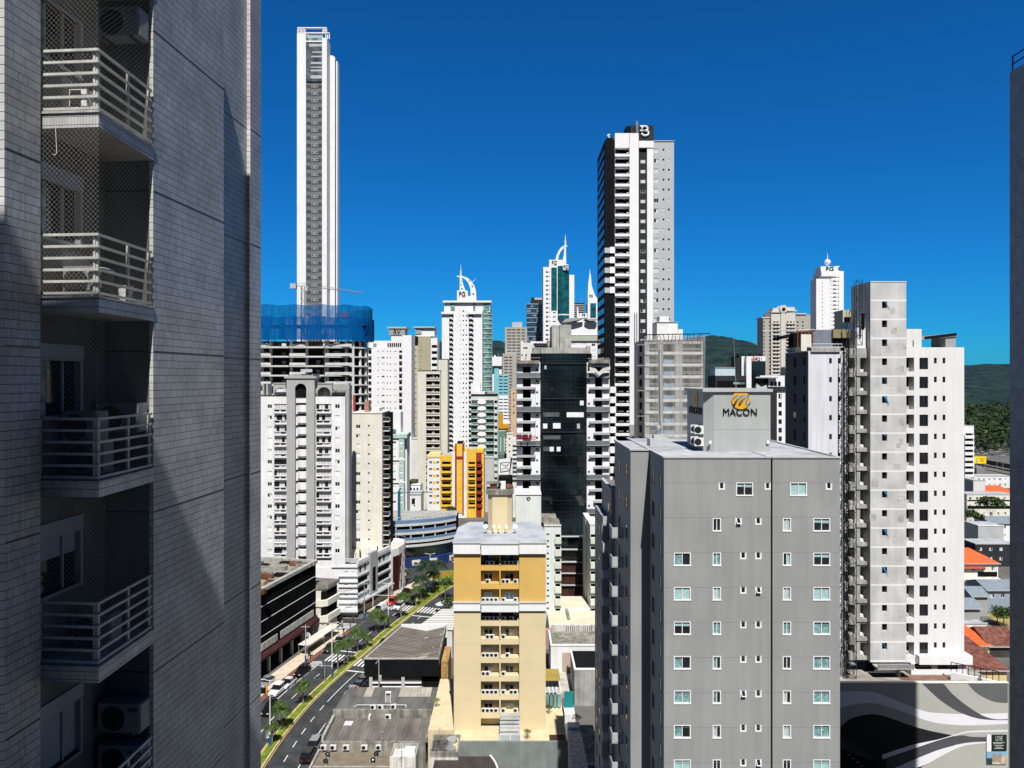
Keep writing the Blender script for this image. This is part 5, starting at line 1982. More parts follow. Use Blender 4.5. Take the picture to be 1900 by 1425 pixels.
b.box(s.U(644),s.U(645),0.4,0.795,12,s.V(720),LGREY)
b.box(s.U(646),s.U(646.8),0.4,0.795,12,s.V(720),LGREY)
s.part('service_shaft',b)
# podium with its street front
ga = (-38.8,175.8)
gb = (-33.4,191.5)
lx = lambda p: (p[0] - s.x0,p[1] - s.d)
A,B_ = lx(ga),lx(gb)
zp_ = 14.0
b = MB()
b.wall(s.U(586),A[0],0,s.V(1052),-0.25,WHITE2,[(s.U(640),s.U(646.5),s.V(1066),s.V(1059.5),0.2,VOID),(s.U(653),s.U(659.5),s.V(1066),s.V(1059.5),0.2,VOID),(s.U(640),s.U(646.5),s.V(1086),s.V(1080),0.2,VOID),(s.U(653),s.U(659.5),s.V(1086),s.V(1080),0.2,VOID),(s.U(640),s.U(646.5),s.V(1105),s.V(1099),0.2,VOID),(s.U(653),s.U(659.5),s.V(1105),s.V(1099),0.2,VOID),(s.U(614),s.U(629),s.V(1128.5),s.V(1126),0.2,VOID),(s.U(641),s.U(660),s.V(1128.5),s.V(1126),0.2,VOID)])
b.box(s.U(586),A[0] - 0.01,-0.249,-0.01,0,s.V(1052),WHITE2,skip='f')
b.prism([(A[0] - 10,0.3),(A[0],-0.25),(B_[0],B_[1]),(B_[0] - 14,B_[1] + 3)],0,zp_ - 0.9,WHITE2,top=mat('terrace_tiles',(0.55,0.52,0.45),var=0.12))
for (py0,py1) in ((1068,1070),(1079,1080.5),(1087.5,1089.5),(1098.5,1100),(1107,1109),(1118,1120)):
    b.box(s.U(629),A[0] + 0.2,-0.55,-0.252,s.V(py1),s.V(py0),LGREY)
b.box(s.U(616),A[0] + 0.15,-0.5,-0.252,s.V(1053),s.V(1051),LGREY)
b.box(s.U(640.7),A[0] + 0.1,-0.24,0.2,s.V(1042) - 0.1,s.V(1040) + 0.5,LGREY)
s.part('podium',b)
b = MB()                                              # street side: mouldings, windows, grey arched bay
L = math.hypot(B_[0] - A[0],B_[1] + 0.25 - A[1])
dx,dy = (B_[0] - A[0]) / L,(B_[1] - A[1]) / L
def sp_(t,off=0.0): return (A[0] + dx * t + dy * off,-0.25 + A[1] * 0 + dy * t - dx * off)
def sbox(t0,t1,z0,z1,o0,o1,m):
    p = [sp_(t0,o0),sp_(t0,o1),sp_(t1,o1),sp_(t1,o0)]
    b.prism(p,z0,z1,m)
for z in (12.6,9.9,7.6,5.2):
    sbox(0,5.3,z,z + 0.3,0.003,0.35,LGREY)
    sbox(9.8,L,z,z + 0.3,0.003,0.35,LGREY)
sbox(0,5.4,13.1,14.0,-0.3,0.25,WHITE2)
sbox(9.6,L,13.1,14.0,-0.3,0.25,WHITE2)
sbox(5.6,9.4,4.0,14.6,-0.4,0.5,FRM)
sbox(6.7,8.3,4.4,10.6,0.503,0.52,VOID)
for z in (10.8,):
    for t in (1.0,3.4): sbox(t,t + 0.7,z,z + 1.5,0.003,0.03,VOID)
    for t in (11.0,13.2): sbox(t,t + 0.7,z,z + 1.5,0.003,0.03,VOID)
for z in (8.2,5.8):
    sbox(0.3,4.8,z,z + 1.2,0.003,0.03,VOID)
    sbox(10.2,L - 0.5,z,z + 1.2,0.003,0.03,VOID)
sbox(0,L,3.4,3.8,-0.1,1.3,LGREY)
sbox(0.2,L - 0.3,0.1,3.38,0.003,0.02,GLD)
s.part('street_front',b)
b = MB()
q = random.Random(8)
for i in range(16):
    t = q.uniform(1,L - 1)
    x,y = sp_(t,-q.uniform(1.2,5))
    b.box(x - 0.15,x + 0.15,y,y + 0.3,zp_ - 0.9,zp_ - 0.9 + q.uniform(0.7,1.9),q.choice((CONCD,mat('pot_plant',(0.05,0.07,0.03),var=0.5,sc=4),WHITE2)))
s.part('terrace_furniture',b)
b = MB()
b.box(s.U(612),s.U(666),-1.6,-0.3,s.V(1133),s.V(1131.5),LGREY)
for x in (617,628,639,650,661):
    b.box(s.U(x),s.U(x + 2.5),-1.0,-0.3,0,s.V(1150),WHITE2)
b.box(s.U(612),s.U(666),-0.3 - 0.02,-0.252,0.2,s.V(1152),GLD)
s.part('garage_front',b)
s.done()

# cream slab beside it, with curved balconies on its flank
s = Bld('cream_apartment_slab','plain cream apartment slab with a few small windows beside the arched block',652,192)
wins = []
kk = 'dgsscddsdgscdss'
for i,py in enumerate(rows(791.5,17.55,1022)):
    wins += [(664.5,py,8.5,6.5,kk[i % 15]),(684.5,py - 1.5,3.2,3.2,'v')]
s.face(652.5,709,767,1030,CREAM,wins,depth=12,roof=CONC)
b = MB()
b.box(s.U(652),s.U(709.5),-0.15,12.1,s.V(767),s.V(765),CREAM)
b.box(s.U(690),s.U(700),3,8,s.V(765) + 0.01,s.V(758),OFFW)
b.box(s.U(676,2),s.U(684,2),2,5,s.V(765) + 0.01,s.V(745),mat('bare_brick',(0.36,0.20,0.14),var=0.2,sc=2))
s.part('parapet',b)
for i,py in enumerate(rows(770,17.55,1015)):
    s.balc(709.5,722,py + 4,py + 13,2.2,OFFW,'glass',mat('flank_glass',(0.03,0.035,0.04),rough=0.12,var=0.4,sc=1.0),y=3.5)
b = MB()
b.box(s.U(709.2,0.3),s.U(720,3.6),3.6,12,s.V(1030),s.V(768),CHAR)
s.part('flank',b)
s.done()
# corner block with the red stepped ramp, at the end of the podium
s = Bld('corner_commercial_block','rounded white corner block with dark red stepped bands at the street bend',709,192)
pts = []
x1,x0 = -31.2,-36.5
pts = [(-36.5,190.0),(-33.2,191.8),(-31.5,195.0),(-30.6,199.5),(-31.0,204.0),(-33.5,206.5),(-40,205)]
b = MB()
pl = [(p[0] - s.x0,p[1] - s.d) for p in pts]
b.prism(pl,0,12.6,WHITE2,top=CREAM)
s.part('wall',b)
b = MB()
MARD = mat('dark_maroon_glazing',(0.05,0.008,0.012),rough=0.3,var=0.3)
def seg(i,t0,t1,z0,z1,m,off=0.02):
    a,c = Vector(pl[i] + (0,)),Vector(pl[i + 1] + (0,))
    n = Vector((c.y - a.y,a.x - c.x,0)).normalized() * off
    p,q_ = a + (c - a) * t0 + n,a + (c - a) * t1 + n
    b.face([(p.x,p.y,z0),(q_.x,q_.y,z0),(q_.x,q_.y,z1),(p.x,p.y,z1)],m)
seg(1,0.25,1.0,1.0,10.6,MARD)
seg(2,0.0,0.55,1.0,10.6,MARD,0.021)
for i in range(5):
    seg(2,0.05 + 0.12 * i,0.3 + 0.12 * i,1.2 + 2.0 * i,3.2 + 2.0 * i,WHITE2,0.05)
    seg(2,0.3 + 0.12 * i,0.42 + 0.12 * i,2.2 + 2.0 * i,3.2 + 2.0 * i,RED,0.06)
for i in range(3):
    seg(3,0.0,1.0,3.0 + 3.0 * i,4.2 + 3.0 * i,RED,0.03)
s.part('red_bands',b)
b = MB()
rim = [(p[0] * 1.0,p[1]) for p in pl]
for a,c in zip(rim,rim[1:]):
    b.tube((a[0],a[1],13.5),(c[0],c[1],13.5),0.05,GALV,5)
    b.tube((a[0],a[1],12.6),(a[0],a[1],13.5),0.05,GALV,5)
s.part('roof_rail',b)
s.done()

# ================================================================ blocks further back, left of centre
s = Bld('white_apartment_tower','white apartment tower with a flat-capped roof sign reading RV',683,330)
wins,hol = [],[]
ys = rows(652.2,11.68,1000)
for py in ys:
    wins += [(701.5,py,1.8,2.2,'v'),(711,py,5.5,3.2,'c' if rnd.random() < 0.55 else 'd'),(719,py,1.8,2.2,'v'),(724.5,py,1.8,2.2,'v'),(733.5,py + 0.3,5,1.6,'c' if rnd.random() < 0.5 else 'd')]
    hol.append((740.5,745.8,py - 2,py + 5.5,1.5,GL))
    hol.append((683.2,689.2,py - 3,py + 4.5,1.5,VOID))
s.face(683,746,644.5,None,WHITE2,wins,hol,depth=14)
s.face(746.2,763.5,622,None,WHITE2,(),(),y=-0.3,depth=12,name='stair_shaft')
s.face(726,746,622,644.4,WHITE2,(),(),y=0.2,depth=12,name='top_storey')
b = MB()
b.box(s.U(683),s.U(726),1,12,s.V(644.4),s.V(632),WHITE2)
for i in range(7): b.box(s.U(719 + i * 3.8),s.U(721.4 + i * 3.8),-0.1,0.19,s.V(642.5),s.V(636.5),VOID)
b.box(s.U(692),s.U(698),0.7,1,s.V(642),s.V(637),GLG)
s.part('terrace',b)
b = MB()
b.box(s.U(722),s.U(751),-0.1,9,s.V(621.9),s.V(609.5),MGREY)
b.box(s.U(718.5),s.U(754.5),-0.5,10,s.V(609.5) + 0.01,s.V(606.5),LGREY)
s.part('roof_room',b)
text('RV',13 * s.k,8.5 * s.k,BLACKL,s.root,(s.U(737),-0.2,s.V(616)),0.2)
for i,py in enumerate(ys):
    s.balc(740.3,746,py + 2.5,py + 6,0.8,WHITE2,'solid')
s.done()

s = Bld('olive_beige_tower','narrow olive beige tower with a dark grey flat-topped roof room',764,345)
wins = []
for py in rows(650,11.4,950): wins += [(771,py,4,2.6,'d'),(780,py,1.6,1.6,'v')]
OLV = mat('olive_beige_paint',(0.42,0.39,0.27),var=0.05,streak=0.08)
OLV2 = mat('pale_olive_paint',(0.55,0.52,0.36),var=0.05,streak=0.08)
s.face(764,775.5,635,None,OLV2,wins[::2],(),depth=10)
s.face(775.6,799,624,None,OLV,wins[1::2],(),depth=10,y=-0.3,name='wall')
hol = bays([(801,811)],640,11.4,26,5.5,1.2)
s.face(799.2,811.5,627,None,WHITE2,(),hol,y=0.5,depth=10,name='white_bay')
b = MB()
b.box(s.U(765),s.U(776),-0.6,0.02,s.V(638),s.V(624),CHAR)
b.box(s.U(771),s.U(806),0.5,9,s.V(624) + 0.01,s.V(608.5),WHITE2)
b.box(s.U(771),s.U(782),0.2,0.49,s.V(620),s.V(608.5),MGREY)
b.box(s.U(767),s.U(807),-0.5,10,s.V(608.5) + 0.01,s.V(606),LGREY)
s.part('roof_room',b)
s.done()

s = Bld('cream_balcony_slab','pale cream slab with one stack of deep shaded balconies',775,318)
ys = rows(695.5,12.98,905)
hol = [(790.5,816,py - 1.5,py + 5.5,1.8,VOID) for py in ys]
PCR = mat('pale_cream_paint',(0.70,0.68,0.58),var=0.04,streak=0.10)
s.face(775,817,688.5,None,PCR,(),hol,depth=10)
s.face(813,830.5,667,None,PCR,(),(),y=4.0,depth=8,name='stair_shaft')
b = MB()
b.box(s.U(774.6),s.U(817.4),-0.1,10,s.V(688.5) + 0.01,s.V(687.2),STEEL)
b.box(s.U(812.7,4),s.U(830.8,4),3.9,12,s.V(667,4) + 0.01,s.V(666,4),STEEL)
s.part('coping',b)
for py in ys:
    b = MB()
    n = 7
    b.box(s.U(790.6),s.U(816),-0.3,-0.002,s.V(py + 7.0),s.V(py + 5.4),PCR)
    for k2 in range(n):
        x = s.U(791 + 24 * k2 / (n - 1) * 0.98)
        if rnd.random() < 0.75: b.box(x - 0.16,x + 0.16,0.3,0.6,s.V(py + 5.45),s.V(py + 4.5 - rnd.random() * 1.5),rnd.choice((PCR,CHAR,CONCD)))
    b.box(s.U(801),s.U(806),0.9,1.7,s.V(py + 5.45),s.V(py + 1.0),LGREY)
    s.part('balcony',b)
s.done()

# towers with the crescent crown, far behind
def fg(s,pxc,pyc,w_,h_,y,m=None):
    text('FG',w_ * s.k,h_ * s.k,m or FGGREEN,s.root,(s.U(pxc,y),y - 0.25,s.V(pyc,y)),0.5)
s = Bld('crescent_crowned_tower','white tower with green glazed corner and a holed crescent fin above its FG sign',820,435)
ys = rows(577,8.95,1000)
wins,hol = [],[]
for py in ys:
    wins += [(854,py,1.2,1.6,'v'),(859.7,py,2.6,2.6,'v' if rnd.random() < 0.7 else 's'),(865.5,py,2.6,2.6,'v' if rnd.random() < 0.7 else 's')]
    hol += [(833.4,841,py - 1.8,py + 4.0,1.6,GL),(869.8,878.6,py - 1.8,py + 4.0,1.6,GL)]
s.face(820,895,579,None,WHITE2,wins,hol,depth=16)
for py in ys:
    s.balc(833.2,839.0,py + 2.2,py + 5.2,1.2,WHITE2,'bow')
    s.balc(869.6,876.5,py + 2.2,py + 5.2,1.2,WHITE2,'bow')
    b = MB()                                          # curved green corner, one glazed storey each
    x0,x1 = s.U(896),s.U(912.5)
    pts = [(x0,0.2)] + [(x0 + (x1 - x0) * math.sin(a),5.5 - 5.6 * math.cos(a)) for a in [math.pi / 2 * i / 6 for i in range(1,7)]] + [(x1,12),(x0,12)]
    b.prism(pts,s.V(py + 5.6),s.V(py - 2.3),GLG,smooth=False)
    p2 = [(p[0] + (0.25 if i > 0 else 0),p[1] - (0.3 if i < 5 else 0)) for i,p in enumerate(pts)]
    b.prism(p2,s.V(py + 6.4),s.V(py + 5.61),WHITE2)
    s.part('glazed_corner',b)
b = MB()
b.box(s.U(819),s.U(842),-1.4,14,s.V(583),s.V(579) ,WHITE2)
b.box(s.U(868),s.U(894),-1.4,14,s.V(583),s.V(579),WHITE2)
b.box(s.U(824),s.U(909),0.6,13,s.V(579) + 0.02,s.V(561.5),WHITE2)
for (a,c) in ((836,844),(878,882),(897,908)): b.box(s.U(a),s.U(c),0.3,0.58,s.V(576),s.V(563.5),GLG)
b.box(s.U(822),s.U(912),-0.8,14,s.V(561.5) + 0.02,s.V(558),WHITE2)
b.box(s.U(848),s.U(883),1,10,s.V(558) + 0.03,s.V(549),WHITE2)
b.box(s.U(848),s.U(867.5),0.2,9,s.V(558) + 0.03,s.V(539),WHITE2)
s.part('penthouse',b)
fg(s,857.5,545.3,11.5,8.5,0.2)
def fin(s,outer,inner,y,th,m,name,holes=()):
    """a curved plate between two edges given in photo columns and rows"""
    b = MB()
    n = len(outer)
    f = lambda p,yy: (s.U(p[0],y),yy,s.V(p[1],y))
    for i in range(n - 1):
        q_ = [f(outer[i],y),f(outer[i + 1],y),f(inner[i + 1],y),f(inner[i],y)]
        r_ = [f(outer[i],y + th),f(outer[i + 1],y + th),f(inner[i + 1],y + th),f(inner[i],y + th)]
        b.face(q_,m)
        b.face(r_[::-1],m)
        b.face([q_[0],r_[0],r_[1],q_[1]],m)
        b.face([q_[3],q_[2],r_[2],r_[3]],m)
    b.face([f(outer[0],y),f(inner[0],y),f(inner[0],y + th),f(outer[0],y + th)],m)
    b.face([f(outer[-1],y),f(outer[-1],y + th),f(inner[-1],y + th),f(inner[-1],y)],m)
    for (px,py,r) in holes:
        c = f((px,py),y - 0.05)
        rr = r * s.k
        b.face([(c[0] + rr * math.cos(a),c[1],c[2] + rr * math.sin(a)) for a in [2 * math.pi * i / 14 for i in range(14)]],mat('fin_roundel',(0.16,0.19,0.24)))
    return s.part(name,b)
fin(s,[(853,514),(853,525),(853,540)],[(856,511),(858.5,525),(863.5,540)],3,1.2,WHITE2,'spire_fin',((855.3,522,1.0),(855.5,528.5,1.5),(857,536,2.0)))
fin(s,[(847.5,511.5),(858,512),(867,515),(874,521),(880,530),(883,540),(883.5,556)],[(848,513.5),(857,514.5),(864,518.5),(869,525),(872.5,534),(873.5,543),(873,556)],4,1.2,WHITE2,'crescent_fin',((863,515,0.8),(871,521.5,1.5),(876.5,531.5,1.9),(878.5,545.5,2.4)))
b = MB()
zt = s.V(490,3.6)
b.tube((s.U(855,3.6),3.6,s.V(515,3.6)),(s.U(855,3.6),3.6,s.V(503,3.6)),0.5,WHITE2,8)
b.tube((s.U(855,3.6),3.6,s.V(503,3.6)),(s.U(855,3.6),3.6,zt),0.28,WHITE2,6,r2=0.05)
b.tube((s.U(876,4.5),4.5,s.V(524,4.5)),(s.U(883.5,4.5),4.5,s.V(516.5,4.5)),0.2,WHITE2,5,r2=0.05)
s.part('spire',b)
s.done()

s = Bld('green_balcony_block','pale mint apartment block with full-width balconies and a white centre pier',874,318)
ys = rows(745,11.85,960)
hol = []
for py in ys:
    hol += [(875,890,py - 2.5,py + 3.5,1.6,rnd.choice((CUR,GL,LGREY,CUR))),(898.5,916,py - 2.5,py + 3.5,1.6,rnd.choice((CUR,GL,LGREY,CUR))),(917.5,922.6,py - 2,py + 3.5,1.2,rnd.choice((GL,CUR)))]
s.face(874,923.3,734,None,MINTP,[(893,py,1.4,1.8,'v') for py in ys] + [(895.8,py,1.4,2.6,'v') for py in ys],hol,depth=12)
for py in ys:
    s.balc(874,888,py + 3,py + 8.4,1.2,MINTP,'glass',GLG)
    s.balc(900,917,py + 3,py + 8.4,1.2,MINTP,'glass',GLG)
    b = MB()
    b.slab([(s.U(886),s.V(py + 3.2)),(s.U(886),s.V(py - 0.5)),(s.U(890),s.V(py - 3.5)),(s.U(898),s.V(py - 3.5)),(s.U(902),s.V(py - 0.5)),(s.U(902),s.V(py + 3.2)),(s.U(898),s.V(py + 4.5)),(s.U(890),s.V(py + 4.5))][::-1],-0.9,-0.002,WHITE2)
    s.part('pier_bay',b)
b = MB()
b.box(s.U(874),s.U(923),-0.3,12,s.V(734) + 0.01,s.V(731.5),CHAR)
b.box(s.U(884),s.U(899),0.5,6,s.V(731.5) + 0.02,s.V(727),WHITE2)
b.box(s.U(873),s.U(890),3,9,s.V(731.5) + 0.02,s.V(711),WHITE2)
b.slab([(s.U(903),s.V(731)),(s.U(921),s.V(731)),(s.U(914),s.V(726.5)),(s.U(905),s.V(727))],1,8,MGREY)
s.part('roof',b)
s.done()

s = Bld('cyan_apartment_block','sky blue apartment block with a white lower half, far behind the mint block',914,470)
ys = rows(698,6.0,900)
hol = []
for py in ys: hol += [(925.8,933,py,py + 2.0,1.2,GL),(934.3,942,py,py + 2.0,1.2,GL)]
s.face(925,943,695,734,CYAN,(),[h for h in hol if h[3] < 733],depth=12)
s.face(925,943,734,None,WHITE2,(),[h for h in hol if h[2] > 735],depth=12,name='lower_wall')
s.face(917,925,680,None,CYAN,(),(),y=-0.8,depth=10,name='pier')
s.face(913,917,694,None,WHITE2,(),(),y=0.3,depth=10,name='side_wall')
b = MB()
b.box(s.U(912.5,-0.5),s.U(931.5,-0.5),-1.0,9,s.V(679.9),s.V(662),WHITE2)
b.box(s.U(912,-0.5),s.U(932,-0.5),-1.4,9,s.V(681),s.V(678.8),STEEL)
b.slab([(s.U(917,0),s.V(662)),(s.U(921,0),s.V(662)),(s.U(917.3,0),s.V(657.5))],0,1,WHITE2)
b.tube((s.U(924.5),2,s.V(662)),(s.U(924.5),2,s.V(655)),0.15,GALV,5)
b.box(s.U(925.5),s.U(931),-0.3,6,s.V(695),s.V(681),WHITE2)
s.part('roof_room',b)
s.done()

s = Bld('beige_grey_tower','beige grey stepped tower of ribbon windows far in the distance',933,600)
ys = rows(612,5.68,830)
wins = []
for py in ys:
    a = 0 if py < 655 else -4
    wins += [(945 ,py,8,2.6,'v'),(953.5,py,6.5,2.6,'v'),(962,py,6.5,2.6,'v'),(971,py,6,2.6,'v')]
s.face(937,978,607,None,mat('taupe_paint',(0.40,0.38,0.34),var=0.05),wins,(),depth=20,glz=glass('dull_glass',(0.10,0.10,0.10),rough=0.3),)
s.face(932.5,958,656,None,mat('taupe_paint',(0.40,0.38,0.34)),[(w_[0] - 6,w_[1],w_[2] * 0.9,w_[3],'v') for w_ in wins if w_[1] > 658 and w_[0] < 960],(),y=-8,depth=8,name='lower_wing',glz=glass('dull_glass',(0.10,0.10,0.10)))
s.box('roof_room',950.5,968.5,597.5,606.9,3,12,LGREY)
s.done()

s = Bld('blue_glass_tower','dark blue glass tower behind the beige grey tower',977,640)
b = MB()
b.box(s.U(977),s.U(1012),0,25,0,s.V(563),GLB,top=ROOFG)
s.part('shaft',b)
q = random.Random(2)
for i,py in enumerate(rows(563.5,8.6,800)):
    b = MB()
    b.box(s.U(977.2),s.U(1011.8),-0.25,-0.003,s.V(py + 1.0),s.V(py),LGREY)
    for k2 in range(9):
        if q.random() < 0.45: b.box(s.U(978 + k2 * 3.6),s.U(980.8 + k2 * 3.6),-0.1,-0.003,s.V(py + 6 + q.random()),s.V(py + 3),mat('pale_blue_blind',(0.25,0.34,0.42),rough=0.3))
    s.part('floor_band',b)
b = MB()
b.box(s.U(986),s.U(1010),2,20,s.V(563) + 0.02,s.V(551.5),DGREY)
b.box(s.U(992),s.U(1010),1.5,2,s.V(556),s.V(552),LGREY)
s.part('roof_frame',b)
s.done()

s = Bld('teal_glass_tower','white tower with teal curved glazing, two FG signs and an arched spire',1008,600)
ys = rows(505,8.3,640)
wins = []
for py in ys: wins += [(1015,py,4.6,3.2,'v' if rnd.random() < 0.4 else 'd'),(1020,py - 0.3,1.6,1.8,'v')]
s.face(1008,1056,495.5,None,WHITE2,wins + [(1028.5,py,5.5,2.0,'v') for py in rows(580,8.2,640)],(),depth=22)
s.box('glass_panel',1023,1033.3,496.5,575,-0.5,-0.004,GLT)
b = MB()
x0,x1 = s.U(1034.7),s.U(1056)
arc = [(x0 + (x1 - x0) * i / 8,-0.4 - 3.2 * math.sin(math.pi * i / 8)) for i in range(9)]
b.prism(arc + [(x1,-0.01),(x0,-0.01)],s.V(583),s.V(494),GLT,smooth=False)
b.prism([(p[0],p[1] - 0.3) for p in arc] + [(x1,-0.01),(x0,-0.01)],s.V(585.5),s.V(583.2),WHITE2)
b.prism(arc + [(x1,-0.01),(x0,-0.01)],s.V(592),s.V(585.7),GLT)
s.part('curved_glazing',b)
b = MB()
for py in rows(500,4.1,582):
    b.prism([(p[0],p[1] - 0.06) for p in arc] + [(x1,-0.02),(x0,-0.02)],s.V(py + 0.5),s.V(py),mat('teal_spandrel',(0.02,0.16,0.18),rough=0.2))
s.part('spandrels',b)
s.face(1056.2,1065.5,510,None,WHITE2,(),(),y=0.5,depth=18,name='side_shaft')
s.box('crown_wall',1019,1050.5,482,495.4,0.3,12,WHITE2)
fg(s,1028.5,487.6,9,8,0.3)
s.box('sign_panel',1044.5,1054.5,490.5,501,-4.6,-4.0,WHITE2)
fg(s,1049.5,495.7,7.5,7.5,-4.6)
fin(s,[(1031,482),(1032.5,474),(1036,466),(1041,459),(1048,455)],[(1035.5,482),(1036.5,475),(1039,469),(1043,463),(1048,459)],4,1.5,WHITE2,'arch_fin',((1033.8,478,0.7),(1035.3,472,0.7),(1038,466,0.6)))
fin(s,[(1044.5,482),(1046.5,470),(1047.6,456)],[(1050.5,482),(1050.2,470),(1050,456)],3,1.5,WHITE2,'mast_fin')
b = MB()
b.tube((s.U(1049,4),4,s.V(457,4)),(s.U(1049,4),4,s.V(447,4)),0.75,WHITE2,8)
b.tube((s.U(1049,4),4,s.V(447,4)),(s.U(1049,4),4,s.V(435,4)),0.5,WHITE2,6,r2=0.1)
b.box(s.U(1046,4),s.U(1052.5,4),3.4,4.6,s.V(457.5,4),s.V(455.5,4),WHITE2)
s.part('spire',b)
s.done()

s = Bld('sail_topped_tower','white tower with a concave sail spire and FG sign beside the black and white tower',1090,720)
fin(s,[(1090.5,562),(1090.5,545),(1091.5,525),(1094,508)],[(1115,562),(1104,548),(1098,530),(1096,508)],0,6,WHITE2,'sail')
b = MB()
b.tube((s.U(1095),3,s.V(509)),(s.U(1095),3,s.V(498)),0.5,WHITE2,6,r2=0.1)
s.part('spire',b)
fg(s,1096.5,549,6.5,4.5,0)
s.face(1090.5,1118,562,None,WHITE2,(),(),depth=15)
s.box('glass_panel',1095.5,1106,562.5,640,-0.6,-0.01,GLT)
s.box('side_glazing',1088.5,1091,564,640,0.5,10,GLB)
s.done()
s = Bld('small_sail_block','low white block with a stepped fin and small FG letters before the distant glass towers',1070,560)
fin(s,[(1070.5,592),(1070.5,580),(1070.5,569)],[(1075,592),(1073.5,580),(1072.5,569)],0,5,WHITE2,'sail')
s.face(1070.5,1112,590,None,WHITE2,(),(),y=1,depth=12)
s.box('sign_wall',1075,1089.5,581,589.9,0.5,6,WHITE2)
fg(s,1083,584,6,4,0.5)
s.done()
s = Bld('grey_slatted_tower','dark grey slatted tower between the two spired towers',1064,760)
s.face(1064,1084,562,None,DGREY,(),(),depth=20)
b = MB()
for py in rows(565,4,600): b.box(s.U(1064.3),s.U(1083.7),-0.6,-0.01,s.V(py + 1.4),s.V(py),LGREY)
s.part('slats',b)
b = MB(); b.tube((s.U(1079),5,s.V(562)),(s.U(1079),5,s.V(551)),0.35,GALV,5,r2=0.1); s.part('mast',b)
s.done()

s = Bld('white_curved_roof_block','white block with a curved grey roof canopy and a green band',1040,285)
b = MB()
b.slab([(s.U(1048),s.V(592.5)),(s.U(1060),s.V(590.8)),(s.U(1082),s.V(590.8)),(s.U(1072),s.V(594.5)),(s.U(1058),s.V(597.5)),(s.U(1044),s.V(599))][::-1],-2,7,MGREY)
b.slab([(s.U(1085),s.V(592)),(s.U(1108),s.V(592)),(s.U(1105),s.V(596)),(s.U(1093),s.V(596))][::-1],-2,7,MGREY)
s.part('roof_canopy',b)
s.face(1052,1112,597.5,622,WHITE2,(),(),y=0.2,depth=10,name='upper_wall')
s.face(1040,1112,623,632.5,mat('sage_band',(0.42,0.46,0.36),var=0.05),(),(),y=-0.6,depth=11,name='green_band')
wins = [(px,640 + 11.6 * i,7,4.5,'s' if (px + i) % 3 else 'd') for i in range(16) for px in (1064,1084,1101)]
s.face(1040,1112,632.6,None,WHITE2,wins,(),depth=10)
text('Ы',3.2 * s.k,4.2 * s.k,STEEL,s.root,(s.U(1063.5,0.2),0.1,s.V(600.5,0.2)),0.1) if False else None
s.done()
s = Bld('plain_white_block','plain white block with small windows peeping over the dark glazed building',966,232)
s.face(966,990,636,None,OFFW,[(975,646,9,3.5,'d'),(976,659,3,3,'v'),(968.5,659,2.5,3,'v'),(976,675,3,3,'v')],(),depth=10)
s.face(990.2,1020,637,None,WHITE2,[(1004,643.5,24,3.0,'v'),(1004,657,24,3.0,'v')],(),y=1,depth=9,name='wall')
s.box('roof_hood',985,1022,633.5,636.8,0.4,9,WHITE2)
b = MB()
b.slab([(s.U(965.5),s.V(636)),(s.U(973),s.V(636)),(s.U(970),s.V(633)),(s.U(967.5),s.V(632.5))][::-1],0.5,5,OFFW)
s.part('roof_gable',b)
s.done()

# ================================================================ dark glazed building with white balcony wings
s = Bld('dark_glazed_building','black curtain-wall building with white balcony wings, still under construction',958,185)
b = MB()
gx0,gx1 = s.U(1003),s.U(1088.5)
nx = 10
q = random.Random(6)
zt = s.V(656)
b.box(gx0,gx1,0.4,16,0,zt,CHAR)
zrow = [s.V(656 + 10.5 * i) for i in range(44)]
for i in range(len(zrow) - 1):
    za,zb = zrow[i + 1],zrow[i]
    if za < 8: break
    for k2 in range(nx):
        xa,xb = gx0 + (gx1 - gx0) * k2 / nx + 0.03,gx0 + (gx1 - gx0) * (k2 + 1) / nx - 0.03
        t = [q.uniform(-0.012,0.012) for _ in range(3)]
        b.face([(xa,0.0 + t[0],za + 0.04),(xb,0.0 + t[1],za + 0.04),(xb,t[1] + t[2],zb - 0.04),(xa,t[0] + t[2],zb - 0.04)],GLD)
s.part('curtain_wall',b)
b = MB()
for i in range(0,len(zrow) - 1,2):
    if zrow[i] > 9: b.box(gx0,gx1,-0.06,0.35,zrow[i] - 0.05,zrow[i] + 0.05,mat('black_mullion',(0.02,0.024,0.026),rough=0.4))
for py in (674,739,801):
    b.box(gx0,gx1,-0.35,0.35,s.V(py + 1.3),s.V(py),DGREY)
s.part('mullions',b)
b = MB()  # pale panels with sun glints and reflections put into their colour
FILM = mat('white_glint_paint',(0.80,0.81,0.83),rough=0.3)  # white colour for the painted sun glints and reflections
GLINTG = mat('grey_glint_paint',(0.10,0.115,0.12),rough=0.3,var=0.3)
for (a,c,p0,p1,m) in ((1051.5,1083,765,774,FILM),(1007.5,1015.5,786,795,FILM),(1026,1040,785,795,FILM),(1070.5,1076,786,795,LGREY),(1020,1027.5,829,837.5,FILM),(1033,1040,829,837.5,FILM),(1008,1020,829,837,GLINTG),(1008,1038,765,773,GLINTG),(1008,1040,808,815,GLINTG),(1076,1083,743,752,FILM),(1010,1014,677,685,LGREY)):
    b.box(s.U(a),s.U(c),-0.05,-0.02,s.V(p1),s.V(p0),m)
s.part('painted_glints',b)
b = MB()
b.box(s.U(1003.5),s.U(1093),0.2,5,zt + 0.01,s.V(645),CONC)
b.box(s.U(1090),s.U(1097),1.5,4,s.V(668),s.V(641),CONC)
b.box(s.U(1024,6),s.U(1037.5,6),6,16,zt,s.V(604,6),CONC)
b.box(s.U(1038.5,6),s.U(1060,6),6.1,16,zt,s.V(602.5,6),CONC)
b.box(s.U(1016,9),s.U(1024,9),9,14,zt,s.V(632,9),CONCD)
b.box(s.U(989),s.U(1002.5),2,8,s.V(672),s.V(644),CONC)
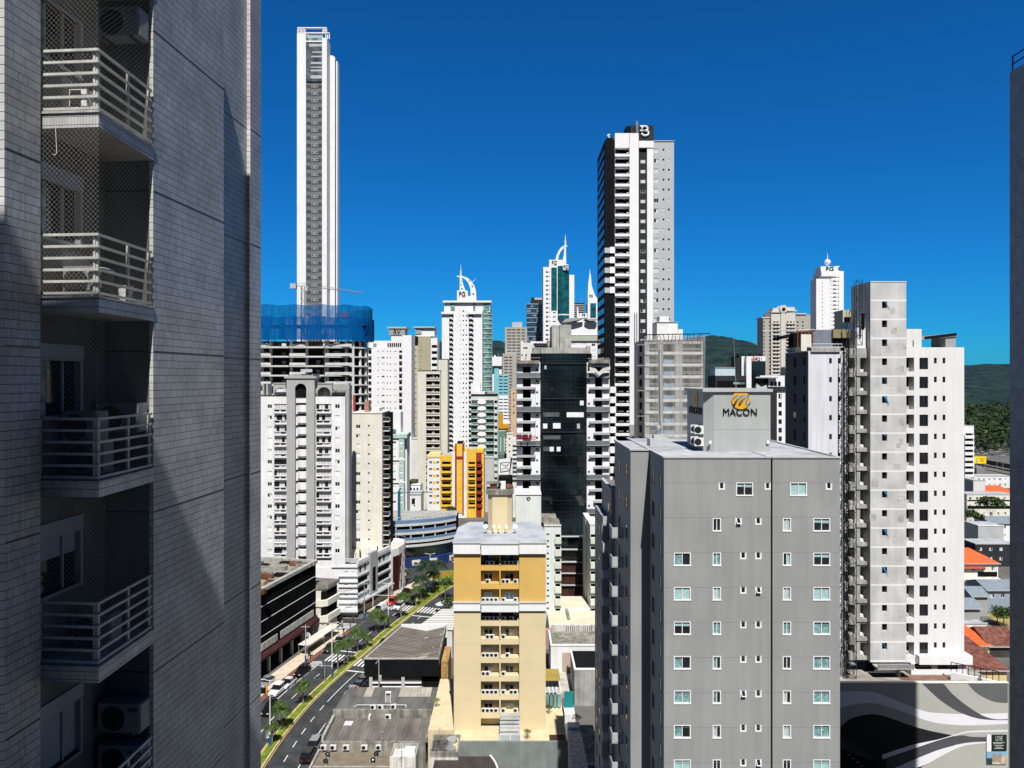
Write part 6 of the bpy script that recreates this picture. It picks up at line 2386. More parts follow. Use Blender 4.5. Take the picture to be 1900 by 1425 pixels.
b.box(s.U(985),s.U(1003),1.6,2,s.V(669),s.V(655.5),VOID)
b.box(s.U(1089),s.U(1099),1.2,1.5,s.V(668),s.V(655.5),VOID)
s.part('roof_core',b)
pit = 21.05
WING = mat('wing_white_render',(0.81,0.82,0.84),var=0.04)
SLABG = mat('precast_ledge',(0.42,0.44,0.45),var=0.08)
BL = mat('grey_balustrade',(0.16,0.18,0.19),rough=0.2,var=0.2)
for (wx0,wx1,ox0,ox1,sx0,lx0,lx1,sl) in ((959,1002.8,970,985,990,958.5,994,987),(1088.7,1131,1104,1118,1091,1094,1131.5,1102)):
    hol,wins = [],[]
    for i in range(22):
        py = 689 + pit * i
        if py > 1050: break
        hol.append((ox0,ox1,py - 7.5,py + 7.5,1.8,VOID))
        sx = 996.5 if wx0 < 1000 else 1092.8
        wins.append((sx,py - 3,3.4,4,'v'))
    hol.append((ox0,ox1,679,691,1.5,VOID)) if False else None
    s.face(wx0,wx1,672,None,WING,wins,hol,y=0.6,depth=12,name='balcony_wing',roof=CONC)
    for i in range(-1,20):
        py = 689 + pit * i
        kd = (i + 3) % 3
        yb = py + 10.5
        if kd == 0:                                   # full-width balcony with a grey balustrade
            s.balc(wx0 - 0.5,wx1,yb - 8,yb + 2,0.9,SLABG,'glass',BL,y=0.6)
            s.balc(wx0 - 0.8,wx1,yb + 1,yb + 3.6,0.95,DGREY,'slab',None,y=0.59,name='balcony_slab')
        elif kd == 1:
            s.balc(lx0,lx1,yb - 2.2,yb + 2.0,0.8,SLABG,'slab',None,y=0.6,name='ledge')
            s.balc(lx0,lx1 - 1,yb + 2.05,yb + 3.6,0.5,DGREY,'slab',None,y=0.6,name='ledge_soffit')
        else:
            a,c = (lx0,sl) if wx0 < 1000 else (sl,lx1)
            s.balc(a,c,yb - 2.2,yb + 2.0,0.8,SLABG,'slab',None,y=0.6,name='ledge')
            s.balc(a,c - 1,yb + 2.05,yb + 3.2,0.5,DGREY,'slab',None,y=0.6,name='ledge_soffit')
b = MB()                                              # roof edge decks and torn sheeting
b.box(s.U(958),s.U(1001),-0.8,5,s.V(675),s.V(669),CONCD)
b.box(s.U(1092),s.U(1131),-0.8,5,s.V(674),s.V(667),CONCD)
for x in (960,975,990,1000,1094,1110,1128): b.tube((s.U(x),-0.7,s.V(669)),(s.U(x),-0.7,s.V(662)),0.06,STEEL,5)
b.tube((s.U(960),-0.7,s.V(664)),(s.U(1003),-0.7,s.V(664)),0.05,LGREY,5)
b.tube((s.U(1089),-0.7,s.V(665)),(s.U(1130),-0.7,s.V(665)),0.05,LGREY,5)
pts = [(1093,681),(1104,684),(1110,690),(1118,683),(1131,680),(1131,686),(1120,690),(1111,697),(1103,690),(1093,690)]
b.face([(s.U(p[0]),-1.25,s.V(p[1])) for p in pts][::-1],mat('torn_sheeting',(0.62,0.60,0.57),var=0.2))
s.part('roof_edge',b)
b = MB()
for i,py in enumerate((994,1018,1041,1062,1084,1107)):
    b.box(s.U(1040),s.U(1088),-0.8,0.3,s.V(py + 1.5),s.V(py),LGREY)
b.box(s.U(1040),s.U(1088),-0.2,0.395,s.V(1120),s.V(1046),mat('red_brown_boards',(0.045,0.014,0.010),var=0.5,sc=0.8))
s.part('lower_floors',b)
s.done()
pl_ = thing('hanging_platform','red suspended work platform in front of the left balcony wing','platform',(X(976,183),183,Z(815.5,183)))
REDM = mat('red_platform_paint',(0.40,0.02,0.04),var=0.15)
w2 = 38 * 183 / F / 2
b = MB(); b.box(-w2,w2,-0.45,0.45,0,0.08,REDM); b.build('deck',pl_)
b = MB()
for z in (0.45,0.85):
    b.box(-w2,w2,-0.48,-0.44,z,z + 0.08,REDM); b.box(-w2,w2,0.44,0.48,z,z + 0.08,REDM)
for i in range(6):
    x = -w2 + 2 * w2 * i / 5
    b.box(x - 0.03,x + 0.03,-0.44,-0.40,0.08,0.9,REDM)
b.build('guard_rail',pl_)
b = MB()
for x in (-w2 + 0.2,w2 - 0.2): b.tube((x,0,0.1),(x,0,Z(674,183) - Z(815.5,183)),0.02,STEEL,4)
b.build('cables',pl_)

# ================================================================ black and white tower
s = Bld('striped_residential_tower','tall black, white and grey striped tower with a white monogram on its roof box',1122,211)
pit = 18.48
ys = [200 + (318 + 73.2 * i) / 3.96 for i in range(46)]
TG = mat('tower_light_grey',(0.46,0.48,0.49),var=0.03,streak=0.04)
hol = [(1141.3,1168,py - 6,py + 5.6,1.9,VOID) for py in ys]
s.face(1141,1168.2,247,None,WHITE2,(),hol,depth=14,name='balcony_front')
q = random.Random(31)
for i,py in enumerate(ys):
    b = MB()                                          # balcony: parapet, furniture and glass inside
    b.box(s.U(1140.6),s.U(1168),-0.35,-0.003,s.V(py + 10.6),s.V(py + 5.6),WHITE2)
    b.box(s.U(1141.5),s.U(1168),-0.2,-0.15,s.V(py + 5.5),s.V(py + 4.4),CHAR)
    b.box(s.U(1148,1.2),s.U(1156 + q.uniform(0,3),1.2),1.1,1.6,s.V(py + 3.6),s.V(py + 1.6),LGREY)
    b.box(s.U(1163,0.8),s.U(1167.5,0.8),0.7,1.2,s.V(py + 4),s.V(py + 1.0),q.choice((WHITE2,LGREY,MGREY)))
    b.box(s.U(1143,1.4),s.U(1147,1.4),1.3,1.85,s.V(py + 5),s.V(py - 3),STEEL)
    s.part('balcony',b)
s.face(1168.4,1185,247,788,WHITE2,(),(),y=-0.5,depth=12,name='white_pier')
s.face(1185.2,1200.5,263,None,DGREY,[(1193,py + 0.5,8.6,7,q.choice('ccchgdc')) for py in ys[1:]],(),y=0.2,depth=12,name='dark_strip')
s.face(1200.7,1212,263,None,WHITE2,(),(),y=-0.4,depth=12,name='white_pier')
wins = []
for i,py in enumerate(ys): wins += [(1217.5,py - 0.5,8.8,7.4,q.choice('ccchgdc')),(1231,py - 2.5,3.4,3.6,q.choice('vvvc')),(1241,py - 2.5,3.4,3.6,q.choice('vvvc'))]
s.face(1212.2,1250.5,262.5,None,TG,wins,(),y=0.0,depth=14,name='grey_block',wname='grey_block_window')
s.face(1168.4,1185,788.2,None,MGREY,(),(),y=-0.5,depth=12,name='lower_pier')
b = MB()
b.box(s.U(1185),s.U(1212.1),-0.6,12,s.V(275),s.V(262.5),WHITE2)
b.box(s.U(1211.8),s.U(1251.2),-0.2,14,s.V(262.4),s.V(261),LGREY)
b.tube((s.U(1252),5,s.V(262)),(s.U(1252),5,s.V(259)),0.05,GALV,4) if False else None
s.part('parapet',b)
hol = []
b = MB()
x0,x1 = s.U(1122),s.U(1140.5)
b.box(x0,x1,-0.1,18,0,s.V(261),CHAR,top=ROOFD)
b.box(s.U(1131.2),s.U(1131.8),-0.16,-0.103,s.V(452),s.V(262),VOID)
s.part('charcoal_corner',b)
for i,py in enumerate(ys):
    if 465 < py < 545:
        b = MB()
        b.box(s.U(1121.6),s.U(1131),-0.4,-0.104,s.V(py + 4.5),s.V(py - 5),LGREY)
        b.box(s.U(1131.2),s.U(1140.4),-0.5,-0.104,s.V(py + 5),s.V(py - 6.5),WHITE2)
        s.part('white_panel',b)
    elif py > 720:
        b = MB()
        b.box(s.U(1131),s.U(1142),-1.2,-0.104,s.V(py + 5),s.V(py - 6.5),WHITE2)
        s.part('white_panel',b)
    b = MB()                                          # glazing on the shaded left flank
    z0,z1 = s.V(py + 4),s.V(py - 6)
    if z0 > 1:
        b.box(x0 - 0.06,x0 - 0.003,1.0,16.5,z0,z1,GL)
        b.box(x0 - 0.10,x0 - 0.061,8.2,8.8,z0,z1,LGREY)
        s.part('flank_window',b)
b = MB()                                              # roof box with the monogram
b.box(s.U(1170,2),s.U(1213,2),2,12,s.V(262,2),s.V(232.5,2),DGREY)
b.box(s.U(1162,5),s.U(1170,5),5,12,s.V(262,5),s.V(234,5),CHAR)
b.box(s.U(1125,3),s.U(1140,3),3,9,s.V(261,3),s.V(256,3),CHAR)
b.tube((s.U(1131,4),4,s.V(256,4)),(s.U(1127,4),4,s.V(251,4)),0.25,WHITE2,6)
b.tube((s.U(1127,4),4,s.V(251,4)),(s.U(1132,4),4,s.V(250,4)),0.25,WHITE2,6)
s.part('roof_box',b)
b = MB()
b.tube((s.U(1182,1),1,s.V(247,1)),(s.U(1182,1),1,s.V(224,1)),0.22,GALV,6)
for px in (1180.4,1183.8): b.tube((s.U(px,1),1,s.V(247,1)),(s.U(px,1),1,s.V(226,1)),0.07,GALV,5)
s.part('mast',b)
b = MB()
def mono(pts,r=0.28):
    P = [(s.U(p[0],1.9),1.75,s.V(p[1],1.9)) for p in pts]
    b.path(P,r,WHITE2,8)
    for p in P: b.ball(p,r,WHITE2,8,6)
def cv(cx,cy,rx,ry,a0,a1,n=8): return [(cx + rx * math.cos(a0 + (a1 - a0) * i / n),cy + ry * math.sin(a0 + (a1 - a0) * i / n)) for i in range(n + 1)]
mono([(1188.5,234.6),(1196,234.6)] + cv(1197,238.6,4.6,4.0,-math.pi / 2,math.pi / 2) + [(1191,242.6)])
mono([(1188.5,242.6),(1197,242.6)] + cv(1198,247,5.4,4.4,-math.pi / 2,math.pi / 2) + [(1194,251.4),(1190.8,248.5)])
mono([(1191.2,234.8),(1191.2,238.5)])
s.part('monogram',b)
s.done()

# ================================================================ block wrapped in thin white netting
WNET = net_mat('white_net',(0.66,0.66,0.63),alpha=0.32,trans=0.35)
s = Bld('netted_apartment_block','bare concrete apartment block veiled in thin white safety netting',1196,178)
pit = 21.9
GC = mat('pale_shell_concrete',(0.46,0.45,0.43),var=0.12,sc=0.4,streak=0.15)
hol = []
ys = rows(638,pit,1000)
for py in ys: hol += [(1205,1220.5,py,py + 14.5,2.5,VOID),(1230,1252.5,py,py + 14.5,2.5,VOID),(1266,1301,py,py + 14.5,2.5,VOID)]
s.face(1196,1304,630,None,GC,(),hol,depth=14,roof=CONC)
TEX = mat('pale_blue_tarpaulin',(0.28,0.42,0.58),var=0.2,sc=1.0)
for i,py in enumerate(ys):
    b = MB()
    z = s.V(py + 14.5)
    b.box(s.U(1196.2),s.U(1303.8),-0.25,-0.004,z - 0.75,z - 0.05,PLL)
    if i > 0:
        pts = [(1231,py + 13.9),(1252,py + 13.9),(1252,py + 6.4),(1247,py + 7.5),(1240,py + 7.6),(1231.5,py + 6.5)]
        b.face([(s.U(p[0],0.3),0.3,s.V(p[1],0.3)) for p in pts][::-1],TEX)
        if i > 3:
            pts = [(1267,py + 13.9),(1298,py + 13.9),(1298,py + 9.5),(1285,py + 7.0),(1275,py + 7.4),(1267,py + 8)]
            b.face([(s.U(p[0],0.3),0.3,s.V(p[1],0.3)) for p in pts][::-1],TEX)
    for k2 in range(2):
        zz_ = s.V(py + 8.5 + 2.6 * k2)
        b.box(s.U(1205.2),s.U(1220.3),0.2,0.28,zz_,zz_ + 0.14,LGREY)
        b.box(s.U(1266.2),s.U(1300.8),0.2,0.28,zz_,zz_ + 0.14,LGREY)
    s.part('floor_edge',b)
b = MB()
b.box(s.U(1220.7),s.U(1229.8),-0.3,-0.005,0,s.V(632),GC)
b.box(s.U(1252.7),s.U(1265.8),-0.2,-0.005,0,s.V(632),GC)
s.part('columns',b)
b = MB()
nx_,nz_ = 22,14
for i in range(nx_):
    for j in range(nz_):
        def W(i,j):
            px = 1194 + (1303 - 1194) * i / nx_
            py = 624 + (880 - 624) * j / nz_
            return (s.U(px),-1.1 - 0.35 * math.sin(i * 1.3) * math.sin(j * 0.8 + i),s.V(py))
        b.face([W(i,j + 1),W(i + 1,j + 1),W(i + 1,j),W(i,j)],WNET,True)
for j in range(10):
    for (pa,pb,ya,yb) in ((1303,1308,-1.1,-0.6),(1308,1313.5,-0.6,3)):
        f = lambda px,k2: (s.U(px + (0 if k2 else 1) - 0.6 * k2 * 0.6,0),k2)
        z0,z1 = s.V(620 + 25.0 * (j + 1) * 0.7),s.V(620 + 25.0 * j * 0.7)
        w0_,w1_ = 1 - 0.05 * (j + 1),1 - 0.05 * j
        A0 = 1303 + (pa - 1303) * w0_; B0 = 1303 + (pb - 1303) * w0_
        A1 = 1303 + (pa - 1303) * w1_; B1 = 1303 + (pb - 1303) * w1_
        b.face([(s.U(A0),ya,z0),(s.U(B0),yb,z0),(s.U(B1),yb,z1),(s.U(A1),ya,z1)],WNET)
s.part('white_netting',b)
b = MB()
for px in (1216,1228,1262,1300,1197): b.tube((s.U(px),-1.05,s.V(878)),(s.U(px),-1.05,s.V(622)),0.035,LGREY,4)
b.tube((s.U(1225),-1.3,s.V(818)),(s.U(1223),-1.3,s.V(640)),0.2,LGREY,6)
for (a,c) in ((1196,1316),): b.tube((s.U(a),-1.1,s.V(621.5)),(s.U(c),-1.1,s.V(619.5)),0.12,CHAR,5)
q = random.Random(14)
for i in range(16): b.tube((s.U(1196 + i * 7),-1.0,s.V(632)),(s.U(1196 + i * 7 + q.uniform(-3,3)),-1.0,s.V(621)),0.08,CHAR,4)
s.part('net_frame',b)
b = MB()
b.box(s.U(1219,4),s.U(1257.5,4),4,10,s.V(630),s.V(598,4),WHITE)
b.box(s.U(1224,6),s.U(1241,6),6,10,s.V(598,6),s.V(587,6),WHITE)
b.box(s.U(1258,5),s.U(1267,5),5,9,s.V(630),s.V(611,5),WHITE)
b.box(s.U(1218.4,4),s.U(1258,4),3.8,10.2,s.V(598,4),s.V(597,4),LGREY)
s.part('roof_room',b)
b = MB()
for i,py in enumerate(ys): b.box(s.U(1196) - 0.03,s.U(1196) - 0.003,3.5,7.0,s.V(py + 14),s.V(py),VOID)
s.part('flank_openings',b)
s.done()
r = thing('construction_hoist','slim steel hoist mast between the striped tower and the netted block','hoist',(X(1179.5,177),177,0))
b = MB(); lattice(b,0,0,0.3,0,Z(581,177),0.95,0.05,CRM); b.build('mast',r)
b = MB()
for py in (640,678,725,772,818): b.box(0.3,2.4,-0.05,0.05,Z(py,177) - 0.06,Z(py,177) + 0.06,LGREY)
b.build('wall_ties',r)

# ================================================================ R21 block and the towers behind
s = Bld('black_white_office','low black and white block with a red bar emblem and the lettering R21',1325,248)
b = MB()
b.box(s.U(1385),s.U(1420.5),0,10,0,s.V(661),WHITE2)
b.box(s.U(1394.3),s.U(1420.2),-0.1,-0.003,s.V(722),s.V(670),GLD)
b.box(s.U(1366,3),s.U(1374,3),3,9,0,s.V(660.5,3),DGREY)
b.box(s.U(1376,2),s.U(1384,2),2,9,0,s.V(661,2),WHITE2)
b.box(s.U(1328),s.U(1385),0.4,10,0,s.V(697),DGREY)
b.box(s.U(1331),s.U(1384),0.3,0.398,s.V(720),s.V(706.5),VOID)
b.box(s.U(1361),s.U(1382),0.2,0.29,s.V(713),s.V(709),GLG)
b.box(s.U(1327,4),s.U(1366,4),4,10,s.V(697,4),s.V(682.5,4),mat('ice_blue_paint',(0.52,0.64,0.70),var=0.05))
b.box(s.U(1326,4),s.U(1367,4),3.8,10.2,s.V(682.4,4),s.V(681.2,4),MGREY)
s.part('wall',b)
b = MB()
for (px,h) in ((1395.3,4.0),(1398,7.5),(1400.8,5.0)): b.box(s.U(px - 0.9),s.U(px + 0.9),-0.15,-0.01,s.V(668.7),s.V(668.7 - h),mat('emblem_red',(0.60,0.01,0.03),var=0.05))
s.part('emblem',b)
text('R21',10.5 * s.k,5.6 * s.k,BLACKL,s.root,(s.U(1407.6),-0.1,s.V(665.8)),0.15)
b = MB()
b.box(s.U(1421),s.U(1457),0,10,0,s.V(726),WHITE2)
b.box(s.U(1421),s.U(1441),-0.3,-0.003,0,s.V(726.2),DGREY)
b.box(s.U(1421),s.U(1457),-0.4,10,s.V(726),s.V(717.5),DGREY)
b.box(s.U(1409),s.U(1456.5),0.3,9,s.V(717.4),s.V(697),WHITE2)
b.box(s.U(1418),s.U(1425),-0.2,0.29,s.V(717.4),s.V(700),CHAR)
for a in (1418,1430,1437,1444): b.box(s.U(a),s.U(a + 5),0.2,0.28,s.V(716),s.V(708),GL)
b.box(s.U(1400),s.U(1441),-1.5,8,s.V(701.5),s.V(699),LGREY)
b.box(s.U(1409),s.U(1441),-0.8,8,s.V(698.9),s.V(696.8),WHITE2)
s.part('right_wing',b)
for i,py in enumerate(rows(735,15.75,950)):
    s.window(s.U(1435.5),-0.302,s.V(py),8.5 * s.k,7.5 * s.k,'cccsvvcs'[i % 8])
    s.window(s.U(1447.5),-0.14,s.V(py),6 * s.k,8.5 * s.k,'gddvddg'[i % 7],fm=STEEL)
b = MB()
for px in (1369,1391,1410): b.tube((s.U(px,3),3,s.V(661,3)),(s.U(px,3),3,s.V(656.5,3)),0.5,CHAR,8)
s.part('flues',b)
s.done()
an = thing('aerial_mast','thin tall aerial mast standing on the roof beyond the orange emblem','mast',(X(1366,70),70,59.0))
b = MB(); b.tube((0,0,-0.3),(X(1360.5,70) - X(1366,70),0,Z(608,70) - 59),0.035,GALV,5,r2=0.012); b.build('pole',an)
b = MB()
b.tube((X(1360.5,70) - X(1366,70) + 0.05,0,Z(630,70) - 59),(X(1338,70) - X(1366,70),0.5,Z(700,70) - 59),0.007,GALV,3)
b.build('stay_wire',an)

s = Bld('ornate_cream_tower','ornate cream tower with stepped corners and an arched pediment',1415,570)
ys = rows(596,6.8,830)
ORN = mat('ornate_cream',(0.62,0.60,0.55),var=0.04)
ORG = mat('ornate_taupe',(0.42,0.40,0.35),var=0.04)
def owins(cols): return [(c,py + 1.4,w_,2.8,'v') for py in ys for c,w_ in cols]
s.face(1431,1449,580,None,ORN,owins(((1437,4),(1442.5,4))),(),depth=18)
s.face(1449.2,1457,572,None,ORN,(),(),y=-1,depth=18,name='centre_pier')
s.face(1457.2,1476,580,None,ORN,owins(((1461.5,4),(1467.5,4),(1473,2))),(),depth=18,name='wall')
s.face(1416,1431,590,None,ORG,owins(((1418,2),(1428,2.4))),(),y=2,depth=14,name='left_corner')
s.face(1476.2,1505,584,None,ORG,owins(((1480,3),(1489.5,3))),(),y=2,depth=14,name='right_corner')
b = MB()
for (a,c,py,y) in ((1415,1432,590,1.5),(1430,1450,580,-0.8),(1456,1478,577.5,-0.8),(1470,1498,583,1.2)):
    b.box(s.U(a),s.U(c),y,y + 14,s.V(py) + 0.02,s.V(py - 2),ORN)
b.box(s.U(1434),s.U(1448),0.5,10,s.V(578),s.V(571.5),ORN)
b.box(s.U(1458),s.U(1475),0.5,10,s.V(575.5),s.V(569.5),ORN)
b.tube((s.U(1453),-1.3,s.V(573.5)),(s.U(1453),8,s.V(573.5)),7.2 * s.k,ORN,20)
b.tube((s.U(1453),-1.6,s.V(574)),(s.U(1453),-1.31,s.V(574)),3.2 * s.k,GL,16)
s.part('pediment',b)
for i,py in enumerate(ys):
    b = MB()
    b.box(s.U(1433.5),s.U(1447),-1.0,-0.003,s.V(py + 5.2),s.V(py + 3.6),ORN)
    b.box(s.U(1458.5),s.U(1475),-1.0,-0.003,s.V(py + 5.2),s.V(py + 3.6),ORN)
    s.part('balcony_band',b)
s.done()

s = Bld('ball_topped_tower','slim white tower with FG sign and a white ball and spike on top',1514,520)
ys = rows(514.5,7.4,650)
s.face(1524,1565.5,503,None,WHITE2,[w_ for py in ys for w_ in ((1548.5,py,7.0,2.6,'d'),(1555.3,py,2.4,2.0,'v'),(1540.5,py,1.2,3.0,'c'),(1542.8,py,1.2,3.0,'c'))],(),depth=14)
s.face(1514.5,1540,517,None,WHITE2,[(1526,py + 3,1.6,1.8,'v') for py in ys[1:]],(),y=-4,depth=10,name='side_block')
b = MB()
b.box(s.U(1515),s.U(1541),-4.3,2,s.V(517) + 0.02,s.V(514),mat('slate_band',(0.16,0.18,0.20)))
b.box(s.U(1523.5),s.U(1553.5),0.6,10,s.V(503) + 0.02,s.V(494),WHITE2)
b.box(s.U(1553.7),s.U(1559.5),1.2,10,s.V(503) + 0.02,s.V(493),WHITE2)
s.part('crown',b)
fg(s,1539.5,498.7,14,8,0.6)
fg(s,1556.5,498,3,6,1.2)
b = MB()
for a in (0,2.09,4.19): b.tube((s.U(1541) + 1.4 * math.cos(a),5 + 1.4 * math.sin(a),s.V(494)),(s.U(1541) + 0.8 * math.cos(a),5 + 0.8 * math.sin(a),s.V(488)),0.22,WHITE2,6)
b.ball((s.U(1541),5,s.V(484.5)),5.6 * s.k,WHITE2,16,10)
s.part('ball',b)
b = MB(); b.tube((s.U(1541),5,s.V(479)),(s.U(1541),5,s.V(467.5)),0.4,WHITE2,6,r2=0.08); s.part('spike',b)
s.done()
s = Bld('beige_roof_house','beige block with dark openings half hidden behind the hoist ladders',1563,300)
s.face(1564,1582,575,None,BEIGE,(),[(1566,1579,588,598,1.5,VOID)],depth=8)
s.box('glazed_front',1564.5,1580,598,612,-0.4,-0.01,GLB)
s.done()

# ================================================================ yellow, white and red block
s = Bld('yellow_red_block','yellow and white apartment block with a dark red framed centre tower',792,300)
ys = rows(858,12.5,945)
k = s.k
hol,wins = [],[]
for py in ys: wins += [(799,py,5.5,4.4,'d'),(812.5,py,4.5,4.4,'d')]
s.face(792.5,817,849,None,WHITE,wins,(),depth=10,name='white_wall')
b = MB()
for py in ys: b.box(s.U(803),s.U(810),-0.03,-0.003,s.V(py + 2.4),s.V(py - 2.4),GOLD)
b.box(s.U(792),s.U(838.5),-0.2,10,s.V(849) + 0.01,s.V(846),mat('pale_yellow',(0.74,0.60,0.28),var=0.04))
b.box(s.U(795),s.U(817),0.5,9,s.V(846) + 0.02,s.V(841.5),mat('pale_yellow',(0.74,0.60,0.28)))
b.box(s.U(817.2),s.U(838.4),-0.22,-0.201,s.V(850),s.V(846.5),GOLD)
s.part('yellow_panels',b)
hol = [(820,836.5,py - 1.5,py + 6,1.3,VOID) for py in ys]
s.face(817.2,838.5,845,None,GOLD,(),hol,y=-0.4,depth=10,name='yellow_wall')
hol = [(869.5,881.5,py - 1,py + 5.5,1.3,VOID) for py in ys]
s.face(866,883.5,833,None,GOLD,[(868,py,1.6,1.6,'v') for py in ys],hol,y=-0.4,depth=10,name='yellow_wall')
s.face(838.7,846.5,838,952,WHITE,(),(),y=-0.8,depth=10,name='white_pier')
s.face(860,865.8,838,952,WHITE,(),(),y=-0.8,depth=10,name='white_pier')
s.face(847,859.5,824,952,GOLD,[(853.3,py - 2,1.5,1.6,'v') for py in ys],(),y=-1.4,depth=9,name='centre_tower')
b = MB()
b.box(s.U(845),s.U(847.8),-1.8,-1.41,s.V(952),s.V(822),RED)
b.box(s.U(858.5),s.U(861),-1.8,-1.41,s.V(952),s.V(822),RED)
b.box(s.U(847.8),s.U(858.5),-1.7,-1.41,s.V(850),s.V(846),RED)
b.box(s.U(842),s.U(846.5),-0.6,3,s.V(838),s.V(827),GOLD)
b.box(s.U(848.5),s.U(858.5),0,3,s.V(824),s.V(819),CHAR)
s.part('red_frame',b)
b = MB()
b.box(s.U(884),s.U(893.5),0.2,10,0,s.V(840),RED)
b.box(s.U(893.6),s.U(898),0.4,10,0,s.V(842),GOLD)
b.box(s.U(862),s.U(897),0.3,10,s.V(840) + 0.01,s.V(834.5),GOLD)
s.part('red_flank',b)
for py in ys:
    s.balc(883.8,895,py + 3.5,py + 8.8,1.0,RED,'bow',y=0.2)
    b = MB()
    b.box(s.U(884.2),s.U(893.4),0.05,0.196,s.V(py + 3.3),s.V(py - 1.5),VOID)
    s.part('bay_opening',b)
    s.balc(819,838,py + 3.2,py + 7.4,0.6,GOLD,'solid',y=-0.4)
    s.balc(868.8,882,py + 3.2,py + 7.4,0.6,GOLD,'solid',y=-0.4)
s.face(838.7,866,952.2,None,WHITE,(),(),y=-1.2,depth=8,name='base')
s.done()

# mint and white mid block, its neighbours and the small fry around it
s = Bld('mint_white_block','white mid-rise block with mint green corner panels and top band',720,262)
ys = rows(821,13.8,940)
wins = []
for i,py in enumerate(ys): wins += [(723.5,py,3,3.5,'d'),(732,py,6,4,'dscscdsc'[i % 8])]
s.face(719,740,813,None,WHITE2,wins,(),depth=10)
s.face(740.2,750,813,None,MINTG,[(744.5,py,6,4,'scscsscs'[i % 8]) for i,py in enumerate(ys)],(),y=-0.3,depth=10,name='mint_wall')
s.box('flank',750.1,755,813,None,2.5,10,WHITE2)
b = MB()
b.box(s.U(719),s.U(755.5),-0.5,10,s.V(813) + 0.01,s.V(806),MINTG)
for py in (851,893): b.box(s.U(719),s.U(752),-0.4,-0.301,s.V(py + 3),s.V(py),WHITE2)
b.box(s.U(721),s.U(741),3,9,s.V(806) + 0.02,s.V(765),WHITE2)
b.box(s.U(721),s.U(733),2,3,s.V(803),s.V(797),GLG)
b.box(s.U(742),s.U(757),1,6,s.V(806) + 0.02,s.V(803.5),MINTP)
s.part('mint_band',b)
s.done()
small = [
    ('white_house','small white flat roofed building behind the blue car park',757,781,918,275,'wall',WHITE,9),
    ('white_annex','white annex with a sloping parapet left of the yellow block',759,780,900,285,'wall',WHITE2,8),
    ('grey_slab_block','blank pale grey slab block to the right of the yellow and red block',896,916,850,312,'wall',mat('blank_grey',(0.50,0.51,0.53),var=0.03),10),
    ('ochre_house','tall ochre chimney-like block with a gable among the small houses',925,933,767,345,'wall',mat('ochre_paint',(0.55,0.27,0.02),var=0.1),6),
    ('green_house','dull green building with white window strips below the ochre roof',925,938,800,340,'wall',mat('dull_green',(0.13,0.25,0.17),var=0.08),8),
    ('cream_house','cream narrow building beside the dark glazed building',940,951,806,330,'wall',CREAM,8),
    ('peach_slab','blank peach coloured slab wall beyond the cyan block',948,958.5,722,430,'wall',mat('peach_paint',(0.58,0.42,0.28),var=0.04),10),
    ('ivory_shaft','narrow ivory shaft between the cream slab and the mint block',755,775,815,330,'wall',OFFW,8),
]
for nm,lab,a,c,py,d,pn,m,dep in small:
    s = Bld(nm,lab,a,d)
    s.face(a,c,py,None,m,[((a + c) / 2,py + 8 + 12 * i,2.5,3,'v') for i in range(4)] if nm in ('white_house','cream_house','peach_slab') else (),(),depth=dep)
    b = MB()
    if nm == 'ochre_house':
        b.box(s.U(925),s.U(944),-0.5,6,s.V(795),s.V(786),m)
        b.box(s.U(925),s.U(944),-0.2,6,s.V(812),s.V(795.2),mat('brown_loggia',(0.10,0.05,0.02),var=0.4))
        b.box(s.U(925),s.U(944),-0.6,-0.21,s.V(800),s.V(798),m)
        b.box(s.U(934),s.U(946),0,6,s.V(786),s.V(783),WHITE2)
    elif nm == 'green_house':
        for px in (928.5,935): b.box(s.U(px),s.U(px + 1.2),-0.1,-0.003,s.V(838),s.V(812),WHITE2)
        b.box(s.U(924),s.U(946),-1.5,6,s.V(852),s.V(843),mat('tin_roof_green',(0.10,0.14,0.14),var=0.4,sc=2))
    elif nm == 'white_house':
        b.box(s.U(757),s.U(781),-0.2,9,s.V(918) + 0.01,s.V(916),LGREY)
        b.box(s.U(764),s.U(770),-0.1,-0.003,s.V(935),s.V(925),GL)
    elif nm == 'white_annex':
        b.slab([(s.U(758.5),s.V(900)),(s.U(780),s.V(900)),(s.U(780),s.V(896)),(s.U(758.5),s.V(899))],-0.2,0.3,WHITE2)
        for i in range(3): b.box(s.U(761 + 6 * i),s.U(764 + 6 * i),-0.1,-0.003,s.V(910),s.V(905),GL)
        b.box(s.U(758),s.U(772),1,7,s.V(900),s.V(893),mat('roof_plants',(0.05,0.07,0.03),var=0.6,sc=3))
    else:
        b.box(s.U(a) - 0.15,s.U(c) + 0.15,-0.15,dep,s.V(py) + 0.01,s.V(py) + 0.35,LGREY)
    s.part('roof_edge',b)
    s.done()
s = Bld('white_billboard_frame','white framed billboard with a scribbled line drawing on its face',925,318,'billboard')
b = MB()
b.slab([(s.U(924.5),s.V(884)),(s.U(946),s.V(880)),(s.U(951),s.V(849)),(s.U(925),s.V(853))],0,0.6,WHITE2)
s.part('frame',b)
b = MB()
b.slab([(s.U(928),s.V(876.5)),(s.U(946),s.V(873.5)),(s.U(946),s.V(857)),(s.U(928),s.V(858.5))],-0.12,-0.003,CHAR)
b.slab([(s.U(929.2),s.V(875)),(s.U(946),s.V(872.3)),(s.U(946),s.V(858.2)),(s.U(929.2),s.V(859.8))],-0.2,-0.121,WHITE2)
s.part('panel',b)
b = MB()
for pts in ([(930,860),(935,864),(941,863),(945,859)],[(930,871),(937,868),(943,863)],[(938,867),(943,871),(945,869)]):
    b.path([(s.U(p[0]),-0.25,s.V(p[1])) for p in pts],0.09,CHAR,4)
s.part('drawing',b)
b = MB()
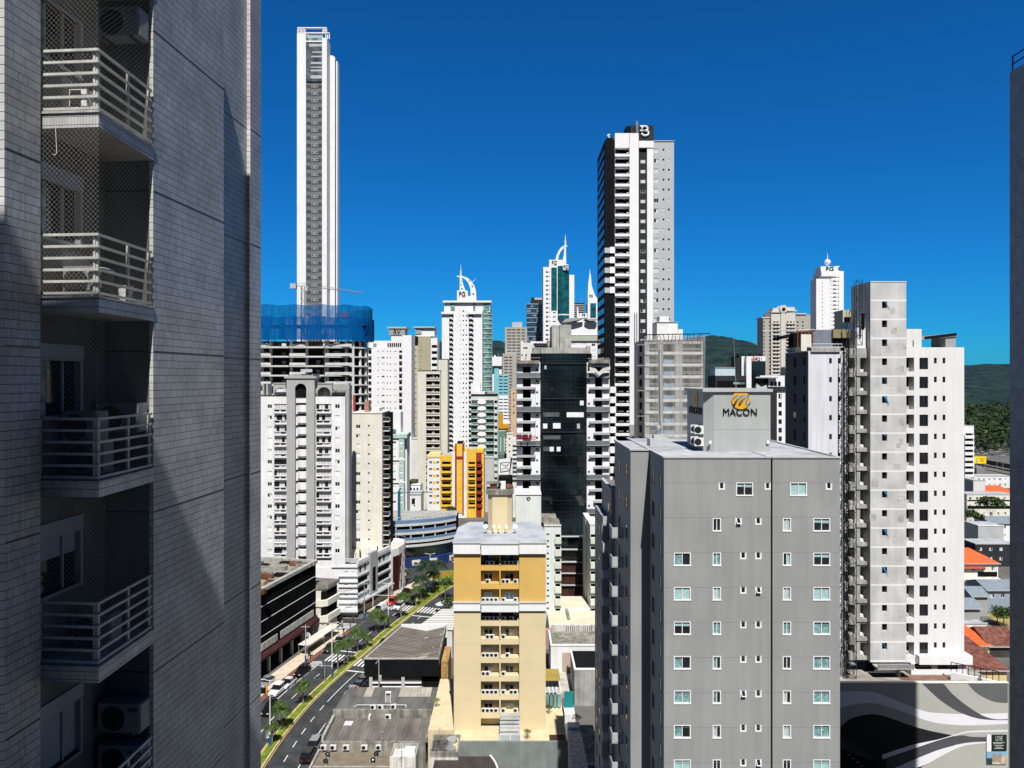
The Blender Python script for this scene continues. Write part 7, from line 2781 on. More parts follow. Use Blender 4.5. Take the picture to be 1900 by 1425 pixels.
for px in (929,944): b.box(s.U(px),s.U(px + 1.2),0.1,0.4,0,s.V(880),STEEL)
s.part('posts',b)
s.done()
s = Bld('street_block_row','jumble of stacked pale balconies along the street below the dark glazed building',946,300)
q = random.Random(41)
b = MB()
b.box(s.U(951),s.U(960),0,12,0,s.V(815),OFFW)
b.box(s.U(925),s.U(960),3,12,0,s.V(888),CHAR)
s.part('wall',b)
for i in range(9):
    s.balc(951,960,822 + 8 * i,826 + 8 * i,0.8,q.choice((WHITE2,OFFW,LGREY)),'solid')
s.done()

# ================================================================ curved blue car park
s = Bld('curved_car_park','curved car park deck with pale blue bands above a blue printed hoarding',720,222)
cpts = [(-43.5,219.8),(-38,220.4),(-32,221.8),(-27,223.8),(-22.5,226.6),(-18.8,230.2)]
cpts = sm_([(p[0],p[1]) for p in cpts],4)
cl = [(p[0] - s.x0,p[1] - s.d) for p in cpts]
BLB = mat('band_blue',(0.13,0.21,0.36),var=0.08,streak=0.05)
BLW = mat('band_pale',(0.55,0.57,0.55),var=0.06)
HOARD = mat('hoarding_navy',(0.010,0.03,0.13),var=0.1)
b = MB()
def curve_wall(z0,z1,off,m,th=0.25):
    for a,c in zip(cl,cl[1:]):
        dx,dy = c[0] - a[0],c[1] - a[1]
        l = math.hypot(dx,dy)
        n = (dy / l * off,-dx / l * off)
        b.face([(a[0] + n[0],a[1] + n[1],z0),(c[0] + n[0],c[1] + n[1],z0),(c[0] + n[0],c[1] + n[1],z1),(a[0] + n[0],a[1] + n[1],z1)],m)
        b.face([(a[0] + n[0],a[1] + n[1],z1),(c[0] + n[0],c[1] + n[1],z1),(c[0],c[1] + th,z1),(a[0],a[1] + th,z1)],m)
back = [(cl[-1][0],24),(cl[0][0],24)]
b.prism(cl + back,0,13.2,VOID,top=CONC)
s.part('structure',b)
for i,(zt,zb) in enumerate(((14.8,13.0),(11.9,10.3),(9.2,7.7))):
    b = MB()
    curve_wall(zb + 0.75,zt,0.5,BLB)
    curve_wall(zb,zb + 0.74,0.62,BLW)
    s.part('parapet_band',b)
b = MB()
for zc in (12.6,9.9):
    for t in range(2,len(cl) - 1,3):
        b.box(cl[t][0] - 0.2,cl[t][0] + 0.2,cl[t][1] - 0.5,cl[t][1] - 0.05,zc - 0.8,zc + 0.4,LGREY)
s.part('columns',b)
b = MB()
curve_wall(6.3,7.0,0.5,BLW)
curve_wall(3.2,6.2,0.35,GLD)
s.part('first_floor_glazing',b)
b = MB()
curve_wall(0.05,3.0,1.6,HOARD)
s.part('hoarding',b)
b = MB()
q = random.Random(17)
for i in (4,8,12,17):
    a,c = cl[i],cl[i + 2] if i + 2 < len(cl) else cl[-1]
    dx,dy = c[0] - a[0],c[1] - a[1]
    l = math.hypot(dx,dy)
    n = (dy / l * 1.66,-dx / l * 1.66)
    P = lambda t,z: (a[0] + dx * t + n[0],a[1] + dy * t + n[1],z)
    b.face([P(0,0.7),P(1,0.7),P(1,2.5),P(0,2.5)],mat('poster_pale',(0.60,0.55,0.48),var=0.35,sc=0.8))
    n = (dy / l * 1.69,-dx / l * 1.69)
    b.face([P(0.25,0.9),P(0.7,0.9),P(0.75,1.6),P(0.3,1.9)],mat('poster_dark',(0.07,0.08,0.09),var=0.5,sc=1.5))
s.part('posters',b)
b = MB()
for t in range(len(cl) - 1):
    b.tube((cl[t][0],cl[t][1] + 0.2,15.7),(cl[t + 1][0],cl[t + 1][1] + 0.2,15.7),0.05,GALV,4)
    b.tube((cl[t][0],cl[t][1] + 0.2,13.2),(cl[t][0],cl[t][1] + 0.2,15.7),0.05,GALV,4)
s.part('roof_railing',b)
b = MB()
for i in range(26):
    x,y = q.uniform(cl[0][0],-2),q.uniform(3,14)
    if q.random() < 0.5:
        b.box(x,x + q.uniform(0.3,2.2),y,y + 1.0,13.2,13.2 + q.uniform(0.6,2.6),q.choice((RUST,CHAR,LGREY,DEBW)))
    else:
        b.tube((x,y,13.2),(x + q.uniform(-2,2),y,13.2 + q.uniform(2,4.5)),0.09,q.choice((RUST,STEEL,RUST)),4)
s.part('roof_clutter',b)
s.done()
r = thing('small_crane','small teal crane post with a thin jib on the blue car park roof','crane',(X(740.5,228),228,13.2))
TEAL = mat('teal_paint',(0.02,0.10,0.16),var=0.1)
b = MB(); b.box(-0.4,0.4,-0.4,0.4,0,9.6,TEAL); b.build('post',r)
b = MB(); b.tube((-4.5,0,9.2),(11,0,9.4),0.12,TEAL,5); b.tube((0,0,10.6),(11,0,9.5),0.04,STEEL,4); b.tube((-0.2,0,9.6),(0.6,0,10.8),0.2,TEAL,5); b.build('jib',r)

# ================================================================ pale green U-shaped block before the glazed one
s = Bld('pale_green_block','pale green U-shaped apartment block around a sunny terrace',957,166)
PG = mat('pale_lime_paint',(0.66,0.70,0.60),var=0.05,streak=0.10)
PW = mat('pale_lime_white',(0.72,0.76,0.72),var=0.04,streak=0.10)
ys = rows(993,22.9,1150)
wins = [(1016.5,py - 1,6,4.5,'d') for py in ys] + [(1016.5,py + 11,3.5,3.5,'v') for py in ys]
s.face(1010,1041,976,None,PW,wins,[(1030.5,1039.5,py - 1.5,py + 4.5,1.0,VOID) for py in ys],depth=9,roof=CONCD)
for py in ys: s.balc(1029.5,1041.5,py + 4.6,py + 16.2,0.5,PG,'solid')
s.face(957,1004,918,1000,PW,(),(),y=1.5,depth=8,name='tank_room')
b = MB()
b.box(s.U(956.5,1.5),s.U(1004.5,1.5),1.3,9.6,s.V(918,1.5) + 0.01,s.V(916.3,1.5),WHITE2)
for fl_ in (-1,1):
    b.path([(s.U(980.5 + fl_ * t,1.5),1.42,s.V(y_,1.5)) for t,y_ in ((0.3,922),(2.5,924.5),(3.6,923))],0.09,CHAR,5)
    b.path([(s.U(980.5 + fl_ * t,1.5),1.42,s.V(y_,1.5)) for t,y_ in ((0.3,928),(2.0,927),(3.2,924.5))],0.09,CHAR,5)
b.box(s.U(982,3),s.U(990,3),3,5,s.V(916,3),s.V(905,3),WHITE2)
b.box(s.U(957,3),s.U(983,3),3,4,s.V(916,3),s.V(913,3),LGREY)
b.box(s.U(1004,1),s.U(1034,1),4,9,s.V(976),s.V(960,4),CONCD)
b.box(s.U(1009.5),s.U(1041.5),-0.2,0.2,s.V(976) + 0.01,s.V(974),PW)
s.part('roof_room',b)
s.face(1095,1113,974,None,PW,(),[(1096,1111,py - 1.5,py + 4.5,1.0,VOID) for py in ys],y=0.0,depth=9,name='right_wing',roof=CONCD)
for py in ys: s.balc(1096,1110,py + 4.6,py + 16.2,0.5,PG,'solid')
b = MB()
b.box(s.U(1094),s.U(1111),-0.1,9,s.V(974) + 0.01,s.V(972),PW)
b.box(s.U(1086,8),s.U(1096,8),7,14,0,s.V(960,8),PW)
s.part('right_wing_roof',b)
tz = s.V(1128,-2)
b = MB()
b.box(s.U(1041.2),s.U(1094.8),0.5,9,0,s.V(1127,0.5),PW,top=mat('terrace_screed',(0.66,0.60,0.46),var=0.12))
b.box(s.U(1015),s.U(1112),-10,0.49,0,s.V(1162,-10),PW,top=mat('terrace_screed',(0.66,0.60,0.46)))
b.box(s.U(1049),s.U(1054),-6,4,s.V(1162,-10) + 0.01,s.V(1162,-10) + 0.5,CONCD)
s.part('terrace',b)
STW = mat('stained_white_wall',(0.72,0.70,0.65),var=0.12,streak=0.45)
b = MB()
b.box(s.U(1024,-10.3),s.U(1113,-10.3),-10.6,-10.01,0,s.V(1162,-10) + 0.5,STW)
for i in range(13): b.box(s.U(1050 + i * 3.9,-10.3),s.U(1051.4 + i * 3.9,-10.3),-10.75,-10.601,s.V(1172,-10),s.V(1162,-10) + 0.3,CONCD)
b.box(s.U(1012,-10.3),s.U(1023.8,-10.3),-11.5,-10.01,0,s.V(1165,-10),mat('dusty_pink',(0.38,0.24,0.20),var=0.1))
s.part('stained_wall',b)
s.done()

# ================================================================ the ochre and sand hotel
s = Bld('ochre_hotel','ochre and sand hotel with recessed service balconies and an octagonal water tower',842,106)
k = s.k
zt = s.V(1008)
zw = s.V(1125)
TERR = 6.6
b = MB()
b.box(s.U(842),s.U(892),0,12,TERR,zw,SAND)
b.box(s.U(842),s.U(892),0,12,zw + 0.001,zt,YEL)
b.box(s.U(963.5),s.U(1012.5),0,12,TERR,zw,SAND)
b.box(s.U(963.5),s.U(1012.5),0,12,zw + 0.001,zt,YEL)
b.box(s.U(892.01),s.U(963.49),1.7,12,TERR,zw,SAND)
b.box(s.U(892.01),s.U(963.49),1.7,12,zw + 0.001,zt,YEL)
s.part('wall',b)
b = MB()
for i in range(0,5):
    for (a,c) in ((842.3,891.7),(963.8,1012.2)):
        z = s.V(1160 + 68.6 * i * 0.5 * 2 / 1.0 * 0.5)
        if z > TERR + 1: b.box(s.U(a),s.U(c),-0.003,0,z - 0.008,z + 0.008,mat('sand_joint',(0.50,0.42,0.26)))
s.part('render_joints',b)
b = MB()                                              # white fascia bands at the roof and at mid height
for (py0,py1,o) in ((1007,1026.5,0.45),(1118,1132.5,0.3)):
    for (a,c,oo) in ((841.3,892.0,0),(893.5,962.2,0.5),(963.4,1013.2,0)):
        x0,x1 = s.U(a),s.U(c)
        z0,z1 = s.V(py1),s.V(py0)
        b.slab([(x0,z0),(x1,z0),(x1,z1),(x0,z1)],-o - oo,0.0 if not oo else 1.7,WHITE2)
        b.box(x0 - 0.1,x1 + 0.1,-o - oo - 0.12,0.4,z1 + 0.002,z1 + 0.15,LGREY)
s.part('fascia',b)
b = MB()                                              # roof with slight folds
x0,x1 = s.U(841),s.U(1013)
RM = mat('patched_membrane',(0.42,0.45,0.49),var=0.22,sc=0.35,rough=0.6)
z = zt + 0.16
b.prism([(x0,0),(x1,0),(x1,9),(x1 - 1.6,13.5),(x0 + 1.6,13.5),(x0,9)],z,z + 0.3,RM)
for (xx,yy,w2,h2) in ((2.2,6.5,1.3,0.45),(4.3,6.0,1.2,0.5),(10.6,4.0,1.5,1.6),(2.0,2.5,1.6,1.4)):
    b.box(xx,xx + w2,yy,yy + h2,z + 0.3,z + 0.33,LGREY if h2 < 0.6 else ROOFG)
s.part('roof',b)
b = MB()                                              # octagonal water tower
cx_,cy_ = (s.U(905,6) + s.U(950,6)) / 2,8.0
hw = 22.5 * (106 + 6) / F
oct_ = [(cx_ - hw * 0.62,cy_ - hw),(cx_ + hw * 0.62,cy_ - hw),(cx_ + hw,cy_ - hw * 0.55),(cx_ + hw,cy_ + hw * 0.6),(cx_ - hw,cy_ + hw * 0.6),(cx_ - hw,cy_ - hw * 0.55)]
zt2 = H - (918 - CY) * (106 + 6) / F
b.prism(oct_,z,zt2,SAND)
b.prism([(cx_ + (p[0] - cx_) * 1.14,cy_ + (p[1] - cy_) * 1.14) for p in oct_],zt2 + 0.001,zt2 + 0.75,CONCD)
b.box(cx_ - 1.6,cx_ - 0.5,cy_ - 1,cy_ + 0.6,zt2 + 0.75,zt2 + 1.6,BROWNT)
b.box(cx_ - 2.2,cx_ + 0.2,cy_ - 1.2,cy_ + 0.8,zt2 + 1.6,zt2 + 1.8,CONCD)
b.box(cx_ + 0.1,cx_ + 0.9,cy_ - 1,cy_,zt2 + 0.75,zt2 + 1.9,WHITE2)
b.ball((cx_ + 1.4,cy_ - 0.3,zt2 + 1.0),0.75,BROWNT,10,6,0.7)
s.part('water_tower',b)
zf = [s.V(1059)]
flo = [1059,1093.3,1127]
flo += [1127 + 41] if False else []
tops = [1049.5 + 34.35 * i for i in range(0,10)]
q = random.Random(77)
hb = 0
ACS = []
for i,py in enumerate(tops):
    upper = py < 1125
    m = YEL if upper else SAND
    zl = s.V(py + 10)                                 # underside of the ledge
    zl2 = s.V(py)                                     # floor of the ledge
    if zl < TERR + 0.3: break
    b = MB()
    b.box(s.U(892.05),s.U(963.4),0.25,1.69,zl,zl + 0.2,m)
    b.box(s.U(892.05),s.U(963.4),0.25,1.69,zl + 0.2,zl2,m)
    b.box(s.U(926.5),s.U(929.0),0.15,1.69,zl2 - 0.0,zl2 + 1.95,m)
    s.part('service_ledge',b)
    for (c,ww) in ((905.5,15),(945,15)):
        s.window(s.U(c),1.55,s.V(py - 13.5,1.7),1.35,1.15,q.choice('dhcdkdg'),fm=LGREY if q.random() < 0.5 else None)
    for side,(a,c) in enumerate(((894,925),(931,961))):
        n = q.choice((2,3,3,4,4,1)) if i not in (1,) else (1,3)[side]
        xs_ = sorted(q.sample([a + (c - a) * (j + 0.5) / 4 for j in range(4)],n))
        for j,px in enumerate(xs_): ACS.append((i,side,j,n,px,zl2 + 0.003))
s.done()
HOT = s
OR = ('uppermost','second','third','fourth','fifth','sixth','seventh','eighth','ninth','tenth')
proto = None
for (i,side,j,n,px,z) in ACS:
    pos = {1: 'only one',2: ('left','right')[j] if n == 2 else '',3: ('left','middle','right')[j] if n == 3 else '',4: ('first','second','third','last')[j] if n == 4 else ''}[n]
    lab = 'white air conditioner, %s on the %s hotel ledge from the top, %s bay' % (pos,OR[i],('left','right')[side])
    L = (HOT.x0 + HOT.U(px,0.6),106 + 0.35,z)
    if proto is None:
        proto = ac_unit('air_conditioner',lab,L,0,wd=0.72,hd=0.6,group='air conditioners on the hotel ledges')
        freeze(proto)
    else:
        dup(proto,L,0.0,lab)
# satellite dishes at the foot of the water tower
def dish_mesh(r):
    b = MB()
    for i in range(3):
        for j in range(14):
            a0,a1 = 2 * math.pi * j / 14,2 * math.pi * (j + 1) / 14
            r0,r1 = r * i / 3,r * (i + 1) / 3
            P = lambda rr,a: (rr * math.cos(a),-0.25 * (rr / r) ** 2 * r * 1.2,rr * math.sin(a))
            b.face([P(r1,a0),P(r1,a1),P(r0,a1),P(r0,a0)] if i else [P(r1,a0),P(r1,a1),P(0,0)],WHITE2,True)
    return b
ND = ('leftmost','second','third','fourth','rightmost')
for i,px in enumerate((902,914,924,937,955)):
    y = 110.5
    r = thing('satellite_dish','white satellite dish, %s in the row around the water tower foot' % ND[i],'dish',(X(px,y),y,zt + 0.46),R((-15,62,70,58,20)[i]),'satellite dishes on the hotel roof')
    b = MB(); b.tube((0,0,0),(0,0,0.8),0.04,STEEL,5); b.build('pole',r)
    o = dish_mesh(0.38).build('reflector',r,(0,-0.08,1.15)); o.rotation_euler = (R(-25),0,0)
# hotel terrace with pergola
pt = thing('hotel_podium','grey green podium wall and sand tiled terrace below the hotel','podium',(X(838,100),100,0))
x0p = X(838,100)
b = MB()
GGW = mat('grey_green_wall',(0.22,0.25,0.24),var=0.14,sc=0.5,streak=0.15)
b.box(X(905,100) - x0p,X(1055,100) - x0p,0,0.3,0,8.0,GGW)
b.box(X(852,100) - x0p,X(905,100) - x0p,0,0.3,0,8.0,GGW)
b.build('podium_wall',pt)
b = MB()
SANDT = mat('sand_terrace_tiles',(0.66,0.54,0.34),var=0.10,sc=0.8)
b.box(0,X(1055,100) - x0p,0.31,20,0,TERR,SANDT)
b.box(X(800,110) - x0p,-0.01,6,24,0,TERR,SANDT)
b.build('terrace',pt)
b = MB()
b.box(X(990,100) - x0p,X(1053,100) - x0p,0.31,1.8,TERR,TERR + 0.25,mat('dark_decking',(0.07,0.03,0.02),var=0.3))
b.box(X(1022,100) - x0p,X(1052,100) - x0p,1.81,4.2,TERR,TERR + 0.25,mat('dark_decking',(0.07,0.03,0.02)))
b.build('decking',pt)
b = MB()
GLS = mat('frosted_glazing',(0.42,0.45,0.46),rough=0.25,var=0.25)
a,c = X(927,101) - x0p,X(966,101) - x0p
for i in range(6):
    b.box(a,c,0.5 + i * 0.9,0.5 + i * 0.9 + 0.75,TERR + 2.0 + 0.12 * i,TERR + 2.06 + 0.12 * i,GLS)
b.box(a,c,0.42,0.48,TERR + 0.9,TERR + 2.0,GLS)
for x in (a,(a + c) / 2,c): b.box(x - 0.06,x + 0.06,0.36,0.42,TERR,TERR + 2.1,WHITE2)
b.build('glass_roof',pt)
b = MB()
a,c = X(1014,110) - x0p,X(1043,110) - x0p
b.box(a,c,13,18,TERR + 2.5,TERR + 2.58,GLS)
for i in range(5):
    x = a + (c - a) * i / 4
    b.box(x - 0.06,x + 0.06,12.9,18,TERR + 2.59,TERR + 2.68,WHITE2)
    b.box(x - 0.06,x + 0.06,12.9,13.0,TERR,TERR + 2.5,WHITE2)
b.box(a,c,12.9,12.97,TERR + 0.2,TERR + 2.3,GLG)
b.box(a,c,14,18.5,TERR + 4.0,TERR + 4.08,mat('mustard_awning',(0.35,0.26,0.06),var=0.2))
b.build('pergola',pt)

# ================================================================ avenue, left side: black louvred building and its neighbour
LOUV = mat('black_louvres',(0.006,0.0065,0.007),rough=0.95,var=0.3,spec=0.04)
P0,P1 = (-56.2,110.0),(-45.1,161.0)
dl = math.hypot(P1[0] - P0[0],P1[1] - P0[1])
ta = math.atan2(-(P1[0] - P0[0]),P1[1] - P0[1])
bk = thing('black_louvred_building','long low black louvred building with thin white lines along the avenue','building',(P0[0],P0[1],0),ta)
b = MB()                                               # local: y along the street, +x towards it
b.box(-22,0,0,dl,5.2,17.3,LOUV,top=CONCD)
b.box(-22,-4.2,0,dl,0,5.199,VOID)
b.build('wall',bk)
b = MB()
for z in (8.3,11.3,14.3,17.2): b.box(0.001,0.06,0,dl - 0.2,z,z + 0.13,WHITE2)
b.build('white_lines',bk)
b = MB()
b.box(-0.5,0.35,0,dl + 0.2,17.301,18.0,CONC)
b.box(-22,-0.51,dl - 0.5,dl + 0.2,17.301,18.0,CONC)
b.build('parapet',bk)
b = MB()
MAR = mat('maroon_canopy',(0.055,0.020,0.022),rough=0.9,var=0.2,sc=1,spec=0.1)
b.slab([(-0.0,4.9),(0.9,4.2),(0.9,4.5),(0.0,5.3)],0,dl + 1.5,MAR)
b.box(-4.2,0.89,0,dl + 1.5,4.0,4.19,MAR)
b.build('canopy',bk)
b = MB()
for i in range(12):
    y = 1.5 + i * 4.5
    b.box(-0.6,-0.1,y,y + 0.5,0,4.0,MGREY)
b.build('pillars',bk)
b = MB()
for i in range(12):
    y = 2.3 + i * 4.5
    b.box(-4.199,-4.1,y,y + 3.4,0.3,3.4,GL)
    if i % 3: b.box(-4.1,-4.05,y + 0.2,y + 3.0,2.6,3.3,LGREY)
b.build('shop_windows',bk)
b = MB()
SIGNP = mat('faded_sign',(0.50,0.50,0.46),var=0.25,sc=1.5,streak=0.3)
for (y0,y1) in ((dl - 22.5,dl - 16.5),(dl - 15.2,dl - 1.2)): b.box(0.002,0.18,y0,y1,5.6,7.0,SIGNP)
b.build('faded_signs',bk)
b = MB()
q = random.Random(23)
RUSTD = mat('dark_rust',(0.10,0.04,0.02),var=0.5,sc=1.5)
for i in range(60):
    x,y = q.uniform(-16,-2),q.uniform(20,dl - 2)
    b.box(x,x + q.uniform(0.5,4),y,y + q.uniform(0.3,1.6),17.302,17.4 + q.uniform(0.05,0.9),q.choice((RUST,RUSTD,BROWNT,CONCD,DEBW,CHAR,CHAR)))
b.build('roof_clutter',bk)

be = thing('beige_corner_building','small beige corner building with banded balconies beside the black louvred one','building',(-45.2,161.2,0))
def BX(p): return (p[0] + 45.2,p[1] - 161.2)
pl = [BX(p) for p in ((-45.0,161.4),(-44.0,161.3),(-42.9,162.0),(-41.6,166.6),(-52,168.4),(-52,161.9))]
b = MB()
b.prism(pl,0,11.2,CREAM)
b.build('wall',be)
def grow(p,k):
    cx = sum(a[0] for a in p) / len(p); cy = sum(a[1] for a in p) / len(p)
    return [(cx + (a[0] - cx) * k,cy + (a[1] - cy) * k) for a in p]
b = MB(); b.prism(grow(pl,1.12),11.2,12.0,CONCD,top=ROOFD); b.build('roof',be)
for z in (3.6,7.2):
    b = MB(); b.prism(grow(pl,1.13),z,z + 1.4,CREAM); b.build('balcony_band',be)
    b = MB()
    for i in (1,2):
        a,c = Vector(pl[i] + (0,)),Vector(pl[i + 1] + (0,))
        n = Vector((c.y - a.y,a.x - c.x,0)).normalized() * 0.02
        b.face([(a.x + n.x,a.y + n.y,z + 1.5),(c.x + n.x,c.y + n.y,z + 1.5),(c.x + n.x,c.y + n.y,z + 3.4),(a.x + n.x,a.y + n.y,z + 3.4)],VOID)
    b.build('balcony_glazing',be)

# ================================================================ shops on the right of the avenue
RGREY = ribbed('grey_fibre_cement',(0.20,0.185,0.165),0.6,'X',var=0.22)
RGREY2 = ribbed('aged_fibre_cement',(0.17,0.165,0.155),0.55,'X',var=0.22)
RBRN = ribbed('brown_fibre_cement',(0.19,0.165,0.14),0.7,'Y',var=0.18)
RWHT = ribbed('white_metal_roof',(0.62,0.62,0.58),1.1,'Y',var=0.08)
RDRK = ribbed('dark_metal_roof',(0.07,0.062,0.055),0.45,'X',var=0.15)
PALEST = mat('translucent_sheet',(0.40,0.37,0.30),var=0.15)
sh = thing('corner_shop','wide shop with a folded brown corrugated roof and a black overhanging front','shop',(-27.5,130.5,0))
b = MB()
W,D = 13.9,16.8
zR = 7.6
A0,A1,B0,B1 = (0,0),(W,0),(W - 0.3,D),(4.2,D)
v0,v1 = (8.0,0,zR - 0.9),(9.6,D,zR - 0.9)
b.face([(0.3,0.2,zR),v0[:2] + (zR - 0.9,),v1,(4.4,D - 0.2,zR)],RBRN)
b.face([v0,(W - 0.3,0.2,zR),(W - 0.5,D - 0.2,zR),v1],RBRN)
for (t0,t1,f0,f1) in ((0.1,0.13,0.25,0.62),(0.16,0.19,0.05,0.65),(0.34,0.37,0.1,0.75),(0.44,0.47,0.1,0.5),(0.72,0.76,0.1,0.98)):
    def Q(t,f):
        a = Vector(v0) + (Vector(v1) - Vector(v0)) * t
        c = Vector((W - 0.3,0.2,zR)) + (Vector((W - 0.5,D - 0.2,zR)) - Vector((W - 0.3,0.2,zR))) * t
        p = a + (c - a) * f
        return (p.x,p.y,p.z + 0.03)
    b.face([Q(t0,f0),Q(t0,f1),Q(t1,f1),Q(t1,f0)],PALEST)
b.build('roof',sh)
b = MB()
b.prism([A0,A1,B0,B1],zR - 1.4,zR - 0.95,CONCD)
b.box(0,W,-0.15,0.15,zR - 0.9,zR + 0.12,CONC)
b.prism([(-0.15,0),(0.3,0),(4.5,D),(4.05,D)],zR - 0.949,zR + 0.12,CONC)
b.box(4.2,W,D - 0.1,D + 0.15,zR - 0.949,zR + 0.5,WHITE)
b.prism([(W - 0.25,0.16),(W + 0.05,0.16),(W - 0.2,D - 0.11),(W - 0.5,D - 0.11)],zR - 0.949,zR + 0.3,CONCD)
b.build('parapet',sh)
b = MB()
b.box(0.001,W - 0.001,-0.2,-0.151,zR - 3.2,zR - 0.1,CHAR)
b.box(0.6,W,0.7,14,0,zR - 1.41,CHAR)
b.box(-0.0,W,-0.149,0.69,zR - 3.2,zR - 2.9,CHAR)
b.build('wall',sh)
b = MB()
for x in (0.9,6.9): b.box(x,x + 0.6,-0.05,0.6,0,zR - 3.21,LGREY)
for (z0,z1) in ((2.9,3.15),(1.7,2.35),(1.1,1.35)):
    b.box(1.5,6.9,0.1,0.3,z0,z1,WHITE2)
    b.box(7.5,10.6,0.1,0.3,z0,z1,WHITE2)
b.box(1.5,10.6,0.5,0.69,2.36,4.3,mat('slatted_brown_grey',(0.12,0.09,0.08),var=0.3,sc=2))
b.build('shopfront',sh)
b = MB()
b.box(W + 0.2,W + 1.5,2,9.5,0,6.2,mat('rusted_cladding',(0.40,0.24,0.09),var=0.4,sc=1.5))
b.build('side_lean_to',sh)

wr = thing('white_roofed_shop','shop with a pale ribbed white metal roof behind the brown corrugated one','shop',(-25.0,150,0))
b = MB()
b.prism([(4.2,0),(12.2,0),(12.2,13),(8.8,13)],0,5.9,OFFW)
b.build('wall',wr)
b = MB(); b.prism([(4.0,-0.2),(12.4,-0.2),(12.4,13.2),(8.7,13.2)],5.901,6.1,RWHT); b.build('roof',wr)
for i in range(2):
    r = thing('parasol',('nearer','farther')[i] + ' white parasol standing behind the white ribbed roof','parasol',(gp((816,828)[i],(1140,1132)[i])[0],gp(820,1137)[1] + i * 1.5,0),0,'white parasols')
    b = MB()
    for j in range(8):
        a0,a1 = math.pi / 4 * j,math.pi / 4 * (j + 1)
        b.face([(1.3 * math.cos(a0),1.3 * math.sin(a0),2.2),(1.3 * math.cos(a1),1.3 * math.sin(a1),2.2),(0,0,2.9)],WHITE2)
    b.build('canopy',r)
    b = MB(); b.tube((0,0,0),(0,0,2.85),0.03,GALV,6); b.build('pole',r)

s2 = thing('patchwork_roof_shop','low shop with a patchwork of grey and tan corrugated roof sheets','shop',(-29.2,114.6,0))
b = MB()
b.box(0.2,16.2,0.3,7.8,0,5.3,CONCD)
b.build('wall',s2)
b = MB()
b.face([(0.0,0.35,5.45),(16.3,0.35,5.45),(16.1,8.0,5.75),(0.7,8.0,5.75)],RGREY2)
b.build('roof',s2)
b = MB()
q = random.Random(19)
x = 0.6
while x < 15:
    w_ = q.uniform(1.0,2.0)
    if q.random() < 0.6:
        b.face([(x,4.6,5.65),(x + w_,4.6,5.65),(x + w_,7.95,5.78),(x,7.95,5.78)],q.choice((PALEST,RGREY,PALEST)))
    x += w_ + 0.05
b.build('patch_sheets',s2)
b = MB(); b.box(-0.1,16.4,0.0,0.3,0,5.6,CONCD); b.build('parapet',s2)
s3 = thing('long_roof_shop','low shop with a long dull grey corrugated roof and stained parapet walls','shop',(-29.2,107,0))
b = MB()
b.prism([(0.6,0.3),(15.9,0.3),(16.2,7.58),(-0.0,7.58)],0,4.05,CONCD)
b.build('wall',s3)
b = MB()
b.face([(0.4,0.3,4.12),(15.9,0.3,4.12),(16.1,7.58,4.25),(0.5,7.58,4.25)],RGREY)
b.build('roof',s3)
b = MB()
b.box(0.2,16.0,0,0.29,0,4.3,CONCD)
b.prism([(0.0,0.3),(0.35,0.3),(0.3,7.57),(-0.1,7.57)],4.06,4.9,CONC)
b.box(15.95,16.3,0.3,7.57,4.06,4.8,CONCD)
b.build('parapet',s3)
b = MB(); b.box(2.2,3.5,5.2,6.6,4.23,4.28,mat('skylight_sheet',(0.62,0.58,0.60),var=0.05)); b.build('skylight',s3)
s4 = thing('vented_roof_shop','flat tan-roofed shop with pairs of black roof vents at the bottom edge','shop',(-29.4,88,0))
b = MB(); b.box(0,13.5,0,18.95,0,2.9,CONCD,top=mat('tan_roof_felt',(0.20,0.165,0.12),var=0.25,sc=0.7)); b.build('wall',s4)
b = MB()
b.box(-0.15,0.15,0,18.9,2.901,3.3,CONC)
b.box(0.2,13.4,14.6,14.75,2.901,3.0,CONC)
b.build('roof_kerbs',s4)
# condensers on the parapet wall of the long roof
CP = None
for i,(px,py) in enumerate(((600,1388),(618,1388.5),(642,1388),(676,1387),(703,1388))):
    L = (X(px,106.6),106.55,3.25)
    lab = 'white condenser, %s in the row above the tan roof' % ('first from the street','second from the street','middle one','fourth from the street','last before the steel flue')[i]
    if CP is None:
        CP = ac_unit('air_conditioner',lab,L,0,wd=0.95,hd=0.75,group='condensers above the tan roof')
        freeze(CP)
    else: dup(CP,L,0,lab)
for i,(px,py) in enumerate(((692,1312),(706,1312),(730,1311),(688,1330),(720,1330))):
    zz_ = 5.6 if i < 3 else 4.3
    p = gp(px,py + 5,zz_)
    dup(CP,(p[0],p[1],zz_),(0,0,0.4,R(90),0)[i],'white condenser %s' % ('on the patchwork roof, nearest the street','on the patchwork roof, second from the street','on the patchwork roof beside the door frame','turned sideways at the head of the long grey roof','facing us at the head of the long grey roof')[i])
VB = None
for i,(px,py) in enumerate(((604,1413),(608,1400),(692,1411),(698,1399),(768,1410),(771,1399))):
    p = gp(px,py + 6,2.9)
    lab = 'black turbine vent, %s of the %s pair on the tan roof' % (('front','rear')[i % 2],('left','middle','right')[i // 2])
    if VB is None:
        VB = thing('roof_vent',lab,'roof vent',p,0,'black turbine vents')
        b = MB(); b.tube((0,0,0),(0,0,0.35),0.22,GALV,10); b.build('collar',VB)
        b = MB(); b.ball((0,0,0.6),0.38,mat('black_enamel',(0.012,0.012,0.012),rough=0.25,spec=0.6),14,8,0.75); b.build('turbine',VB)
        freeze(VB)
    else: dup(VB,p,0.3 * i,lab)
fl = thing('steel_flue','tall stainless steel flue pipe on the parapet of the long roof','flue',(X(709,106.3),106.2,2.9))
b = MB(); b.tube((0,0,0),(0,0,3.2),0.16,GALV,10); b.tube((0,0,3.2),(0,0,3.4),0.24,GALV,10); b.build('pipe',fl)
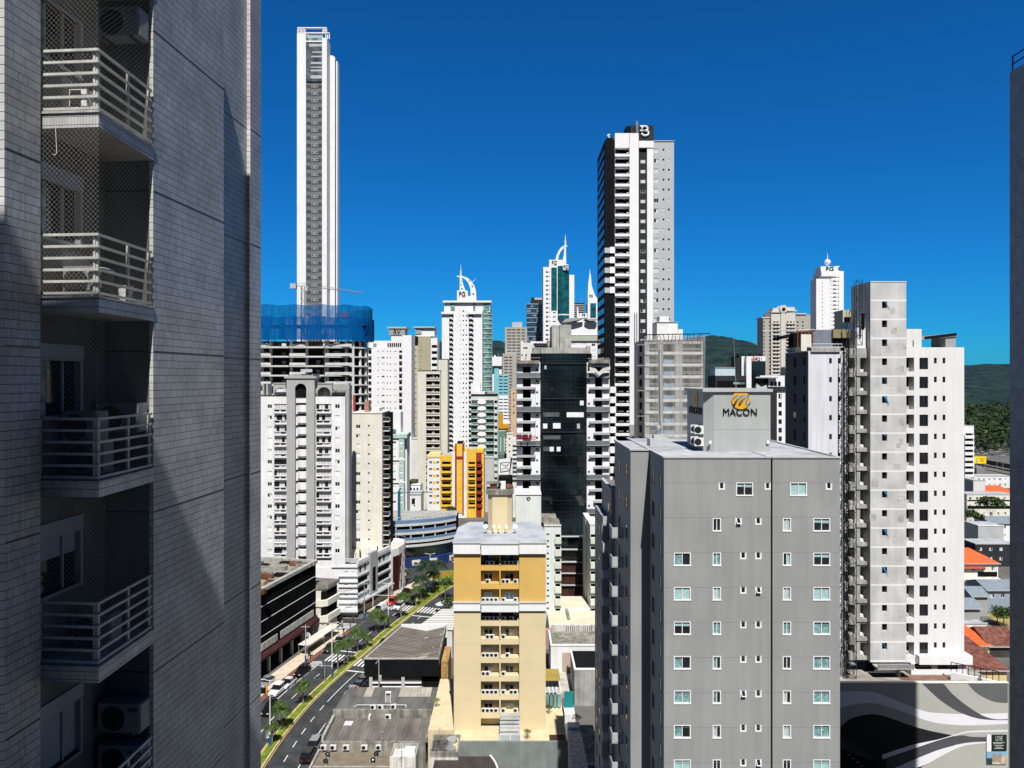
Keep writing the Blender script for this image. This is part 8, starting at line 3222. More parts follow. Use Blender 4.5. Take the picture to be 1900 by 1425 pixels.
b = MB(); b.tube((0,0,0.4),(0.1,-1.2,0.2),0.2,GALV,8); b.build('elbow',fl)
pp = thing('conduit_pipes','white conduit pipe running over the grey roofs','pipe',(X(690,115),115.2,5.6))
b = MB()
b.path([(-3.0,0.1,0.1),(-2.6,0.6,0.25),(0,0.6,0.25),(5.5,0.6,0.25),(5.5,0.2,0.0)],0.05,WHITE2,5)
b.build('pipe',pp)
# white tank rooms and round-cornered dark roof in front
tk = thing('white_tank_room','whitewashed roof room with an open top beside the tan roof','roof room',(X(724,102),101.5,0))
b = MB()
w_ = X(772,102) - X(724,102)
b.box(0,w_,0,3.2,0,4.6,STW)
b.box(0,w_,0,0.2,4.601,5.0,STW); b.box(0,w_,3.0,3.2,4.601,5.3,CONC); b.box(0,0.2,0.21,2.99,4.601,5.0,CONC); b.box(w_ - 0.2,w_,0.21,2.99,4.601,5.0,CONC)
b.build('wall',tk)
b = MB(); b.box(2.0,3.5,1.2,2.2,4.605,5.4,WHITE2); b.box(2.2,3.4,-0.02,0,2.2,3.4,VOID); b.build('hatch',tk)
tk = thing('water_tank_room','whitewashed concrete enclosure holding round grey water tanks','roof room',(X(797,99),99,0))
b = MB()
w_ = X(850,99) - X(797,99)
b.box(0,w_,0,5.0,0,6.3,STW,top=mat('sooty_floor',(0.08,0.08,0.075),var=0.6,sc=1.5))
for (x0,x1,y0,y1) in ((0,w_,0,0.25),(0,w_,4.75,5.0),(0,0.25,0.251,4.749),(w_ - 0.25,w_,0.251,4.749)): b.box(x0,x1,y0,y1,6.301,7.0,CONCD)
b.build('wall',tk)
b = MB()
b.tube((2.9,1.6,6.305),(2.9,1.6,6.8),0.75,GALV,16); b.tube((2.9,3.6,6.305),(2.9,3.6,7.1),0.75,CONC,16)
b.build('water_tanks',tk)
rr_ = thing('round_cornered_shop','dark brown corrugated roof with a round corner and a white rim below the hotel','shop',(X(850,97),92,0))
b = MB()
arc = [(5.6 * math.sin(a),3 + 8.0 * math.cos(a)) for a in [math.pi / 2 * i / 12 for i in range(13)]]
pl = [(-3.5,0),(5.6,0)] + arc[::-1] + [(-3.5,11)]
b.prism(pl,0,5.9,CHAR,top=RDRK)
b.build('wall',rr_)
b = MB()
for a,c in zip(arc,arc[1:]): b.tube((a[0],a[1],6.0),(c[0],c[1],6.0),0.14,WHITE2,6)
b.build('rim',rr_)
fl = thing('white_door_frame_box','white framed box frame standing on the patchwork roof','roof frame',(X(720,117),117,5.6))
b = MB()
for (x0,x1,z0,z1) in ((-0.45,-0.35,0,1.7),(0.35,0.45,0,1.7),(-0.349,0.349,1.6,1.7)): b.box(x0,x1,0,0.6,z0,z1,WHITE2)
b.box(-0.349,0.349,0.3,0.6,0,1.599,MGREY)
b.build('frame',fl)
gr = thing('glazed_yard_roof','dark glazed yard roof on white rafters beside the hotel','roof',(X(800,121),118,0))
b = MB()
w_ = X(838,121) - X(800,121)
b.box(0,w_,0,8,3.9,4.0,mat('dark_tinted_roof',(0.02,0.03,0.035),rough=0.15,var=0.3))
b.build('glazing',gr)
b = MB()
for i in range(3): b.box(w_ * i / 2 - 0.06,w_ * i / 2 + 0.06,-0.1,8.1,4.001,4.1,WHITE2)
for y in (-0.1,2.6,5.2,7.9): b.box(-0.1,w_ + 0.1,y,y + 0.12,4.101,4.16,WHITE2)
b.build('rafters',gr)
b = MB()
for x in (0,w_ - 0.15): b.box(x,x + 0.15,-0.1,0.05,0,3.9,WHITE2)
b.build('posts',gr)

# aerials and roof odds and ends on the low roofs
for i,(px,py,z,h) in enumerate(((655,1300,5.6,2.6),(780,1295,5.7,2.0),(745,1415,5.0,2.4),(815,1375,7.0,1.8))):
    p = gp(px,py,z)
    r = thing('roof_aerial','thin comb-shaped aerial on %s' % ('the street end of the patchwork roof','the hotel end of the patchwork roof','the whitewashed roof room','the water tank enclosure')[i],'aerial',p,0.4 * i,'roof aerials')
    b = MB(); b.tube((0,0,0),(0,0,h),0.03,GALV,5); b.build('pole',r)
    b = MB()
    b.tube((-0.5,0,h - 0.1),(0.5,0,h - 0.1),0.02,GALV,4)
    for k2 in range(5): b.tube((-0.45 + 0.22 * k2,-0.3,h - 0.1),(-0.45 + 0.22 * k2,0.3,h - 0.1),0.015,GALV,4)
    b.build('antenna',r)
# yards between the hotel and the grey block
lows = [
    ('white_yard_house','white house wall with two beige shutters below the stained terrace wall',(1022,1114),140,6.3,8,WHITE,CONCD),
    ('grey_yard_block','grey low block with a sunlit white corner in the shaded yard',(1066,1116),128,6.5,9,CONC,CHAR),
    ('shaded_annex','low grey annex with a white coping walled by the grey block',(1086,1118),100,4.5,12,MGREY,CONCD),
]
for nm,lab,(a,c),d,h,dep,m,tp in lows:
    s = Bld(nm,lab,a,d)
    b = MB()
    b.box(0,s.U(c),0,dep,0,h,m,top=tp)
    s.part('wall',b)
    b = MB()
    b.box(-0.1,s.U(c),-0.1,0.25,h + 0.001,h + 0.3,WHITE2)
    b.box(-0.1,0.25,0.251,dep,h + 0.001,h + 0.3,WHITE2 if nm != 'shaded_annex' else LGREY)
    s.part('coping',b)
    if nm == 'white_yard_house':
        for (x0,x1) in ((1043,1064.5),(1066.5,1088)):
            b = MB(); b.box(s.U(x0),s.U(x1),-0.06,-0.003,1.2,5.0,mat('beige_shutter',(0.46,0.38,0.30),var=0.1)); s.part('shutter',b)
        b = MB(); b.box(s.U(1022),s.U(1066),-9,-0.11,0,1.0,mat('stained_patio',(0.46,0.43,0.38),var=0.25,sc=0.6)); s.part('patio',b)
    s.done()
s = Bld('teal_gate_wall','teal painted wall with a pale cap at the end of the white patio',1047,124)
b = MB(); b.box(0,s.U(1064),0,0.3,0,4.3,mat('bright_teal_paint',(0.01,0.20,0.22),var=0.1)); s.part('wall',b)
b = MB(); b.box(-0.1,s.U(1064) + 0.1,-2.5,0.4,0,1.5,OFFW); s.part('cap',b)
s = Bld('alley_wall','tall bare wall with a plant-topped white ledge beside the hotel terrace',1060,88,'wall')
b = MB()
b.prism([(0,0),(2.4,0),(2.4,14),(0.6,14)],0,9.5,MGREY,top=STW)
s.part('wall',b)
b = MB(); b.prism([(0.55,12.5),(2.3,12.5),(2.4,14),(0.6,14)],9.501,9.8,WHITE2); s.part('ledge',b)

# ================================================================ town at the right edge
TOWN = [
    # name, label, px0, px1, top row, distance, depth, wall, roof kind
    ('white_balcony_block','narrow white block of stacked balconies beside the unfinished white front',1788,1807,790,380,10,WHITE2,'flat'),
    ('long_white_building','long white building with a row of small square windows under the motorway',1792,1880,884,380,10,WHITE,'flat'),
    ('beige_gable_hall','tall beige windowless hall with a grey flank behind the spreading tree',1806,1828,892,300,12,OFFW,'flat'),
    ('orange_roof_house','pale house with wide bright orange roof behind the spreading tree',1826,1884,903,320,9,CREAM,'hip'),
    ('cream_long_building','cream two storey building with dark window bands behind the spreading tree',1794,1884,918,280,8,CREAM,'flat'),
    ('blue_grey_roof_house','white house with a blue grey pitched roof at the right edge',1838,1890,962,250,9,WHITE2,'grey'),
    ('pale_grey_workshop','pale grey blank workshop box with a dark flank',1815,1862,976,238,8,LGREY,'flat'),
    ('dark_grey_row','dark grey terrace building with a pale flat roof edge and small white blinds',1810,1886,1010,222,8,DGREY,'flat'),
    ('red_roof_villa','cream villa with a bright orange-red hipped roof and balcony',1780,1852,1024,196,10,CREAM,'hip'),
    ('grey_blue_house','blue grey rendered house with two dark windows in shade',1832,1890,1083,180,8,mat('blue_grey_house',(0.28,0.34,0.40),var=0.08),'grey'),
    ('metal_shed','small grey ribbed metal shed beside the yard',1804,1832,1094,176,6,MGREY,'grey'),
    ('second_metal_shed','lower grey metal shed with a slanting roof next to the white yard wall',1786,1818,1116,168,6,MGREY,'grey'),
    ('white_yard_wall_house','white walled house corner behind the orange lean-to roof',1780,1831,1158,160,3,WHITE,'flat'),
    ('orange_lean_to','small house with a faded orange lean-to roof next to the hedge',1784,1836,1178,150,6,OFFW,'lean'),
    ('dark_gabled_house','dark shaded gabled house with brown tiled roof at the right edge',1836,1892,1176,150,9,mat('dark_brown_wall',(0.06,0.05,0.045),var=0.2),'gable'),
    ('brown_roof_house','house with a broad weathered brown tiled roof and yellow wall beyond the deck',1786,1868,1212,128,9,mat('pale_yellow_wall',(0.68,0.50,0.24),var=0.06),'lean2'),
]
for nm,lab,a,c,py,d,dep,m,rk in TOWN:
    s = Bld(nm,lab,a,d)
    w_,zt = s.U(c),s.V(py)
    roofm = {'hip': ORANGE,'grey': mat('slate_blue_sheet',(0.20,0.24,0.28),var=0.15,sc=1),'lean': ORANGE,'gable': BROWNT,'lean2': BROWNT}.get(rk,ROOFG)
    rise = 0 if rk == 'flat' else {'hip': 3.2,'grey': 1.6,'lean': 2.2,'gable': 2.6,'lean2': 3.0}[rk]
    ze = zt - rise
    wins = []
    b = MB()
    hs = []
    n = max(2,int(w_ / 2.6))
    if nm not in ('beige_gable_hall','pale_grey_workshop','white_balcony_block','white_yard_wall_house','orange_lean_to','metal_shed','second_metal_shed','brown_roof_house'):
        for fl_ in range(max(1,int(ze / 3.0))):
            for i in range(n):
                x = w_ * (i + 0.5) / n
                z = ze - 1.5 - 3.0 * fl_
                if z < 1: continue
                hs.append((x - 0.5,x + 0.5,z - 0.55,z + 0.55,0.14))
                s.window(x,0,z,1.0,1.1,rnd.choice('ddgch'))
    if nm == 'white_balcony_block':
        hs = [(1.0,w_ - 0.4,s.V(808 + 10.3 * i),s.V(804 + 10.3 * i),1.4,VOID) for i in range(9)]
    b.wall(0,w_,0,ze,0,m,hs)
    b.box(0,w_,0,dep,0,ze,m,top=roofm,skip='f')
    s.part('wall',b)
    b = MB()
    o = 0.5
    if rk == 'flat':
        b.box(-0.12,w_ + 0.12,-0.12,0.2,ze + 0.001,ze + 0.3,LGREY if m is not LGREY else WHITE2)
        b.box(-0.12,0.2,0.201,dep,ze + 0.001,ze + 0.3,LGREY if m is not LGREY else WHITE2)
        s.part('parapet',b)
    else:
        if rk == 'hip':
            k2 = min(w_ / 2 - 0.1,dep / 2)
            P = [(-o,-o,ze),(w_ + o,-o,ze),(w_ + o,dep + o,ze),(-o,dep + o,ze),(k2 * 0.6,dep / 2,zt),(w_ - k2,dep / 2,zt)]
            F_ = [(0,1,5,4),(1,2,5),(2,3,4,5),(3,0,4)]
        elif rk in ('grey','gable'):
            P = [(-o,-o,ze),(w_ + o,-o,ze),(w_ + o,dep + o,ze),(-o,dep + o,ze),(-o,dep / 2,zt),(w_ + o,dep / 2,zt)]
            F_ = [(0,1,5,4),(2,3,4,5),(0,4,3),(1,2,5)]
        else:
            P = [(-o,-o,ze),(w_ + o,-o,ze),(w_ + o,dep + o,ze),(-o,dep + o,ze),(-o,dep + o,zt),(w_ * 0.8,dep + o,zt)]
            F_ = [(0,1,5,4),(1,2,5),(2,3,4,5),(3,0,4)]
        for f_ in F_: b.face([P[i] for i in f_],roofm)
        b.face([P[3],P[2],P[1],P[0]],m)
        b.box(-o,w_ + o,-o - 0.08,-o - 0.003,ze - 0.14,ze + 0.05,LGREY)
        s.part('roof',b)
    if nm == 'white_balcony_block':
        for i in range(9): s.balc(1790.5,1808,808 + 10.3 * i,813.6 + 10.3 * i,1.0,WHITE2,'solid')
    if nm == 'cream_long_building':
        b = MB()
        for (z0,z1) in ((s.V(944),s.V(938.5)),(s.V(930),s.V(927.5))): b.box(0.2,w_,-0.05,-0.003,z0,z1,VOID)
        s.part('window_band',b)
    if nm == 'beige_gable_hall':
        b = MB(); b.box(-0.02,-0.003,0.3,dep - 0.3,0,ze - 0.5,MGREY); s.part('grey_flank',b)
    if nm == 'red_roof_villa':
        b = MB()
        b.box(0,w_,-1.4,-0.003,s.V(1076),s.V(1072),CREAM)
        b.box(s.U(1814),s.U(1850),-0.05,-0.004,s.V(1070),s.V(1061),VOID)
        b.box(s.U(1785),s.U(1826),-0.9,-0.003,ze - 1.3,ze - 1.0,ORANGE)
        s.part('balcony',b)
    s.done()
# yard, hedge, billboard, street furniture of the town
b = MB()
b.prism([(X(1826,172),160),(X(1880,172),158),(X(1880,178),176),(X(1826,178),178)],0.0,0.02,mat('dry_grass',(0.32,0.27,0.09),var=0.3,sc=0.5))
tag(b.build('yard_lawn'),kind='stuff')
bb_ = thing('advertising_billboard','bright yellow billboard with red scribbled lettering by the motorway','billboard',(X(1806,400),400,0))
w_ = X(1830,400) - X(1806,400)
z0,z1 = Z(860,400),Z(847,400)
b = MB(); b.box(0,w_,0,0.4,z0,z1,mat('billboard_yellow',(0.82,0.66,0.0),var=0.03)); b.build('panel',bb_)
b = MB()
RDL = mat('billboard_red',(0.62,0.06,0.02))
for i,z in enumerate((0.68,0.48,0.30)): b.box(w_ * (0.48 + 0.02 * i),w_ * (0.93 - 0.08 * i),-0.05,-0.003,z0 + (z1 - z0) * (z - 0.04),z0 + (z1 - z0) * (z + 0.04),RDL)
b.box(w_ * 0.2,w_ * 0.34,-0.05,-0.003,z0 + 0.2,z0 + (z1 - z0) * 0.75,mat('billboard_figure',(0.55,0.38,0.28),var=0.3,sc=2))
b.build('print',bb_)
b = MB()
for x in (w_ * 0.2,w_ * 0.8): b.tube((x,0.6,0),(x,0.6,z1),0.25,STEEL,6)
b.build('posts',bb_)
b = MB()
b.box(X(1812,395),X(1828,395),395,400,0,Z(868,395),mat('grey_depot',(0.22,0.22,0.22)))
tag(b.build('depot'),'low grey depot with a dark glazed front under the yellow billboard','building')
for i,(px,py,d) in enumerate(((1823,838,460),(1828,842,450),(1850,838,455),(1857,834,470),(1861,845,440))):
    r = thing('street_lamp','thin motorway lamp post, %s of the row beyond the yellow billboard' % ('first','second','third','fourth','last')[i],'street lamp',(X(px,d),d,0),0,'motorway lamp posts')
    b = MB(); b.tube((0,0,0),(0,0,Z(py,d)),0.14,GALV,5); b.build('pole',r)
    b = MB(); b.box(-1.2,1.2,-0.2,0.2,Z(py,d),Z(py,d) + 0.25,LGREY); b.build('lamp_head',r)

# ================================================================ trees, palms, shrubs
BARK = mat('bark',(0.16,0.13,0.10),var=0.35,sc=4)
PTR = mat('palm_trunk',(0.22,0.20,0.17),var=0.25,sc=5)
PFR = leaf_mat('palm_fronds',(0.048,0.098,0.018),var=0.5,sc=2.0)
PFD = leaf_mat('dark_palm_fronds',(0.014,0.038,0.016),var=0.5,sc=1.0)
TLF = leaf_mat('tree_leaves',(0.035,0.075,0.018),var=0.6,sc=1.2)
SHR = leaf_mat('pale_shrub_leaves',(0.20,0.24,0.09),var=0.5,sc=2.0)
def frond_crown(seed,r,m,n=15):
    q = random.Random(seed)
    b = MB()
    for i in range(n):
        a = 2 * math.pi * i / n + q.uniform(-0.2,0.2)
        up = q.uniform(0.05,1.15)
        L = r * q.uniform(0.8,1.1)
        spine = []
        for j in range(8):
            t = j / 7
            spine.append(Vector((math.cos(a) * L * t * (0.75 + 0.25 * (1 - up)),math.sin(a) * L * t * (0.75 + 0.25 * (1 - up)),L * (up * 1.5 * t - (0.55 + 1.0 * up) * t * t))))
        side = Vector((-math.sin(a),math.cos(a),0))
        for j in range(7):
            p,p2 = spine[j],spine[j + 1]
            for sgn in (-1,1):
                for hlf in (0,0.5):
                    pp_ = p + (p2 - p) * hlf
                    tw = (p2 - p) * 0.38
                    l = r * 0.36 * math.sin(math.pi * min(0.97,(j + hlf + 0.8) / 8.0)) + 0.05
                    tip = pp_ + side * sgn * l + (p2 - p).normalized() * l * 0.5 + Vector((0,0,-l * 0.45))
                    b.face([pp_,pp_ + tw,tip],m)
        for j in range(7):
            b.face([spine[j] - side * 0.02,spine[j + 1] - side * 0.02,spine[j + 1] + side * 0.02,spine[j] + side * 0.02],m)
    return b
CR = [frond_crown(1,1.5,PFR,22).mesh('crown'),frond_crown(2,1.5,PFR,19).mesh('crown'),frond_crown(3,3.0,PFD,26).mesh('crown')]
def palm(px,py,pyc,kind,label,sc=1.0):
    p = gp(px,py,0.15)
    h = (py - pyc) * p[1] / F * 1.02
    r = thing('palm_tree',label,'palm tree',p,rnd.uniform(0,6),'palms on the median')
    b = MB()
    pts = [(0.12 * math.sin(t * 2.0),0.05 * t,h * t) for t in (0,0.25,0.5,0.75,1.0)]
    for i in range(4): b.tube(pts[i],pts[i + 1],0.16 - 0.02 * i,PTR,7,r2=0.14 - 0.02 * i)
    b.build('trunk',r)
    o = put('crown',CR[kind],r,pts[-1])
    o.scale = (sc * 1.18,sc * 1.18,sc * 1.3)
PALMS = [(563,1306,1272,0,'small median palm between the parked white cars and the nearest lane dashes',1.05),
         (523,1351,1315,1,'median palm with broad crown just beyond the nearest white lamp post',1.35),
         (504,1381,1348,0,'yellowish small palm beside the roadside board at the lower left',0.9),
         (627,1245,1201,1,'median palm next to the second lamp post at the nearer crosswalk',1.25),
         (645,1232.5,1193,0,'thin median palm a little beyond the nearer crosswalk',1.15),
         (664,1210.5,1174,1,'bushy median palm opposite the pedestrians',1.3),
         (681,1200,1182,0,'short median palm behind the bushy one opposite the pedestrians',0.9),
         (698,1172,1141,1,'median palm in front of the white van',1.5),
         (713.5,1167,1147,0,'low median palm beside the tall lamp post at the far crosswalk',1.1),
         (744,1149.5,1108,1,'slim median palm just before the far crosswalk',1.3),
         (758,1121,1109,0,'brownish short palm on the roadway side beyond the far crosswalk',1.2),
         (772,1126,1094,0,'slim palm at the end of the far crosswalk stripes',1.1),
         (792,1107,1052,2,'tallest dark palm at the tip of the median',1.05),
         (781,1113,1078,2,'dark spreading palm left of the tallest one at the median tip',0.95),
         (803,1098,1066,2,'dark palm right of the tallest one at the median tip',0.8),
         (814,1091,1049,2,'drooping dark palm on the roundabout lawn',0.85),
         (836,967,946,2,'dark palm before the curved blue car park end',0.9)]
for a in PALMS: palm(*a)
def leafy(name,label,loc,h,cr,m,seed,flat=0.75,n=70,group=None,tr=0.14,parts=5):
    q = random.Random(seed)
    r = thing(name,label,name.split('_')[-1] if name.endswith('tree') else 'shrub',loc,0,group)
    b = MB()
    b.tube((0,0,0),(0.1,0,h * 0.5),tr,BARK,7,r2=tr * 0.7)
    ends = []
    for i in range(parts):
        a = 2 * math.pi * i / parts + q.uniform(-0.4,0.4)
        e = (0.1 + math.cos(a) * cr * 0.5,math.sin(a) * cr * 0.5,h * 0.5 + (h * 0.45) * q.uniform(0.6,1.0))
        b.tube((0.1,0,h * 0.48),e,tr * 0.5,BARK,5,r2=tr * 0.15)
        ends.append(e)
    b.build('trunk',r)
    b = MB()
    for e in ends + [(0.1,0,h * 0.9)]:
        for i in range(n):
            t,u = q.uniform(0,6.28),q.uniform(-0.7,1)
            rr = cr * 0.55 * q.uniform(0.35,1.0)
            k2 = math.sqrt(1 - u * u)
            p = Vector((e[0] + rr * k2 * math.cos(t),e[1] + rr * k2 * math.sin(t),e[2] + rr * u * flat))
            s_ = cr * q.uniform(0.06,0.12)
            nr = Vector((q.uniform(-1,1),q.uniform(-1,1),q.uniform(0.1,1))).normalized()
            x_ = nr.cross(Vector((0.2,0.9,0.3))).normalized() * s_
            y_ = nr.cross(x_).normalized() * s_
            b.face([p - x_,p - y_ * 0.6,p + x_,p + y_ * 0.6],m)
    b.build('crown',r)
    return r
p = gp(1840,958)
leafy('broad_tree','broad dark umbrella-crowned tree in front of the cream building at right',(X(1838,262),262,0),Z(921,262) + 0.3,5.0,TLF,31,flat=0.42,n=150)
leafy('low_tree','low dark tree at the foot of the unfinished block, left of the umbrella-crowned tree',(X(1803,256),256,0),Z(948,256),4.2,TLF,32,flat=0.5,n=120)
leafy('yard_tree','dense round tree at the edge of the sunny yard',(X(1862,168),168,0),Z(1131,168),2.8,TLF,33,n=150)
leafy('yard_tree','yellowish small tree in the sunny yard left of the dense one',(X(1850,171),171,0),Z(1138,171),1.6,SHR,34,n=80)
for i in range(5):
    leafy('hedge_shrub','pale leafy shrub, %s in the hedge before the brown tiled roof' % ('leftmost','second','middle','fourth','rightmost')[i],(X(1786 + 10 * i,140),140,0),Z(1186 + 3 * i,140),1.1,SHR,40 + i,n=60,group='hedge shrubs',tr=0.05)
leafy('street_tree','dark round tree between the right carriageway and the hotel',gp(826,1112),Z(1076,gp(826,1112)[1]),2.4,TLF,51,n=110)
leafy('street_tree','dark tree behind the white parasols next to the hotel',gp(832,1140),Z(1112,gp(832,1140)[1]),2.2,TLF,52,n=110)
for i,(px,py) in enumerate(((748,1085),(752,1079))):
    leafy('street_tree',('dark street tree under the red stepped corner','smaller street tree behind the one under the red stepped corner')[i],gp(px,py),3.6 - i,1.8,TLF,53 + i,n=80)
# leafless twiggy tree by the road
def bare_tree(label,loc,h,seed):
    q = random.Random(seed)
    r = thing('bare_tree',label,'tree',loc)
    b = MB()
    TW = mat('brown_twigs',(0.16,0.13,0.09),var=0.4,sc=3)
    t_ = MB()
    def grow_(p,d,l,rad,lv):
        e = p + d * l
        (b if lv < 2 else t_).tube(p,e,rad,BARK if lv < 2 else TW,5 if lv < 2 else 3,r2=rad * 0.6,caps=False)
        if lv == 5: return
        for i in range(3 if lv < 4 else 4):
            nd = (d + Vector((q.uniform(-0.8,0.8),q.uniform(-0.8,0.8),q.uniform(-0.25,0.5)))).normalized()
            grow_(e,nd,l * q.uniform(0.6,0.82),rad * 0.55,lv + 1)
    grow_(Vector((0,0,0)),Vector((0.1,0,1)).normalized(),h * 0.34,0.12,0)
    b.build('trunk',r)
    t_.build('twigs',r)
bare_tree('leafless brown twiggy tree on the pavement beside the grey corrugated roof',(-30.0,113.0,0.1),5.2,5)
# small plants on terraces
for i,(px,py,z,lab) in enumerate(((808,1312,TERR,'green shrub in the corner of the sand terrace left of the hotel'),(1018,1325,TERR,'potted shrubs under the glass pergola right of the hotel'),(978,1372,TERR,'straggly plant on the hotel terrace by the glass roof'),(1070,1345,9.8,'dark plant on the white ledge of the alley wall'))):
    p = gp(px,py,z)
    leafy('terrace_shrub',lab,p,1.3,0.8,TLF if i else leaf_mat('bright_leaves',(0.12,0.20,0.03)),60 + i,n=40,group=None,tr=0.05)

# ================================================================ lamps, poles, signals
POLEW = mat('white_pole_paint',(0.70,0.70,0.68),rough=0.5)
POLEB = mat('blue_pole_paint',(0.02,0.12,0.30),rough=0.6,var=0.2)
LAMPS = [(501,1384,1262,'tall white double-armed lamp post at the lower left, nearest of the four'),
         (616,1256,1156,'tall white double-armed lamp post at the nearer crosswalk'),
         (720.5,1164,1083,'tall white double-armed lamp post before the far crosswalk'),
         (798,1101,1028,'tall white double-armed lamp post at the tip of the median')]
for px,py,pt_,lab in LAMPS:
    p = gp(px,py,0.15)
    h = (py - pt_) * p[1] / F
    r = thing('street_lamp',lab,'street lamp',p,0,'double-armed lamp posts on the median')
    b = MB(); b.tube((0,0,1.9),(0,0,h),0.11,POLEW,8,r2=0.07); b.build('pole',r)
    b = MB(); b.tube((0,0,0),(0,0,1.9),0.17,POLEB,8); b.build('base',r)
    for sg_ in (-1,1):
        b = MB(); b.tube((0,0,h - 0.1),(sg_ * 1.1,0,h + 0.12),0.05,POLEW,6); b.build('arm',r)
        b = MB(); b.box(sg_ * 1.1 - 0.35,sg_ * 1.1 + 0.35,-0.14,0.14,h + 0.08,h + 0.2,LGREY); b.build('lamp_head',r)
POLES = [(567,1230.5,1159,'grey utility pole with blue foot in front of the black louvred building'),
         (676,1149.5,1080,'grey utility pole with blue foot at the white podium corner'),
         (619.5,1154,1092,'grey utility pole with blue foot at the side street by the white garage'),
         (749.5,1092,1052,'dark utility pole beyond the red car near the bend')]
tops = []
for px,py,pt_,lab in POLES:
    p = gp(px,py,0.13)
    h = (py - pt_) * p[1] / F
    r = thing('utility_pole',lab,'pole',p,0,'utility poles on the left pavement')
    b = MB(); b.tube((0,0,1.6),(0,0,h),0.13,CONC,7,r2=0.09); b.build('pole',r)
    b = MB(); b.tube((0,0,0),(0,0,1.6),0.19,POLEB,7); b.build('foot',r)
    b = MB(); b.box(-0.9,0.9,-0.06,0.06,h - 0.5,h - 0.38,CONC); b.tube((0.5,-0.2,h - 2.4),(0.5,-0.2,h - 1.6),0.22,LGREY,8); b.build('crossarm',r)
    tops.append((p[0],p[1],h))
r = thing('utility_pole','grey utility pole with transformer before the black shopfront on the right','pole',(X(703,128.8),128.8,0),0,'utility poles on the left pavement')
b = MB(); b.tube((0,0,0),(0,0,8.2),0.13,CONC,7,r2=0.09); b.build('pole',r)
b = MB(); b.tube((0.3,-0.1,4.2),(0.3,-0.1,5.2),0.24,LGREY,8); b.build('transformer',r)
b = MB(); b.tube((-0.6,0,7.3),(0.2,0,8.3),0.06,LGREY,5); b.build('lamp_arm',r)
WIRE = mat('black_cable',(0.01,0.01,0.01))
CAB = ((tops[0],tops[2],'sagging black cables between the utility poles of the left pavement'),(tops[2],tops[1],'black cables from the side street pole to the podium corner pole'),(tops[1],tops[3],'black cables running past the white podium to the bend'))
for (a,c,lab) in CAB:
    b = MB()
    for o in (-0.6,0,0.6):
        pts = []
        for i in range(9):
            t = i / 8
            pts.append((a[0] + (c[0] - a[0]) * t + o,a[1] + (c[1] - a[1]) * t,a[2] + (c[2] - a[2]) * t - 0.4 - 1.2 * math.sin(math.pi * t) * (0.5 + 0.3 * abs(o))))
        b.path(pts,0.025,WIRE,3)
    tag(b.build('overhead_cables'),lab,'cables')
r = thing('traffic_signal','traffic signal pole on the median with a long arm over the left carriageway','traffic light',gp(602.6,1265,0.15))
b = MB(); b.tube((0,0,0),(0,0,4.2),0.09,GALV,7); b.build('pole',r)
b = MB(); b.tube((-3.2,0,3.3),(1.6,0,3.1),0.05,GALV,6); b.build('arm',r)
for x in (-2.0,-0.6):
    b = MB(); b.box(x - 0.15,x + 0.15,-0.15,0.15,3.0,3.7,LGREY); b.build('signal_head',r)
r = thing('traffic_signal','horizontal signal arm over the far crosswalk by the white podium','traffic light',gp(692,1140,0.13))
b = MB(); b.tube((0,0,0),(0,0,5.0),0.09,POLEW,7); b.build('pole',r)
b = MB(); b.tube((-0.2,0,4.9),(6.0,0,4.7),0.06,POLEW,6); b.build('arm',r)
b = MB(); b.box(5.6,5.9,-0.15,0.15,4.1,4.7,CHAR); b.build('signal_head',r)
r = thing('roadside_board','small white information board on a post beside the nearest lamp post','sign',gp(497,1384,0.15))
b = MB(); b.box(-0.3,0.3,-0.04,0.04,1.3,2.4,WHITE2); b.build('board',r)
b = MB(); b.box(-0.15,0.15,-0.06,-0.041,1.5,2.2,LGREY); b.build('print',r)
b = MB(); b.tube((0,0,0),(0,0,1.3),0.04,GALV,6); b.build('post',r)
r = thing('round_sign','round white sign disc hung on the utility pole by the black louvred building','sign',(gp(572,1230)[0] + 0.1,gp(572,1230)[1] - 0.2,Z(1178,gp(572,1230)[1])))
b = MB(); b.tube((0,-0.05,0),(0,0.05,0),0.45,WHITE2,18); b.build('disc',r)
b = MB(); b.tube((-0.5,0,0),(-0.2,0,0),0.03,STEEL,5); b.build('bracket',r)

